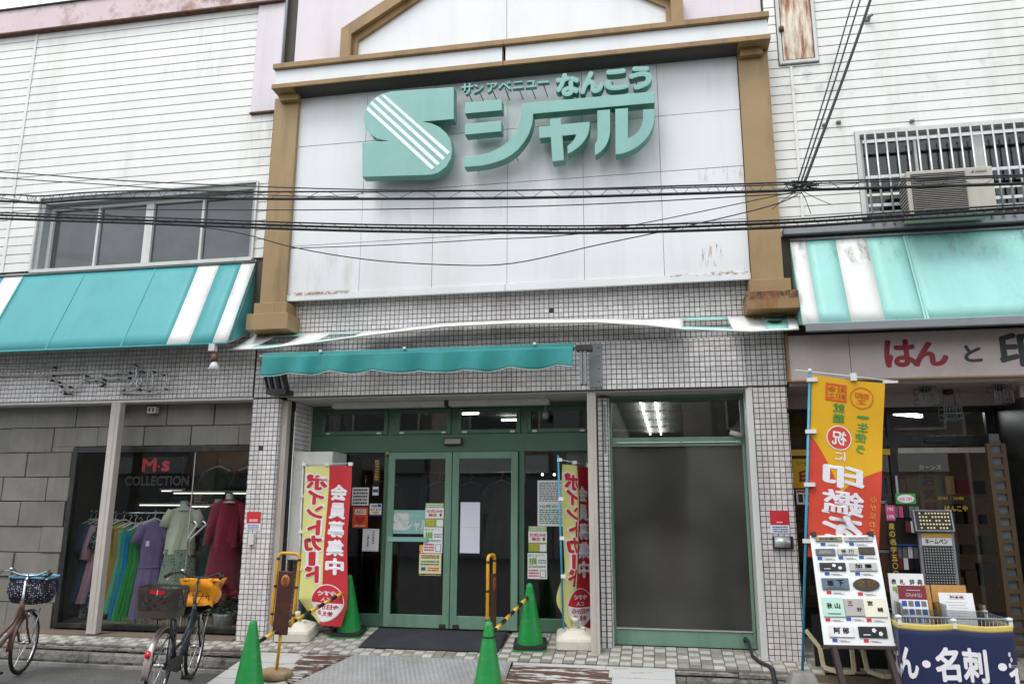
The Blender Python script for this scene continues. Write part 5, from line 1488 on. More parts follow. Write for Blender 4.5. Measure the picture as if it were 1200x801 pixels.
# ================================================================== YELLOW SIGN STANDS
def stand(label, x, y, rz, board=True, tilt=0.):
    t = thing('sign_stand', label, 'sign stand', (0, 0, 0), 'yellow pipe sign stands')
    MB().lathe([(0, .0), (.165, .0), (.165, .055), (.15, .07), (.03, .072), (0, .072)], (0, 0, 0), 26).build('base_disc', M['stone_base'], t)
    fr = MB(); w, zb, zt, r = .115, .50, 1.24, .05
    path = [(-w + .03, 0, zb)] + [(-w, 0, zb + .04), (-w, 0, zt - r)]
    path += [(-w + r - r * math.cos(a * math.pi / 8), 0, zt - r + r * math.sin(a * math.pi / 8)) for a in range(1, 5)]
    path += [(w - r + r * math.sin(a * math.pi / 8), 0, zt - r + r * math.cos(a * math.pi / 8)) for a in range(0, 5)]
    path += [(w, 0, zb + .04), (w - .03, 0, zb)]
    fr.tube(path, .017, 10); fr.build('pipe_frame', M['yellow_pipe'], t)
    MB().tube([(0, .0, .06), (0, .0, .56)], .016, 10).build('stem', M['yellow_pipe'], t)
    for z in (.62, .9, 1.18):
        for s in (-1, 1):
            MB().tube([(s * w, 0, z - .012), (s * w, 0, z + .012)], .0195, 8).build('collar', M['dark_metal'], t)
    bd = MB().box(-.083, .083, -.035, -.018, .42, 1.06).build('board', M['brown_board'], t, bevel=.008)
    if board:
        mk = MB().lathe([(0, 0), (.052, 0), (.052, .002), (0, .002)], (0, 0, 0), 24); mo = mk.build('round_mark', M['stamp'], t)
        mo.location = (0.0, -.0355, .96); mo.rotation_euler = (math.pi / 2, 0, 0); mo.scale = (.9, 1.25, 1)
        tx = MB(); put(tx, wallfn(-.0385), '松', 0, .975, .055, .05, off=.02); put(tx, wallfn(-.0385), '上', 0, .925, .03, .04, off=.02)
        tx.build('mark_print', M['brown_board'], t)
    t.location = (x, y, rz_(y)); t.rotation_euler = (0, tilt, rz)
    return t
stand('yellow pipe stand with a long dark brown board on a round concrete disc', -3.98, -1.0, .12, True, math.radians(3))
stand('yellow pipe stand seen edge-on behind the centre front cone', -1.72, -.95, math.radians(85), True)

# ================================================================== POSTERS AND NOTICES ON THE GLASS
def poster(name, label, x0, x1, z0, z1, m, Y, prints=(), group=None, cat='poster'):
    mb = MB().box(x0, x1, Y - .003, Y, z0, z1)
    o = mb.build(name, M[m], None, loc=((x0 + x1) / 2, Y, z0)); tag(o, label, cat, group)
    for k_, (pm, kind, *a) in enumerate(prints):
        p = MB(); e = .0031 + .0004 * k_
        if kind == 'r':
            u0, u1, v0, v1 = a; p.box(x0 + (x1 - x0) * u0, x0 + (x1 - x0) * u1, Y - e - .0006, Y - e, z0 + (z1 - z0) * v0, z0 + (z1 - z0) * v1)
        elif kind == 't':
            txt, u, v, h, w = a[:5]; off = a[5] if len(a) > 5 else .02
            put(p, wallfn(Y - e - .0005), txt, x0 + (x1 - x0) * u, z0 + (z1 - z0) * v, h * (z1 - z0), w * (x1 - x0), off=off)
        elif kind == 'l':                        # lines of small print
            n, u0, u1, v0, v1 = a; r = random.Random(n + int(x0 * 100))
            for i in range(n):
                z = z0 + (z1 - z0) * (v1 + (v0 - v1) * (i + .5) / n); hh = (z1 - z0) * (v1 - v0) / n * .28
                u = u0
                while u < u1 - .02:
                    w = r.uniform(.03, .12); ue = min(u + w, u1)
                    p.box(x0 + (x1 - x0) * u, x0 + (x1 - x0) * ue, Y - e - .0006, Y - e, z - hh, z + hh); u = ue + r.uniform(.012, .03)
        elif kind == 'h':                        # heart
            pts = [(16 * math.sin(t) ** 3, 13 * math.cos(t) - 5 * math.cos(2 * t) - 2 * math.cos(3 * t) - math.cos(4 * t)) for t in [i * 2 * math.pi / 30 for i in range(30)]]
            u, v, s = a; p.prism([(x0 + (x1 - x0) * u + q[0] * s, z0 + (z1 - z0) * v + q[1] * s) for q in pts], wallfn(Y - e), 0, .0012)
        p.build('printing', M[pm], o)
    return o
GY = EY + .038       # outside of the fixed side lights
DY = EY - .032       # outside of the door glass
poster('notice', 'white opening-hours notice beside the red banner, above the orange heart sticker', -3.94, -3.71, 1.44, 1.67, 'paper', GY, [('pr_black', 'l', 5, .08, .92, .05, .95)], cat='notice')
poster('sticker', 'orange sticker with a red heart on the left side window', -3.92, -3.71, 1.16, 1.42, 'pr_orange', GY, [('paper', 'r', .14, .86, .64, .90), ('pr_red', 't', 'AED', .5, .77, .16, .58, .02), ('pr_red', 'h', .5, .38, .0042), ('pr_white', 'l', 1, .15, .85, .06, .14)], cat='sticker')
poster('sticker', 'small white and blue sticker at the top right of the heart sticker', -3.69, -3.53, 1.31, 1.465, 'paper', GY, [('pr_blue', 'r', 0, 1, 0, .12), ('pr_black', 't', '宅配', .4, .80, .2, .5, .02), ('pr_black', 't', 'あります', .5, .52, .18, .85, .02), ('pr_gold', 'r', .22, .78, .2, .38), ('pr_blue', 'r', .68, .95, .72, .95)], cat='sticker')
poster('notice', 'white notice with two columns of black writing low on the left side window', -3.77, -3.55, .87, 1.15, 'paper', GY,
       [('pr_black', 't', c, .66, .86 - i * .125, .085, .13) for i, c in enumerate('本日営業中')] + [('pr_black', 't', c, .34, .70 - i * .11, .08, .11) for i, c in enumerate('土曜も営業')] + [('pr_grey', 'r', .05, .95, .955, .965), ('pr_grey', 'r', .05, .95, .035, .045)], cat='notice')
poster('sticker', 'tall narrow black sticker with gold writing high on the left side window', -3.66, -3.565, 1.70, 2.04, 'black', GY, [('pr_gold', 't', c, .5, .9 - i * .1, .075, .6) for i, c in enumerate('防犯カメラ作動中')], cat='sticker')
poster('sticker', 'tiny white and blue tag under the black sticker', -3.66, -3.58, 1.57, 1.68, 'paper', GY, [('pr_blue', 'r', .05, .95, .35, .7)], cat='sticker')
# door sign with the shop mark, cream reversed from the wall sign colours
ds = poster('door_sign', 'mint door sign with cream striped S mark on the left sliding door', -3.40, -2.88, 1.095, 1.385, 'mint', DY, cat='door sign')
cx0, cz0 = -3.385, 1.115
S2 = [(cx0 + .04 + (x + 3.545) * .175, cz0 + .02 + (z - 5.40) * .18) for x, z in S_]
MB().prism(S2, wallfn(DY - .0031), 0, .002).build('shop_mark', M['fixture'], ds)
for pl in ([(-3.318, 6.545), (-3.285, 6.545), (-2.402, 5.685), (-2.424, 5.662)], [(-3.390, 6.503), (-3.370, 6.526), (-2.462, 5.617), (-2.484, 5.595)], [(-3.452, 6.442), (-3.432, 6.464), (-2.528, 5.550), (-2.552, 5.528)]):
    MB().prism([(cx0 + .04 + (x + 3.545) * .175, cz0 + .02 + (z - 5.40) * .18) for x, z in pl], wallfn(DY - .0052), 0, .001).build('mark_stripe', M['mint'], ds)
tx = MB(); put(tx, wallfn(DY - .0045), 'シャル', -3.03, 1.20, .12, .29, off=.05); put(tx, wallfn(DY - .0045), 'サンアベニュー', -3.06, 1.315, .025, .19, off=.02)
tx.build('shop_lettering', M['fixture'], ds)
MB().box(-3.40, -2.88, DY - .03, DY - .003, 1.0, 1.055).build('door_sign_bar', M['mint'], ds)
def leaf_poster(label, x0, x1, z0, z1, Y):
    return poster('poster', label, x0, x1, z0, z1, 'paper', Y, [('pr_leaf', 'r', 0, 1, .80, 1), ('paper', 'l', 2, .05, .95, .82, .98), ('pr_red', 't', '公式LINE', .5, .66, .12, .86, .03), ('pr_red', 't', '誕生', .42, .50, .12, .45, .03), ('terracotta', 'r', .78, .9, .44, .56), ('pr_leaf', 'r', 0, 1, 0, .36), ('pr_gold', 'l', 3, .06, .55, .05, .33), ('paper', 'r', .62, .97, .03, .30)])
def loss_poster(label, x0, x1, z0, z1, Y):
    return poster('poster', label, x0, x1, z0, z1, 'paper', Y, [('pr_leaf', 't', '知らなくて', .45, .90, .10, .8, .02), ('pr_leaf', 't', '損', .27, .68, .26, .42, .03), ('pr_grey', 'l', 2, .55, .95, .58, .76), ('pr_dgreen', 'l', 2, .06, .94, .42, .52), ('pr_red', 'l', 3, .06, .58, .06, .38), ('pr_dgreen', 'r', .64, .94, .06, .34), ('paper', 'r', .67, .91, .08, .32)])
leaf_poster('green and white poster with red writing, taped on the left sliding door', -2.92, -2.68, 1.18, 1.475, DY - .004)
loss_poster('white poster with one large green character, taped below another on the left sliding door', -2.935, -2.69, .865, 1.178, DY - .0035)
leaf_poster('green and white poster with red writing, on the side window behind the right cone', -1.615, -1.385, .89, 1.20, GY)
loss_poster('white poster with one large green character, on the side window just above the right cone', -1.625, -1.385, .575, .88, GY)
poster('poster', 'cream poster with a dark red heading, lowest on the left sliding door', -2.985, -2.70, .595, .96, 'paper_yellow', DY, [('pr_gold', 'r', 0, .3, .84, 1), ('pr_red', 'r', .0, 1, .72, .82), ('paper', 'l', 1, .05, .95, .73, .81), ('pr_black', 'l', 2, .1, .9, .55, .68), ('pr_dgreen', 'l', 2, .08, .92, .32, .5), ('pr_blue', 'r', .1, .3, .16, .27), ('pr_red', 'l', 2, .4, .9, .14, .28), ('pr_black', 'l', 1, .0, 1, .0, .08)])
poster('notice', 'large blank bluish white sheet taped on the right sliding door', -2.465, -2.215, .87, 1.485, 'paper_grey', DY, [('pr_grey', 'r', .02, .98, .500, .503)], cat='notice')
poster('notice_board', 'notice board of dense print, grey upper half and green lower half, behind the right banner', -1.50, -1.06, 1.20, 1.755, 'paper', GY,
       [('pr_grey', 'l', 12, .05, .95, .53, .96), ('pr_dgreen', 't', '10月のお得', .5, .43, .07, .86, .03), ('pr_dgreen', 'l', 7, .05, .95, .04, .37)], cat='notice board')
poster('sticker', 'red notice sticker on the left tiled pillar', -4.985, -4.80, 1.14, 1.36, 'paper', -.012, [('pr_red', 'r', 0, 1, .36, 1), ('pr_white', 'l', 2, .2, .8, .45, .6), ('pr_blue', 'l', 3, .1, .9, .03, .32)], cat='sticker')
poster('sticker', 'red notice sticker on the right tiled pillar', 1.16, 1.355, 1.16, 1.40, 'paper', -.012, [('pr_red', 'r', 0, 1, .36, 1), ('pr_white', 'l', 1, .35, .65, .45, .52), ('pr_blue', 'l', 3, .1, .9, .03, .32)], cat='sticker')
ib = thing('intercom', 'grey intercom box below the red sticker on the right pillar', 'intercom', (1.28, -.05, 1.05))
MB().box(1.17, 1.38, -.05, -.012, 1.0, 1.13).build('bracket', M['dark_metal'], ib, bevel=.006)
MB().tube([(1.185, -.06, 1.07), (1.34, -.06, 1.07)], .055, 16).build('housing', M['alu'], ib)
MB().box(-4.93, -4.86, -.05, -.012, .97, 1.10).build('wall_box', M['fixture'], None, loc=(-4.9, 0, 1)); tag(bpy.data.objects['wall_box'], 'small grey socket box below the red sticker on the left pillar', 'socket box')
cb = thing('cabinet', 'tall pale metal cabinet standing behind the left banner', 'cabinet', (-4.32, .45, fz(.45)))
MB().box(-4.55, -4.02, .24, .70, .78, 2.10).build('cabinet_body', M['fixture'], cb, bevel=.01)
MB().box(-4.53, -4.50, .26, .30, fz(.3), .78).box(-4.10, -4.06, .6, .64, fz(.6), .78).build('leg', M['dark_metal'], cb)
MB().tube([(-4.50, .14, fz(.15)), (-4.505, .13, 2.6)], .006, 5).build('hanging_cord', M['pole_white'], None, loc=(-4.5, .14, 0)); tag(bpy.data.objects['hanging_cord'], 'thin pale cord hanging beside the left beige post', 'cord')

# ================================================================== BICYCLES
def bicycle(label, frame_m, bar_m, steer, front, rear, x, y, heading):
    t = thing('bicycle', label, 'bicycle', (0, 0, 0), 'bicycles parked at the kerb')
    R = .33
    def wheel(cx, rot):
        """built round its own axle, then turned with the steering"""
        w = MB()
        circ = lambda r, n=36: [(r * math.cos(2 * math.pi * i / n), 0, r * math.sin(2 * math.pi * i / n)) for i in range(n)]
        o = w.tube(circ(.312), .019, 8, closed=True).build('tyre', M['tyre'], t)
        rm = MB().tube(circ(.287), .010, 6, closed=True).build('rim', M['chrome'], o)
        sp = MB()
        for i in range(28):
            a = 2 * math.pi * i / 28; s = .03 * (1 if i % 2 else -1); a2 = a + .5 * (1 if i % 4 < 2 else -1)
            sp.tube([(.022 * math.cos(a2), s, .022 * math.sin(a2)), (.283 * math.cos(a), 0, .283 * math.sin(a))], .0016, 4, cap=False)
        tag(sp.build('spokes', M['chrome'], o), kind='stuff')
        MB().tube([(0, -.05, 0), (0, .05, 0)], .022, 10).build('hub', M['chrome'], o)
        o.location = (cx, 0, R); o.rotation_euler = (0, 0, rot)
        return o
    AX, HX, HZ = 1.08, .865, .78                     # front axle, head tube
    wheel(0, 0)
    fr = MB()
    fr.tube([(.875, 0, .66), (.80, 0, .52), (.62, 0, .36), (.43, 0, .27)], .022, 10)
    fr.tube([(.85, 0, .74), (.76, 0, .58), (.58, 0, .44), (.36, 0, .42)], .017, 10)
    fr.tube([(.43, 0, .27), (.36, 0, .46), (.29, 0, .70)], .018, 10)
    for s in (-1, 1):
        fr.tube([(.43, s * .03, .27), (.2, s * .05, .30), (0, s * .06, R)], .011, 8)
        fr.tube([(.31, s * .02, .62), (.15, s * .05, .47), (0, s * .06, R)], .009, 8)
    fr.tube([(.893, 0, .62), (.855, 0, .80)], .024, 12)
    fr.build('frame', frame_m, t)
    MB().tube([(.29, 0, .70), (.27, 0, .82)], .013, 8).build('seat_post', M['chrome'], t)
    sd = MB()
    sd.grid(lambda u, v: (.12 + .27 * u, (.095 - .07 * u ** 1.2) * math.cos(math.pi * v), .83 + .035 * math.sin(math.pi * v) - .02 * math.sin(math.pi * u) + .012 * (1 - u)), 10, 10)
    sd.build('saddle', M['black'], t, solid=.012)
    # rear mudguard, rack, reflector, stand, crank
    mg = MB(); mg.grid(lambda u, v: ((R + .025) * math.cos(math.radians(20 + 170 * u)), -.03 + .06 * v, R + (R + .025) * math.sin(math.radians(20 + 170 * u)) - .012 * (2 * v - 1) ** 2), 20, 4)
    mg.build('rear_mudguard', M['fender_pink'] if rear else frame_m, t, solid=.003)
    MB().lathe([(0, 0), (.024, 0), (.024, .014), (0, .018)], (0, 0, 0), 14).build('reflector', M['reflector'], t)
    rf = [c for c in bpy.data.objects if c.parent == t and c.name.startswith('reflector')][0]; rf.location = (-.345, 0, R + .155); rf.rotation_euler = (0, -math.pi / 2 + .35, 0); rf.scale = (1.5, 1.1, 1)
    rk_ = MB()
    for s in (-.06, 0, .06): rk_.tube([(-.22, s, .78), (.24, s, .77)], .006, 6)
    for s in (-1, 1): rk_.tube([(0, s * .065, R), (-.03, s * .065, .77)], .006, 6)
    rk_.tube([(-.22, -.065, .78), (-.22, .065, .78)], .006, 6); rk_.build('rack', M['dark_metal'], t)
    st = MB()
    for s in (-1, 1): st.tube([(.0, s * .07, R), (-.06, s * .12, .015)], .010, 6)
    st.tube([(-.06, -.12, .015), (-.06, .12, .015)], .010, 6); st.build('stand', M['dark_metal'], t)
    cr = MB().tube([(.43, -.06, .27), (.43, .06, .27)], .02, 10)
    cr.tube([(.43, -.07, .27), (.50, -.075, .13)], .010, 6).tube([(.43, .07, .27), (.36, .075, .41)], .010, 6); cr.build('crank', M['chrome'], t)
    for a in ((.50, -.12, .13), (.36, .12, .41)):
        MB().box(a[0] - .05, a[0] + .05, a[1] - .045, a[1] + .045, a[2] - .012, a[2] + .012).build('pedal', M['black'], t, bevel=.004)
    cg = MB().prism([(-.02, .30), (-.02, .36), (.38, .36), (.50, .34), (.52, .27), (.48, .20), (.38, .20)], lambda u, v, d: (u, -.05 + d, v), -.012, .012)
    cg.build('chain_case', M['black'], t, bevel=.006)
    # everything that turns with the handlebar
    def place(o): o.location = (.865, 0, 0); o.rotation_euler = (0, 0, steer); return o
    o = place(MB().tube([(0, 0, .60), (-.012, 0, 1.01)], .014, 10).tube([(-.012, 0, 1.01), (.04, 0, 1.06)], .013, 8).build('stem', M['chrome'] if bar_m == 'chrome' else M['dark_metal'], t))
    hb = MB(); P = [(-.20, -.28, 1.085), (-.10, -.27, 1.10), (.0, -.20, 1.115), (.05, -.09, 1.065), (.045, 0, 1.06), (.05, .09, 1.065), (.0, .20, 1.115), (-.10, .27, 1.10), (-.20, .28, 1.085)]
    place(hb.tube(P, .011, 8).build('handlebar', M[bar_m], t))
    for s in (-1, 1):
        place(MB().tube([(-.08, s * .272, 1.102), (-.21, s * .282, 1.083)], .017, 10).build('grip', M['black'], t))
        bl = MB().tube([(-.04, s * .255, 1.10), (-.06, s * .265, 1.07), (-.19, s * .275, 1.045)], .006, 6); place(bl.build('brake_lever', M['chrome'], t))
        cb_ = MB().tube([(-.03, s * .235, 1.105), (.10, s * .19, 1.13), (.12, s * .08, .98), (.02, s * .02, .78)], .004, 5); place(cb_.build('brake_cable', M['cable'], t))
    place(MB().lathe([(0, 0), (.022, 0), (.022, .018), (.012, .028), (0, .03)], (.0, .17, 1.12), 12).build('bell', M['chrome'], t))
    fk = MB()
    for s in (-1, 1): fk.tube([(.03, s * .02, .70), (.03, s * .05, .66), (.09, s * .055, .50), (.165, s * .055, .40), (.215, s * .055, R)], .012, 8)
    fk.tube([(.03, -.045, .67), (.03, .045, .67)], .014, 8); place(fk.build('fork', frame_m, t))
    w2 = wheel(0, 0); w2.location = (.865 + .215 * math.cos(steer), .215 * math.sin(steer), R); w2.rotation_euler = (0, 0, steer)
    mg = MB(); mg.grid(lambda u, v: (.215 + (R + .025) * math.cos(math.radians(60 + 125 * u)), -.03 + .06 * v, R + (R + .025) * math.sin(math.radians(60 + 125 * u)) - .012 * (2 * v - 1) ** 2), 16, 4)
    place(mg.build('front_mudguard', frame_m if not rear else M['dark_metal'], t, solid=.003))
    st = MB()
    for s in (-1, 1): st.tube([(.215, s * .06, R), (.26, s * .09, .70)], .005, 6)
    place(st.build('basket_stay', M['chrome'], t))
    lm = MB().lathe([(0, 0), (.03, 0), (.045, .05), (.04, .06), (0, .065)], (0, 0, 0), 14); lo = place(lm.build('headlamp', M['chrome'], t)); lo.location = (.865 + .13 * math.cos(steer), .13 * math.sin(steer), .64); lo.rotation_euler = (0, math.pi / 2, steer)
    # front basket
    def bask(u, v, g=0., x0=.09, l0=.24, w0=.30, zb=.77, h=.25, tp=.28):
        a = 2 * math.pi * u; k = 1 + tp * v
        c, s = math.cos(a), math.sin(a); pw = .34
        return (x0 + l0 / 2 + (abs(c) ** pw * (1 if c > 0 else -1)) * (l0 / 2 * k + g), (abs(s) ** pw * (1 if s > 0 else -1)) * (w0 / 2 * k + g), zb + h * v)
    def wires(mb, **kw):
        for i in range(36): mb.tube([bask(i / 36, v, **kw) for v in (0, .5, 1)], .0028, 4)
        for v in (0, .2, .4, .6, .8, 1): mb.tube([bask(i / 40, v, **kw) for i in range(40)], .003 if v < 1 else .006, 4, closed=True)
        return mb
    o = place(wires(MB()).build('front_basket', M['dark_metal'], t))
    if front == 'orange':
        mb = MB(); mb.grid(lambda u, v: Vector(bask(u, v * 1.06 - .02, .012 + .012 * math.sin(u * 40 + v * 7) + .01 * math.sin(v * 9 + u * 14))) + Vector((0, 0, .015 * math.sin(u * 25))), 60, 10)
        mb.grid(lambda u, v: (Vector(bask(u, 1.03, .012)).lerp(Vector((.21, 0, 1.04)), v)), 40, 4)
        c = mb.build('basket_cover', M['orange_cover'], t); place(c)
    else:
        mb = MB(); mb.grid(lambda u, v: Vector(bask(u, v * 1.08 - .04, .03 * math.sin(math.pi * min(1, v * 1.2)) + .012 + .012 * math.sin(u * 50 + v * 5))), 60, 12)
        mb.grid(lambda u, v: Vector(bask(u, -.04, .01)).lerp(Vector((.21, 0, .73)), v), 40, 3)
        c = mb.build('basket_liner', M['polka'], t); place(c)
        mb = MB(); mb.grid(lambda u, v: Vector(bask(u, 1.02 + .10 * v, .015 + .012 * math.sin(u * 60))), 60, 2); place(mb.build('liner_trim', M['liner_blue'], t, solid=.006))
    if rear:
        RBK = dict(x0=-.34, l0=.36, w0=.36, zb=.80, h=.27, tp=.10)
        mb = MB()
        for v0, v1 in ((0, .26), (.92, 1.0)):
            mb.grid(lambda u, v, v0=v0, v1=v1: bask(u, v0 + (v1 - v0) * v, 0, **RBK), 48, 2)
        for i in range(72):
            mb.tube([bask(i / 72, .26, **RBK), bask((i + 4) / 72, .93, **RBK)], .0040, 4, cap=False); mb.tube([bask(i / 72, .26, **RBK), bask((i - 4) / 72, .93, **RBK)], .0040, 4, cap=False)
        mb.grid(lambda u, v: Vector(bask(u, 0, 0, **RBK)).lerp(Vector((-.16, 0, .80)), v), 32, 2)
        o = mb.build('rear_basket', M['basket_dark'], t)
        MB().box(-.372, -.362, -.08, .05, 1.02, 1.05).build('basket_label', M['reflector'], o)
        tx = MB(); put(tx, lambda u, v, d: (-.374, -u, v), 'I', .015, 1.035, .05, .004); tx.build('label_print', M['pr_white'], o)
    t.location = (x, y, STREET); t.rotation_euler = (math.radians(2.5), 0, math.radians(heading))
    return t
bicycle('brown bicycle with a polka-dot lined front basket, cut off at the left edge', M['brown_bike'], 'chrome', math.radians(16), 'polka', False, -6.90, -2.08, 93)
bicycle('dark bicycle with a brown rear basket and an orange covered front basket', M['navy_bike'], 'dark_metal', math.radians(2), 'orange', True, -4.77, -1.86, 105)

# ================================================================== CLOTHES IN THE SHOP WINDOW
rail = thing('clothes_rail', 'horizontal clothes rail full of hangers inside the dress shop window', 'clothes rail', (-7.3, .85, -.1))
MB().tube([(-8.0, .85, 1.33), (-6.55, .85, 1.33)], .014, 8).build('rail', M['chrome'], rail)
for x in (-7.8, -6.6): MB().tube([(x, .85, -.1), (x, .85, 1.33)], .014, 8).build('upright', M['chrome'], rail)
def garment(label, cat, x, ztop, zbot, wt, wb, dep, rot, m, sleeve=None, lean=0., y=.85, waist=.82, belt=None, hanger=True, folds=9, group='garments hanging on the rail'):
    t = thing('garment', label, cat, (x, y, ztop), group)
    H = ztop - zbot
    cr, sr = math.cos(rot), math.sin(rot)
    def prof(v):
        if v < .05: return .10 + (wt / 2 - .10) * (v / .05) ** .6
        if v < .40: return wt / 2 * (1 - (1 - waist) * (v - .05) / .35)
        return wt / 2 * waist + (wb / 2 - wt / 2 * waist) * ((v - .40) / .60) ** .8
    ph = x * 37
    def fn(u, v):
        a = 2 * math.pi * u; f = 1 + (.03 + .17 * v * v) * math.sin(folds * a + ph + 2 * v + .6 * math.sin(5 * v + ph)) + .05 * v * math.sin(3 * a + ph) + .03 * math.sin(17 * a + 9 * v + ph)
        px, py = prof(v) * math.cos(a) * f, dep / 2 * (.6 + .6 * v) * math.sin(a) * f
        z = -H * v - (.035 * (1 - v) ** 8) * 0 + (.03 * abs(math.cos(a)) ** 3 * -1 if v < .05 else 0)
        return (x + px * cr - py * sr + lean * v, y + px * sr + py * cr, ztop + z)
    mb = MB(); mb.grid(fn, 56, 22); mb.build('cloth', M[m] if isinstance(m, str) else m, t)
    mm = M[m] if isinstance(m, str) else m
    if sleeve:
        for s in (-1, 1):
            L_ = sleeve; a0 = Vector((s * wt * .40, 0, -.055)); a1 = Vector((s * (wt * .5 + .015), 0, -.05 - L_ * .5)); a2 = Vector((s * (wt * .5 + .045), 0, -.05 - L_))
            P = [Vector((x + q.x * cr, y + q.x * sr, ztop + q.z)) for q in (a0, a1, a2)]
            MB().tube(P, [.062, .066, .070], 12).build('sleeve', mm, t)
    if belt:
        bt = MB(); vb = belt
        bt.grid(lambda u, v: Vector(fn(u, vb + .025 * v)) * 1.0, 40, 1); b_ = bt.build('belt', mm, t, solid=.012)
    if hanger:
        hg = MB(); q = lambda a, z: (x + a * cr, y + a * sr, ztop + z)
        hg.tube([q(-wt * .42, -.03), q(-.03, .035), q(.03, .035), q(wt * .42, -.03)], .010, 6).tube([q(0, .035), q(0, .09), q(.025, .12), q(0, .15), q(-.02, .13)], .004, 5)
        hg.build('hanger', M['paper'], t)
    return t
garment('dark jacket at the left end of the clothes rail', 'jacket', -7.83, 1.21, .35, .42, .40, .10, math.radians(62), cloth('charcoal', '23262a'), .5)
garment('dark grey long coat second from the left on the rail', 'coat', -7.75, 1.21, .0, .42, .46, .10, math.radians(62), cloth('grey', '3c4144'), .5, lean=-0.04)
garment('denim blue dress left of the pink garment on the rail', 'dress', -7.65, 1.21, .16, .42, .44, .10, math.radians(60), cloth('denim', '3b5277'), .35, lean=-0.05)
garment('pale pink blouse dress on the rail, left of the window post', 'dress', -7.55, 1.21, .14, .42, .44, .10, math.radians(58), cloth('pink', 'd7a3b4'), .45, lean=-0.05)
garment('navy floral dress directly left of the window post', 'dress', -7.44, 1.20, -.02, .42, .46, .10, math.radians(58), M['floral'], .3, lean=-0.05)
for dx, l in ((-7.72, 'pale patterned scarf end hanging below the denim dress'), (-7.60, 'pale patterned scarf end hanging below the pink dress')):
    garment(l, 'scarf', dx, .30, -.06, .10, .13, .05, .9, cloth('pale', 'b9bdb4'), None, y=.80, hanger=False, group='scarf ends in the window')
garment('mustard yellow dress just right of the window post', 'dress', -7.31, 1.20, -.03, .42, .44, .10, math.radians(60), cloth('mustard', 'a89a25'), .2, lean=-0.02)
garment('black top over a tan skirt, right of the mustard dress', 'dress', -7.21, 1.16, .0, .38, .42, .10, math.radians(60), cloth('tan', 'a97b45'), None, lean=-0.06)
garment('sea green dress between the tan skirt and the blue dress', 'dress', -7.13, 1.16, .02, .40, .42, .09, math.radians(60), cloth('seagreen', '4fa58c'), None, lean=-0.07)
garment('bright blue dress on the rail between two greens', 'dress', -7.05, 1.12, -.10, .38, .40, .10, math.radians(60), cloth('blue', '1d7fb4'), None, lean=-0.09)
garment('bright green pleated dress right of the blue dress', 'dress', -6.95, 1.18, -.10, .40, .52, .12, math.radians(56), cloth('green', '2f8a3a'), None, lean=-0.06, folds=14)
garment('dark green pleated dress beside the purple dress', 'dress', -6.85, 1.19, -.09, .40, .50, .12, math.radians(52), cloth('dgreen', '1f7a3c'), None, lean=-0.05, folds=14)
pd = garment('long purple belted dress with short sleeves facing the street', 'dress', -6.74, 1.22, -.04, .33, .38, .15, math.radians(22), cloth('purple', '7a6391'), .24, y=.72, belt=.46, waist=.80)
MB().box(-6.76, -6.71, .60, .605, .90, .97).build('price_tag', M['paper'], pd)
# a few pieces of stock just inside the green doors
for x, y, h, lab in ((-3.1, 1.9, '31405c', 'dark blue dress hanging inside behind the left green door'), (-2.15, 1.7, '77786f', 'grey dress hanging inside behind the right green door'), (-2.75, 2.4, '8a8880', 'pale blouse hanging deep inside behind the green doors'), (-1.4, 2.0, '5a5048', 'brown coat hanging inside behind the right side window'), (-3.85, 1.7, '4c5547', 'olive coat hanging inside behind the left side window')):
    garment(lab, 'garment', x, 1.75, .75, .42, .46, .14, .3, cloth('in_' + h, h), .35, y=y, group='garments hanging inside the store')
ir = thing('clothes_rail', 'clothes rail just inside the green doors', 'clothes rail', (-2.6, 1.8, -.05))
MB().tube([(-4.2, 1.85, 1.9), (-1.0, 1.85, 1.9)], .014, 8).build('rail', M['chrome'], ir)
for x in (-4.2, -1.0): MB().tube([(x, 1.85, -.05), (x, 1.85, 1.9)], .016, 8).build('upright', M['chrome'], ir)
M['sage_lace'] = dots_mat('sage_lace', hexc('8c9785'), hexc('5f6b5c'), 26, .36)
# mannequins
def mannequin(label, x, y, ztop, m_top, m_skirt, length, sleeve):
    t = garment(label, 'mannequin', x, ztop, ztop - .62, .36, .36, .20, math.radians(28), m_top, sleeve, y=y, waist=.92, hanger=False, folds=5, group='dress forms in the window')
    t.name = 'mannequin'; ORG[t.name] = Vector((x, y, ztop))
    MB().lathe([(.055, .07), (.05, .03), (.06, -.02), (.10, -.05)], (x, y, ztop), 14).lathe([(0, .075), (.05, .07)], (x, y, ztop), 14).build('neck', M['fixture'], t)
    mb = MB(); cr, sr = math.cos(.49), math.sin(.49)
    def fn(u, v):
        a = 2 * math.pi * u; w = (.19 + .07 * v) * (1 + .07 * v * math.sin(11 * a)); d = .12 + .05 * v
        return (x + w * math.cos(a) * cr - d * math.sin(a) * sr, y + w * math.cos(a) * sr + d * math.sin(a) * cr, ztop - .56 - length * v)
    mb.grid(fn, 44, 10); mb.build('skirt', m_skirt, t)
    MB().tube([(x, y, -.1), (x, y, ztop - .6)], .016, 8).lathe([(.18, -.1), (.17, -.085), (0, -.08)], (x, y, 0), 18).build('stand', M['dark_metal'], t)
    return t
mannequin('dress form in a cream top and sage lace skirt behind the door handles', -6.36, .78, 1.42, cloth('cream', 'c9c6b2'), M['sage_lace'], .60, .22)
mannequin('dress form in a long wine red dress at the right of the window', -5.66, .72, 1.52, cloth('wine', '8d1d33'), cloth('wine_skirt', '7d1a2e'), .72, .55)
mannequin('dress form in dark bottle green between the cream and red forms', -6.02, 1.05, 1.45, cloth('bottle', '163c33'), cloth('bottle_skirt', '17332d'), .6, .3)
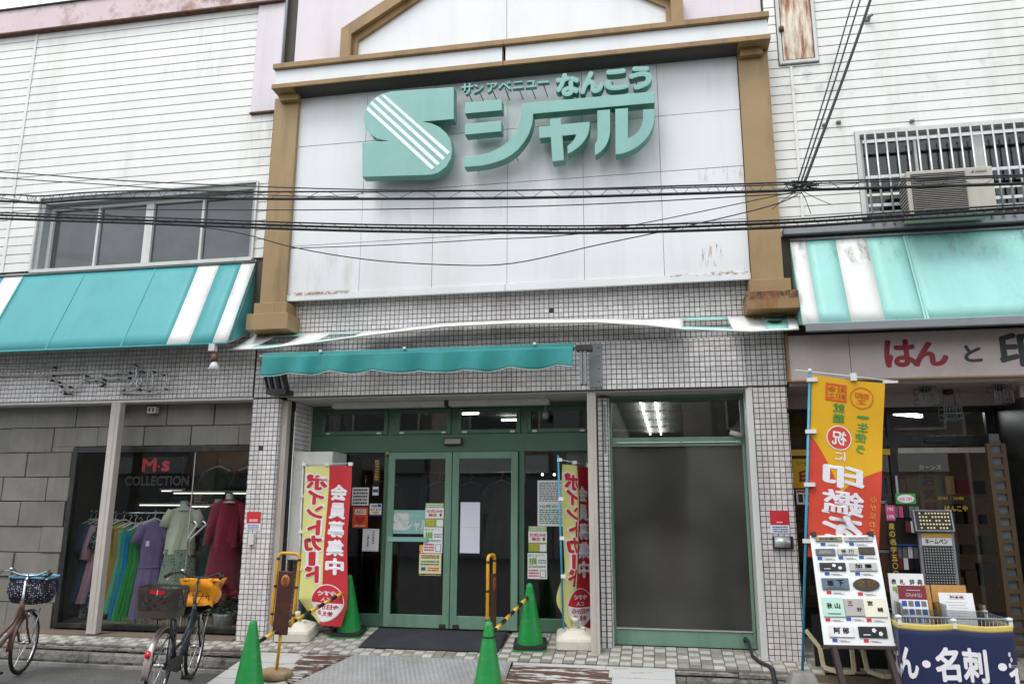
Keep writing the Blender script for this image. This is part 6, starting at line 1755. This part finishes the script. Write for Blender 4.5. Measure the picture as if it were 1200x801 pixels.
garment('dark green blouse hanging high at the back of the window', 'blouse', -6.75, 2.0, 1.5, .42, .40, .10, .2, cloth('bgreen', '26402c'), .3, y=2.2, group='blouses on the back wall')
garment('black shirt hanging high at the back right of the window', 'blouse', -6.2, 2.0, 1.5, .44, .42, .10, .2, cloth('black', '191a1b'), .4, y=2.2, group='blouses on the back wall')
garment('white blouse hanging high at the back left of the window', 'blouse', -9.0 + .6, 2.0, 1.62, .34, .32, .10, .2, cloth('white', 'c9c7bf'), .3, y=2.2, group='blouses on the back wall')
# stock at the back of the dress shop
sk = thing('stock_shelf', 'wooden shelves of folded clothes at the back of the dress shop', 'shelf', (-6.6, 2.6, -.1))
for z in (.55, 1.0, 1.45, 1.9):
    MB().box(-7.8, -5.2, 2.45, 2.85, z, z + .025).build('board', M['light_wood'], sk)
rr = random.Random(21); fold = [cloth('fold_' + h, h) for h in ('8a5a3a', '3d5160', 'b8b2a4', '6d2f3b', '4d5b45', 'c29a5b')]
for z in (.575, 1.025, 1.475):
    x = -7.75
    while x < -5.5:
        n = rr.randint(2, 5); w = rr.uniform(.24, .34)
        mb = MB()
        for i in range(n): mb.box(x + rr.uniform(0, .02), x + w - rr.uniform(0, .02), 2.48, 2.82, z + i * .05, z + i * .05 + .045)
        mb.build('folded_stack', fold[rr.randrange(6)], sk, bevel=.01)
        x += w + rr.uniform(.03, .12)
MB().box(-7.7, -5.3, 2.86, 2.89, 1.95, 2.35).build('back_board', M['wood'], sk)
for x0, x1, y, z in ((-7.35, -6.5, 2.0, 1.62), (-6.45, -6.0, 2.1, 1.62), (-8.0, -7.05, 1.9, 1.44), (-6.9, -6.3, 1.8, 1.42), (-7.7, -7.35, 2.2, 1.66)):
    MB().tube([(x0, y, z), (x1, y, z)], .012, 6).build('shelf_light', M['tube_dim'], sk)
    MB().box(x0 - .03, x1 + .03, y - .02, y + .05, z + .015, z + .04).build('light_rail', M['fixture'], sk)
# flowers
fp = thing('flower_pot', 'pot of red poinsettia with silvery leaves in the window corner', 'potted plant', (-5.55, .62, -.1))
MB().lathe([(0, 0), (.10, 0), (.14, .16), (.15, .18), (.12, .18), (0, .17)], (-5.55, .62, -.1), 16).build('pot', M['fixture'], fp)
rr = random.Random(4)
def leafs(n, c, r, ln, wd, up=.5):
    mb = MB()
    for _ in range(n):
        a, e = rr.uniform(0, 2 * math.pi), rr.uniform(-.3, up * 2)
        d = Vector((math.cos(a) * math.cos(e), math.sin(a) * math.cos(e), math.sin(e))); s = Vector((-math.sin(a), math.cos(a), rr.uniform(-.3, .3))).normalized() * wd
        b = Vector(c) + d * rr.uniform(0, r); tip = b + d * ln
        mid = b.lerp(tip, .45) + Vector((0, 0, .01))
        mb.add([b, mid + s, tip, mid - s], [(0, 1, 2), (0, 2, 3)], False)
    return mb
for c in ((-5.62, .55, .24), (-5.45, .60, .30), (-5.58, .62, .42)):
    leafs(26, c, .02, .10, .03, .3).build('bloom', M['pr_red'], fp)
tag(leafs(160, (-5.55, .62, .14), .16, .10, .025, .6).build('foliage', mat('silver_foliage', hexc('6d7a68'), .8, noise=.3), fp), kind='stuff')
dg = leafs(220, (-6.55, .50, -.08), .02, .05, .008, .7)
dd = MB(); 
for i in range(260):
    x = rr.uniform(-6.95, -6.05); y = rr.uniform(.42, .65)
    dd.tube([(x, y, -.10), (x + rr.uniform(-.03, .03), y + rr.uniform(-.02, .02), -.10 + rr.uniform(.03, .12))], .003, 3, cap=False)
for i in range(200):
    x = rr.uniform(-5.85, -5.2); y = rr.uniform(.42, .6)
    dd.tube([(x, y, -.10), (x + rr.uniform(-.03, .03), y + rr.uniform(-.02, .02), -.10 + rr.uniform(.02, .07))], .003, 3, cap=False)
tag(dd.build('dried_grass', mat('dried_grass', hexc('9c947c'), .9, noise=.2), None, loc=(-6.5, .5, -.1)), 'low strip of pale dried grass along the shop window bottom', 'dried grass', kind='stuff')

# ================================================================== SEAL SHOP GOODS
ez = thing('easel', 'white display board on a dark maroon easel, covered with sample nameplates', 'easel', (1.78, -.7, STREET))
TL, TR, BL, BR = Vector((1.47, -.52, 1.155)), Vector((2.09, -.52, 1.165)), Vector((1.48, -.78, .155)), Vector((2.11, -.78, .165))
en = (TR - TL).cross(BL - TL).normalized(); en = en if en.y < 0 else -en
def E_(u, v, d=0): return BL.lerp(BR, u).lerp(TL.lerp(TR, u), v) + en * d
MB().prism([(0, 0), (1, 0), (1, 1), (0, 1)], lambda u, v, d: E_(u, v, d), -.02, 0).build('board', M['white_vinyl'], ez, bevel=.003)
for u in (.06, .93):
    MB().prism([(u - .04, .985), (u + .04, .985), (u + .04, 1.03), (u - .04, 1.03)], lambda a, b, d: E_(a, b, d), -.03, .02).build('board_clip', M['black'], ez)
MB().prism([(-.01, -.03), (1.01, -.03), (1.01, 0), (-.01, 0)], lambda a, b, d: E_(a, b, d), -.04, .03).build('board_rest', M['easel_wood'], ez)
for a, b in (((1.56, -.80, .14), (1.62, -.98, STREET)), ((2.04, -.80, .14), (2.10, -.98, STREET)), ((1.80, -.55, .9), (1.90, -.12, STREET))):
    MB().bar(a, b, .05, .04).build('leg', M['easel_wood'], ez)
MB().bar((1.60, -.90, -.17), (2.06, -.90, -.17), .03, .03).build('stretcher', M['easel_wood'], ez)
def plate_uv(x0, x1, y0, y1):
    t0 = ((y0 + y1) / 2 - 59) / 546
    l, w = 65 + 75 * t0, 320 + 30 * t0
    return (x0 - l) / w, (x1 - l) / w, 1 - (y1 - 59) / 546, 1 - (y0 - 59) / 546
pm = {k: mat('plate_' + k, hexc(h), r, metal=mt, noise=nz, nscale=ns) for k, h, r, mt, nz, ns in (('khaki', '8f8a72', .4, .4, .08, 9), ('silver', 'b4b4b0', .35, .5, .06, 9), ('slate', '5d6568', .5, .1, .1, 9), ('lightgrey', 'bdbcb6', .5, .1, .05, 9), ('brown', '4b3a31', .5, 0, .2, 14), ('black', '18191b', .2, 0, .03, 9), ('bluegrey', '5c717c', .4, .3, .08, 9), ('bronze', '45403a', .35, .5, .2, 12), ('mintglass', 'b5d8c9', .12, 0, .03, 5), ('greige', 'b1a9a3', .6, 0, .06, 14), ('cream', 'e4dfcb', .3, 0, .03, 5), ('marble', 'dcdcdc', .2, 0, .16, 16))}
plates = [('khaki', 92, 222, 68, 92, '記念標札', 'pr_black', 'narrow khaki nameplate at the top left of the display board', 'pr_blue', 118),
          ('silver', 235, 370, 68, 92, 'MATSUMOTO', 'pr_grey', 'narrow silver nameplate at the top right of the display board', 'pr_blue', 258),
          ('slate', 95, 190, 130, 165, '森', 'pr_white', 'slate grey nameplate at the left of the second row', 'pr_blue', 103),
          ('lightgrey', 200, 298, 128, 162, '谷川', 'pr_black', 'light grey nameplate in the middle of the second row', 'pr_blue', 207),
          ('brown', 305, 383, 122, 160, '', 'pr_black', 'dark brown grained nameplate at the right of the second row', 'pr_blue', 307),
          ('black', 115, 243, 202, 243, '', 'pr_white', 'black nameplate with two blossoms in the third row', 'pr_blue', 140),
          ('silver', 262, 395, 202, 243, '加藤', 'pr_black', 'wide silver nameplate at the right of the third row', 'pr_blue', 290),
          ('bluegrey', 127, 260, 280, 337, '坂下', 'pr_black', 'blue-grey nameplate with a bronze rim beside the oval plate', 'pr_red', 150),
          ('bronze', 280, 410, 280, 343, '北川', 'cork', 'oval bronze nameplate with gold characters', 'pr_red', 305),
          ('mintglass', 132, 238, 375, 470, '秋山', 'pr_black', 'square pale mint glass nameplate', 'pr_red', 145),
          ('greige', 240, 338, 382, 466, '三好', 'pr_black', 'square greige nameplate between the mint and cream plates', 'pr_blue', 248),
          ('cream', 335, 443, 378, 470, '宮崎', 'pr_black', 'square glossy cream nameplate at the right edge of the board', 'pr_red', 348),
          ('marble', 163, 287, 512, 567, '阿部', 'pr_black', 'white marble nameplate at the bottom left', 'pr_blue', 180),
          ('black', 310, 448, 515, 567, '', 'pr_white', 'black nameplate with white flowers at the bottom right of the board', 'pr_red', 335)]
for mk, x0, x1, y0, y1, txt, tm, lab, tagm, tx0 in plates:
    u0, u1, v0, v1 = plate_uv(x0, x1, y0, y1); th = .018
    mb = MB()
    if lab.startswith('oval'):
        mb.prism([((u0 + u1) / 2 + (u1 - u0) / 2 * math.cos(a * math.pi / 16), (v0 + v1) / 2 + (v1 - v0) / 2 * math.sin(a * math.pi / 16)) for a in range(32)], lambda a, b, d: E_(a, b, d), .001, th)
    else:
        mb.prism([(u0, v0), (u1, v0), (u1, v1), (u0, v1)], lambda a, b, d: E_(a, b, d), .001, th)
    o = mb.build('nameplate', pm[mk], None, loc=E_((u0 + u1) / 2, v0), bevel=.003); tag(o, lab, 'nameplate', 'sample nameplates on the display board')
    tx = MB(); du, dv = u1 - u0, v1 - v0
    if txt:
        if mk in ('greige', 'cream'):
            put(tx, lambda a, b, d: E_(a, b, th + .0015), txt[0], u0 + du * .3, v0 + dv * .72, dv * .24, du * .24, off=.03); put(tx, lambda a, b, d: E_(a, b, th + .0015), txt[1], u0 + du * .72, v0 + dv * .38, dv * .24, du * .24, off=.03)
        elif len(txt) == 2:
            for k, ch in enumerate(txt): put(tx, lambda a, b, d: E_(a, b, th + .0015), ch, u0 + du * (.32 + .36 * k), v0 + dv * .56, dv * (.5 if mk != 'mintglass' else .28), du * .24, off=.04)
        else:
            put(tx, lambda a, b, d: E_(a, b, th + .0015), txt, (u0 + u1) / 2, (v0 + v1) / 2, dv * .5, du * .7, off=.02)
        if mk in ('silver', 'lightgrey', 'bluegrey', 'mintglass') and len(txt) == 2:
            tx.prism([(u0 + du * .2, v0 + dv * .12), (u0 + du * .8, v0 + dv * .12), (u0 + du * .8, v0 + dv * .17), (u0 + du * .2, v0 + dv * .17)], lambda a, b, d: E_(a, b, d), th, th + .0015)
    else:
        n_ = 0 if mk == 'brown' else 2
        for k in range(n_):
            for p_ in range(5):
                cu, cv = u0 + du * (.55 + .22 * k), v0 + dv * (.65 - .3 * k)
                tx.prism([(cu + du * .045 * math.cos(p_ * 1.257) + du * .035 * math.cos(q * 1.05), cv + dv * .12 * math.sin(p_ * 1.257) + dv * .10 * math.sin(q * 1.05)) for q in range(6)], lambda a, b, d: E_(a, b, d), th + .0001 * p_, th + .0015 + .0001 * p_)
        tx.prism([(u0 + du * .15, v0 + dv * .2), (u0 + du * .4, v0 + dv * .2), (u0 + du * .4, v0 + dv * .28), (u0 + du * .15, v0 + dv * .28)], lambda a, b, d: E_(a, b, d), th, th + .0015)
    tx.build('engraving', M[tm], o)
    # price tag under the plate
    w0, w1, t0, t1 = plate_uv(tx0, tx0 + 93, y1 + 4, y1 + 24)
    tg = MB().prism([(w0, t0), (w1, t0), (w1, t1), (w0, t1)], lambda a, b, d: E_(a, b, d), .0005, .003)
    tg.mi = 1; tg.prism([(w0 + .003, t0 + .003), (w0 + .075, t0 + .003), (w0 + .075, t1 - .003), (w0 + .003, t1 - .003)], lambda a, b, d: E_(a, b, d), .003, .004)
    tg.mi = 2; tg.prism([(w0 + .09, t0 + .012), (w1 - .06, t0 + .012), (w1 - .06, t0 + .017), (w0 + .09, t0 + .017)], lambda a, b, d: E_(a, b, d), .003, .004)
    tg.prism([(w0 + .12, t0 + .004), (w1 - .02, t0 + .004), (w1 - .02, t0 + .009), (w0 + .12, t0 + .009)], lambda a, b, d: E_(a, b, d), .003, .004)
    tag(tg.build('price_tag', [M['paper'], M[tagm], M['pr_grey']], None, loc=E_(w0, t0)), 'price tag under the ' + lab.replace('of the display board', '').strip(), 'price tag', 'price tags on the display board')

# cream steel trolley behind the easel
tl = thing('trolley', 'cream steel trolley with bent hexagonal frames behind the easel', 'trolley', (1.75, -.3, STREET))
for x, y in ((1.52, -.30), (1.90, -.42)):
    hexa = [(x - .12, y, .22), (x, y - .02, .06), (x + .02, y - .03, -.12), (x + .16, y - .05, -.16), (x + .30, y - .05, -.15), (x + .30, y, .20)]
    for a, b in zip(hexa[:-1], hexa[1:]): MB().bar(a, b, .04, .04).build('frame_bar', M['cream_steel'], tl, bevel=.004)
MB().box(1.42, 2.25, -.50, -.12, -.31, -.28).build('deck', M['cream_steel'], tl, bevel=.004)
MB().box(1.5, 2.2, -.12, -.10, -.2, .35).build('back_panel', M['black'], tl)
for x in (1.48, 2.18):
    for y in (-.46, -.16):
        MB().tube([(x - .012, y, -.35), (x + .012, y, -.35)], .045, 14).build('caster', M['rubber'], tl)

# wire basket with the navy cloth
bk = thing('wire_basket', 'wire stand basket at the front right holding brochures', 'basket', (2.6, -.6, STREET))
X0, X1, Y0, Y1, ZT, ZB = 2.14, 3.08, -.86, -.30, .44, .16
for z, r in ((ZT, .010), (ZB, .006), ((ZT + ZB) / 2, .004)):
    MB().tube([(X0, Y0, z), (X1, Y0, z), (X1, Y1, z), (X0, Y1, z)], r, 6, closed=True, smooth=False).build('rim' if z == ZT else 'hoop', M['grey_metal'], bk)
ww = MB()
for i in range(29):
    x = X0 + (X1 - X0) * i / 28
    ww.tube([(x, Y0, ZT), (x, Y0, ZB), (x, Y1, ZB), (x, Y1, ZT)], .003, 4)
for i in range(15):
    y = Y0 + (Y1 - Y0) * i / 14
    ww.tube([(X0, y, ZT), (X0, y, ZB), (X1, y, ZB), (X1, y, ZT)], .003, 4)
tag(ww.build('wires', M['grey_metal'], bk), kind='stuff')
for x in (X0 + .03, X1 - .03):
    for y in (Y0 + .03, Y1 - .03): MB().tube([(x, y, STREET), (x, y, ZB)], .012, 8).build('leg', M['grey_metal'], bk)
nr = thing('cloth_banner', 'navy cloth with white brush characters and a yellow top band tied round the basket', 'cloth banner', (2.6, -.88, STREET))
def ncl(u, v, d=0):
    """u < 0 wraps the left side, u > 1 the right side"""
    w = .018 * math.sin(u * 11 + v * 2) * (1 - v) + .008 * math.sin(u * 5) - .02 * (1 - v)
    zt = .395 - .018 * math.sin(math.pi * ((u * 2) % 1)) * (1 if 0 <= u <= 1 else 0)
    z = STREET + .02 + (zt - STREET - .02) * v
    if u < 0: return Vector((X0 - .012 + w * .3 - d + .10 * (1 - v) * 0, Y0 - .01 + (-u) * .94, z))
    if u > 1: return Vector((X1 + .012 + d, Y0 - .01 + (u - 1) * .94, z))
    return Vector((X0 - .012 + (X1 - X0 + .024) * u, Y0 - .014 + w - d, z))
mb = MB(); mb.grid(lambda u, v: ncl(-.5 + 2 * u, v * .925), 100, 16); mb.build('cloth', M['navy'], nr, solid=.002)
mb = MB(); mb.grid(lambda u, v: ncl(-.5 + 2 * u, .925 + .075 * v), 100, 3); mb.build('top_band', M['noren_gold'], nr, solid=.003)
for ch, u, v, h, w in (('は', -.16, .55, .34, .22), ('ん', .055, .55, .33, .17), ('名', .40, .55, .36, .20), ('刺', .64, .55, .36, .20), ('表', 1.02, .55, .36, .20)):
    tx = MB(); put(tx, lambda a, b, d: ncl(a, b, .007), ch, u, v, h, w, off=.035); tx.build('brush_letter', M['pr_white'], nr)
for u in (.215, .865):
    tx = MB(); tx.prism([(u + .037 * math.cos(a * math.pi / 10), .55 + .043 * math.sin(a * math.pi / 10)) for a in range(20)], lambda a, b, d: ncl(a, b, d), .005, .007); tx.build('brush_dot', M['pr_white'], nr)
for p in ((X0, Y0, ZT), (X1, Y0, ZT), ((X0 + X1) / 2, Y0, ZT - .02), (X1, Y1, ZT)):
    kt = MB().lathe([(0, -.02), (.03, -.01), (.03, .01), (0, .02)], p, 8).box(p[0] - .012, p[0] + .02, p[1] - .02, p[1] - .012, p[2] - .07, p[2]); kt.build('tie_knot', M['clip'], nr)
for i, (x0, x1, lab) in enumerate(((2.20, 2.54, 'left clear plastic brochure box in the wire basket'), (2.58, 2.92, 'right clear plastic brochure box in the wire basket'))):
    a = MB(); y0, y1 = -.80, -.50
    a.box(x0, x1, y0, y0 + .004, .18, .50).box(x0, x1, y1, y1 + .004, .18, .62).box(x0, x0 + .004, y0, y1, .18, .55).box(x1 - .004, x1, y0, y1, .18, .55).box(x0, x1, y0, y1, .175, .18)
    tag(a.build('brochure_box', M['acrylic'], None, loc=(x0, y0, .18)), lab, 'brochure box', 'plastic brochure boxes')
def book(name, lab, x0, x1, y, z0, z1, m, th, lean, extra=(), cat='brochure'):
    f_ = lambda u, v, d=0: (x0 + (x1 - x0) * u, y + lean * v - d, z0 + (z1 - z0) * v)
    o = MB().prism([(0, 0), (1, 0), (1, 1), (0, 1)], f_, -th, 0).build(name, M[m], None, loc=f_(0, 0)); tag(o, lab, cat)
    for pmt, kind, *a in extra:
        q = MB()
        if kind == 'r': q.prism([(a[0], a[2]), (a[1], a[2]), (a[1], a[3]), (a[0], a[3])], f_, .0005, .0015)
        else: put(q, lambda u, v, d: f_(u, v, .0022), a[0], a[1], a[2], a[3], a[4], off=.02)
        q.build('printing', M[pmt], o)
    return o
book('brochure', 'white brochure with black characters and a green sprig at the back of the left box', 2.18, 2.50, -.55, .25, .80, 'paper', .012, .06,
     [('pr_black', 't', '表', .14, .86, .09, .14), ('pr_black', 't', '札', .38, .86, .09, .14), ('pr_black', 't', '辞', .66, .86, .09, .14), ('pr_black', 't', '典', .88, .86, .09, .14), ('pr_leaf', 'r', .08, .34, .70, .78), ('pr_leaf', 'r', .16, .42, .66, .72)])
book('catalogue', 'maroon catalogue with a grid of small blue photographs in the left box', 2.22, 2.47, -.70, .25, .70, 'paper', .02, .08,
     [('maroon', 'r', 0, 1, .72, 1), ('pr_white', 't', 'GRAND', .55, .81, .07, .58), ('pr_white', 'r', .3, .8, .90, .91)] + [(('pr_blue', 'pr_blue', 'pr_red', 'pr_grey')[0 if (i * 3 + j) % 4 in (0, 2) else (2 if (i + j) % 5 == 4 else 3)] , 'r', .08 + .23 * i, .26 + .23 * i, .58 - .16 * j, .69 - .16 * j) for i in range(4) for j in range(3)], cat='catalogue')
book('kraft_sheet', 'kraft brown board leaning behind the maroon catalogue', 2.44, 2.52, -.66, .25, .705, 'cork', .01, .08, cat='card')
book('kraft_sheet', 'kraft brown board at the back of the right box', 2.56, 2.87, -.55, .25, .70, 'cork', .01, .06, cat='card')
book('brochure', 'white price leaflet in the right box', 2.58, 2.88, -.70, .25, .64, 'paper', .012, .08,
     [('pr_red', 'r', .25, .78, .86, .865), ('pr_red', 'r', .25, .78, .945, .95), ('pr_black', 't', '料金表', .52, .905, .05, .4)] + [('pr_grey', 'r', .18 + .05 * (i % 3), .80 - .06 * (i % 2), .78 - .06 * i, .786 - .06 * i) for i in range(6)])

# display racks before the shop window
lr = thing('lattice_rack', 'brown perforated display rack beside the black pillar sign', 'display rack', (2.3, .35, -.08))
for x in (2.20, 2.43): MB().box(x, x + .02, .32, .36, -.08, 1.50).build('upright', M['grey_metal'], lr)
for z0_, z1_ in ((.55, .95), (1.0, 1.47)):
    q = MB()
    for i in range(11): q.box(2.222 + i * .0195, 2.230 + i * .0195, .335, .345, z0_, z1_)
    n = int((z1_ - z0_) / .022)
    for i in range(n): q.box(2.22, 2.43, .330, .336, z0_ + i * .022, z0_ + i * .022 + .011)
    q.build('lattice_panel', M['rattan'], lr)
MB().box(2.20, 2.45, .32, .36, 1.48, 1.51).box(2.20, 2.45, .32, .36, .955, .985).build('rail', M['grey_metal'], lr)
bs = thing('pillar_sign', 'narrow black vertical sign with yellow characters', 'vertical sign', (2.44, .2, -.08))
MB().box(2.395, 2.475, .19, .21, -.0, 1.42).build('sign_panel', M['black'], bs)
tx = MB()
for i, ch in enumerate('産の名字五〇〇〇個'): put(tx, wallfn(.1885), ch, 2.435, 1.24 - i * .082, .062, .056, off=.02)
tx.build('lettering', M['pr_gold'], bs)
tx = MB()
for i in range(9): put(tx, wallfn(.1885), 'この中にあります名'[i], 2.435, .47 - i * .05, .035, .035, off=.01)
tx.build('lettering', M['paper'], bs)
pk = MB().box(2.39, 2.48, .18, .188, 1.30, 1.46); pko = pk.build('price_card', M['pr_pink'], None, loc=(2.43, .18, 1.3)); tag(pko, 'pink price card at the head of the black vertical sign', 'price card')
tx = MB(); put(tx, wallfn(.1785), '795', 2.435, 1.42, .035, .065, off=.02); put(tx, wallfn(.1785), '10%', 2.435, 1.34, .035, .07, off=.02); tx.build('printing', M['pr_white'], pko)
of = MB().box(2.50, 2.70, .17, .18, 1.475, 1.585); ofo = of.build('price_card', M['pr_green'], None, loc=(2.6, .17, 1.48)); tag(ofo, 'green-edged 10% off card above the blister packs', 'price card')
MB().prism([(2.60 + .085 * math.cos(a * math.pi / 14), 1.53 + .043 * math.sin(a * math.pi / 14)) for a in range(28)], wallfn(.169), 0, .001).build('oval', M['paper'], ofo)
tx = MB(); put(tx, wallfn(.1675), '10% OFF', 2.60, 1.525, .035, .13, off=.02); tx.build('printing', M['pr_pink'], ofo)
pr = thing('pegboard_rack', 'black pegboard rack hung with rows of small blister packs', 'display rack', (2.63, .42, -.08))
MB().box(2.50, 2.80, .42, .44, -.08, 1.47).build('board', M['black'], pr)
rr = random.Random(8); cols = [M['paper'], M['pr_grey'], M['pr_pink'], M['black'], M['lavender'], M['maroon']]
for j, z in enumerate((1.33, 1.17, .90, .78, .60)):
    for i in range(5):
        if j == 1 and i < 2: continue
        x = 2.52 + i * .055
        MB().box(x, x + .045, .38, .395, z, z + .12).build('blister_pack', cols[rr.randrange(6)], pr)
MB().box(2.50, 2.80, .36, .42, 1.03, 1.045).box(2.50, 2.80, .36, .42, .72, .735).build('shelf', M['pr_blue'], pr)
# name stamp display
ns = thing('stamp_display', 'tilted black tray of gold-tipped name stamps over a grey perforated stand', 'stamp display', (2.84, .05, -.08))
ta = Matrix.Rotation(math.radians(-12), 3, 'X')
def tray(u, v, d=0): return Vector((2.64 + .35 * u, .06, 1.30)) + ta @ Vector((0, -d, -.10 + .20 * v))
MB().prism([(0, 0), (1, 0), (1, 1), (0, 1)], tray, -.05, 0).build('tray', M['black'], ns, bevel=.004)
for a, b, c, d in ((-.04, 0, -.05, 1.05), (1, 1.04, -.05, 1.05), (0, 1, -.05, 0), (0, 1, 1, 1.05)):
    MB().prism([(a, c), (b, c), (b, d), (a, d)], tray, -.06, .015).build('tray_edge', M['grey_metal'], ns)
st = MB()
for i in range(10):
    for j in range(5):
        if rr.random() < .9:
            c = (.14 + i * .088, .12 + j * .19)
            st.prism([(c[0] + .028 * math.cos(q * 1.05), c[1] + .055 * math.sin(q * 1.05)) for q in range(6)], tray, 0, .014)
tag(st.build('stamps', M['paper_yellow'], ns), kind='stuff')
MB().box(2.66, 3.01, .08, .12, .45, 1.19).build('stand_panel', M['grey_metal'], ns, bevel=.006)
MB().box(2.69, 2.98, .074, .08, 1.135, 1.17).build('header_strip', M['pr_gold'], ns)
tx = MB(); MB().box(2.69, 2.98, .075, .08, 1.05, 1.13).build('name_strip', M['fixture'], ns); put(tx, wallfn(.0735), 'ネームペン', 2.83, 1.09, .05, .22, off=.03); tx.build('lettering', M['pr_black'], ns)
for z0_, z1_ in ((.76, 1.04), (.47, .745)):
    MB().box(2.69, 2.98, .072, .08, z0_, z1_).build('perforated_panel', M['dark_metal'], ns)
    dt = MB()
    for i in range(11):
        for j in range(10):
            x, z = 2.705 + i * .0265, z0_ + .02 + j * .0265
            dt.box(x - .006, x + .006, .066, .072, z - .006, z + .006)
    tag(dt.build('pen_ends', M['alu'], ns), kind='stuff')
MB().box(2.80, 2.86, .10, .16, -.08, .45).build('pole', M['grey_metal'], ns)
# posters and lettering in the shop window
poster('poster', 'yellow vertical poster with dark red characters behind the seal shop glass', 2.97, 3.19, 1.36, 1.82, 'dim_poster', SY + .07, [('brush_red', 't', c, .5, .84 - i * .33, .25, .62, .04) for i, c in enumerate('お気軽')])
lt = thing('glass_lettering', 'gold and white lettering on the seal shop glass', 'window lettering', (3.2, SY, 1.5))
tx = MB(); put(tx, wallfn(SY + .028), '印材・印刷', 3.28, 1.545, .035, .27, off=.02); put(tx, wallfn(SY + .028), 'はんこや', 3.33, 1.43, .06, .24, off=.04); tx.build('lettering', M['pr_gold'], lt)
tx = MB(); put(tx, wallfn(SY + .028), 'カーンズ', 3.10, 1.90, .055, .24, off=.0); tx.build('lettering', M['fixture'], lt)
bb = MB().box(1.52, 2.66, .80, .84, 2.04, 2.11); tag(bb.build('brass_rail', M['pr_gold'], None, loc=(2.1, .82, 2.04)), 'brass-coloured rail across the shop front behind the golden banner', 'rail')
ybx = poster('shop_card', 'yellow shop card behind the light blue banner pole', 1.56, 1.86, 1.66, 2.0, 'ban_gold', .80, [('pr_dgreen', 't', 'シャチ', .5, .84, .14, .7, .03), ('brush_red', 't', '印', .5, .38, .42, .55, .04)], cat='shop card')
poster('shop_card', 'small white card with dark pictures below the yellow shop card', 1.58, 1.74, 1.47, 1.64, 'paper', .80, [('pr_red', 'r', .05, .95, .8, .95), ('pr_black', 'r', .12, .45, .15, .7), ('terracotta', 'r', .55, .88, .15, .7)], cat='shop card')
for x, y, zt, lab in ((2.95, .30, 2.755, 'left wire lamp cage under the seal shop soffit'), (3.27, .55, 2.755, 'middle wire lamp cage, hung lowest and nearest the door glass'), (3.71, .30, 2.755, 'right wire lamp cage under the seal shop soffit')):
    cg = thing('lamp_cage', lab, 'lamp cage', (x, y, zt), 'wire lamp cages')
    drop = .0 if 'middle' not in lab else .14
    q = MB()
    for a in (-.085, .085):
        for b in (-.085, .085): q.tube([(x + a, y + b, zt - drop * .0), (x + a * 1.1, y + b * 1.1, zt - drop - .20)], .006, 5)
    for z in (.02, .08, .14, .20):
        k = 1 + .1 * z / .2
        q.tube([(x - .085 * k, y - .085 * k, zt - drop - z), (x + .085 * k, y - .085 * k, zt - drop - z), (x + .085 * k, y + .085 * k, zt - drop - z), (x - .085 * k, y + .085 * k, zt - drop - z)], .005, 5, closed=True, smooth=False)
    for i in range(5):
        q.tube([(x - .085 + .034 * (i + .5), y - .09, zt - drop), (x - .088 + .036 * (i + .5), y - .094, zt - drop - .20)], .004, 4)
    q.build('cage_wires', M['grey_metal'], cg)
    MB().lathe([(0, 0), (.05, 0), (.06, -.04), (.03, -.06), (.0, -.06)], (x, y, zt), 12).build('lamp_holder', M['dark_metal'], cg)
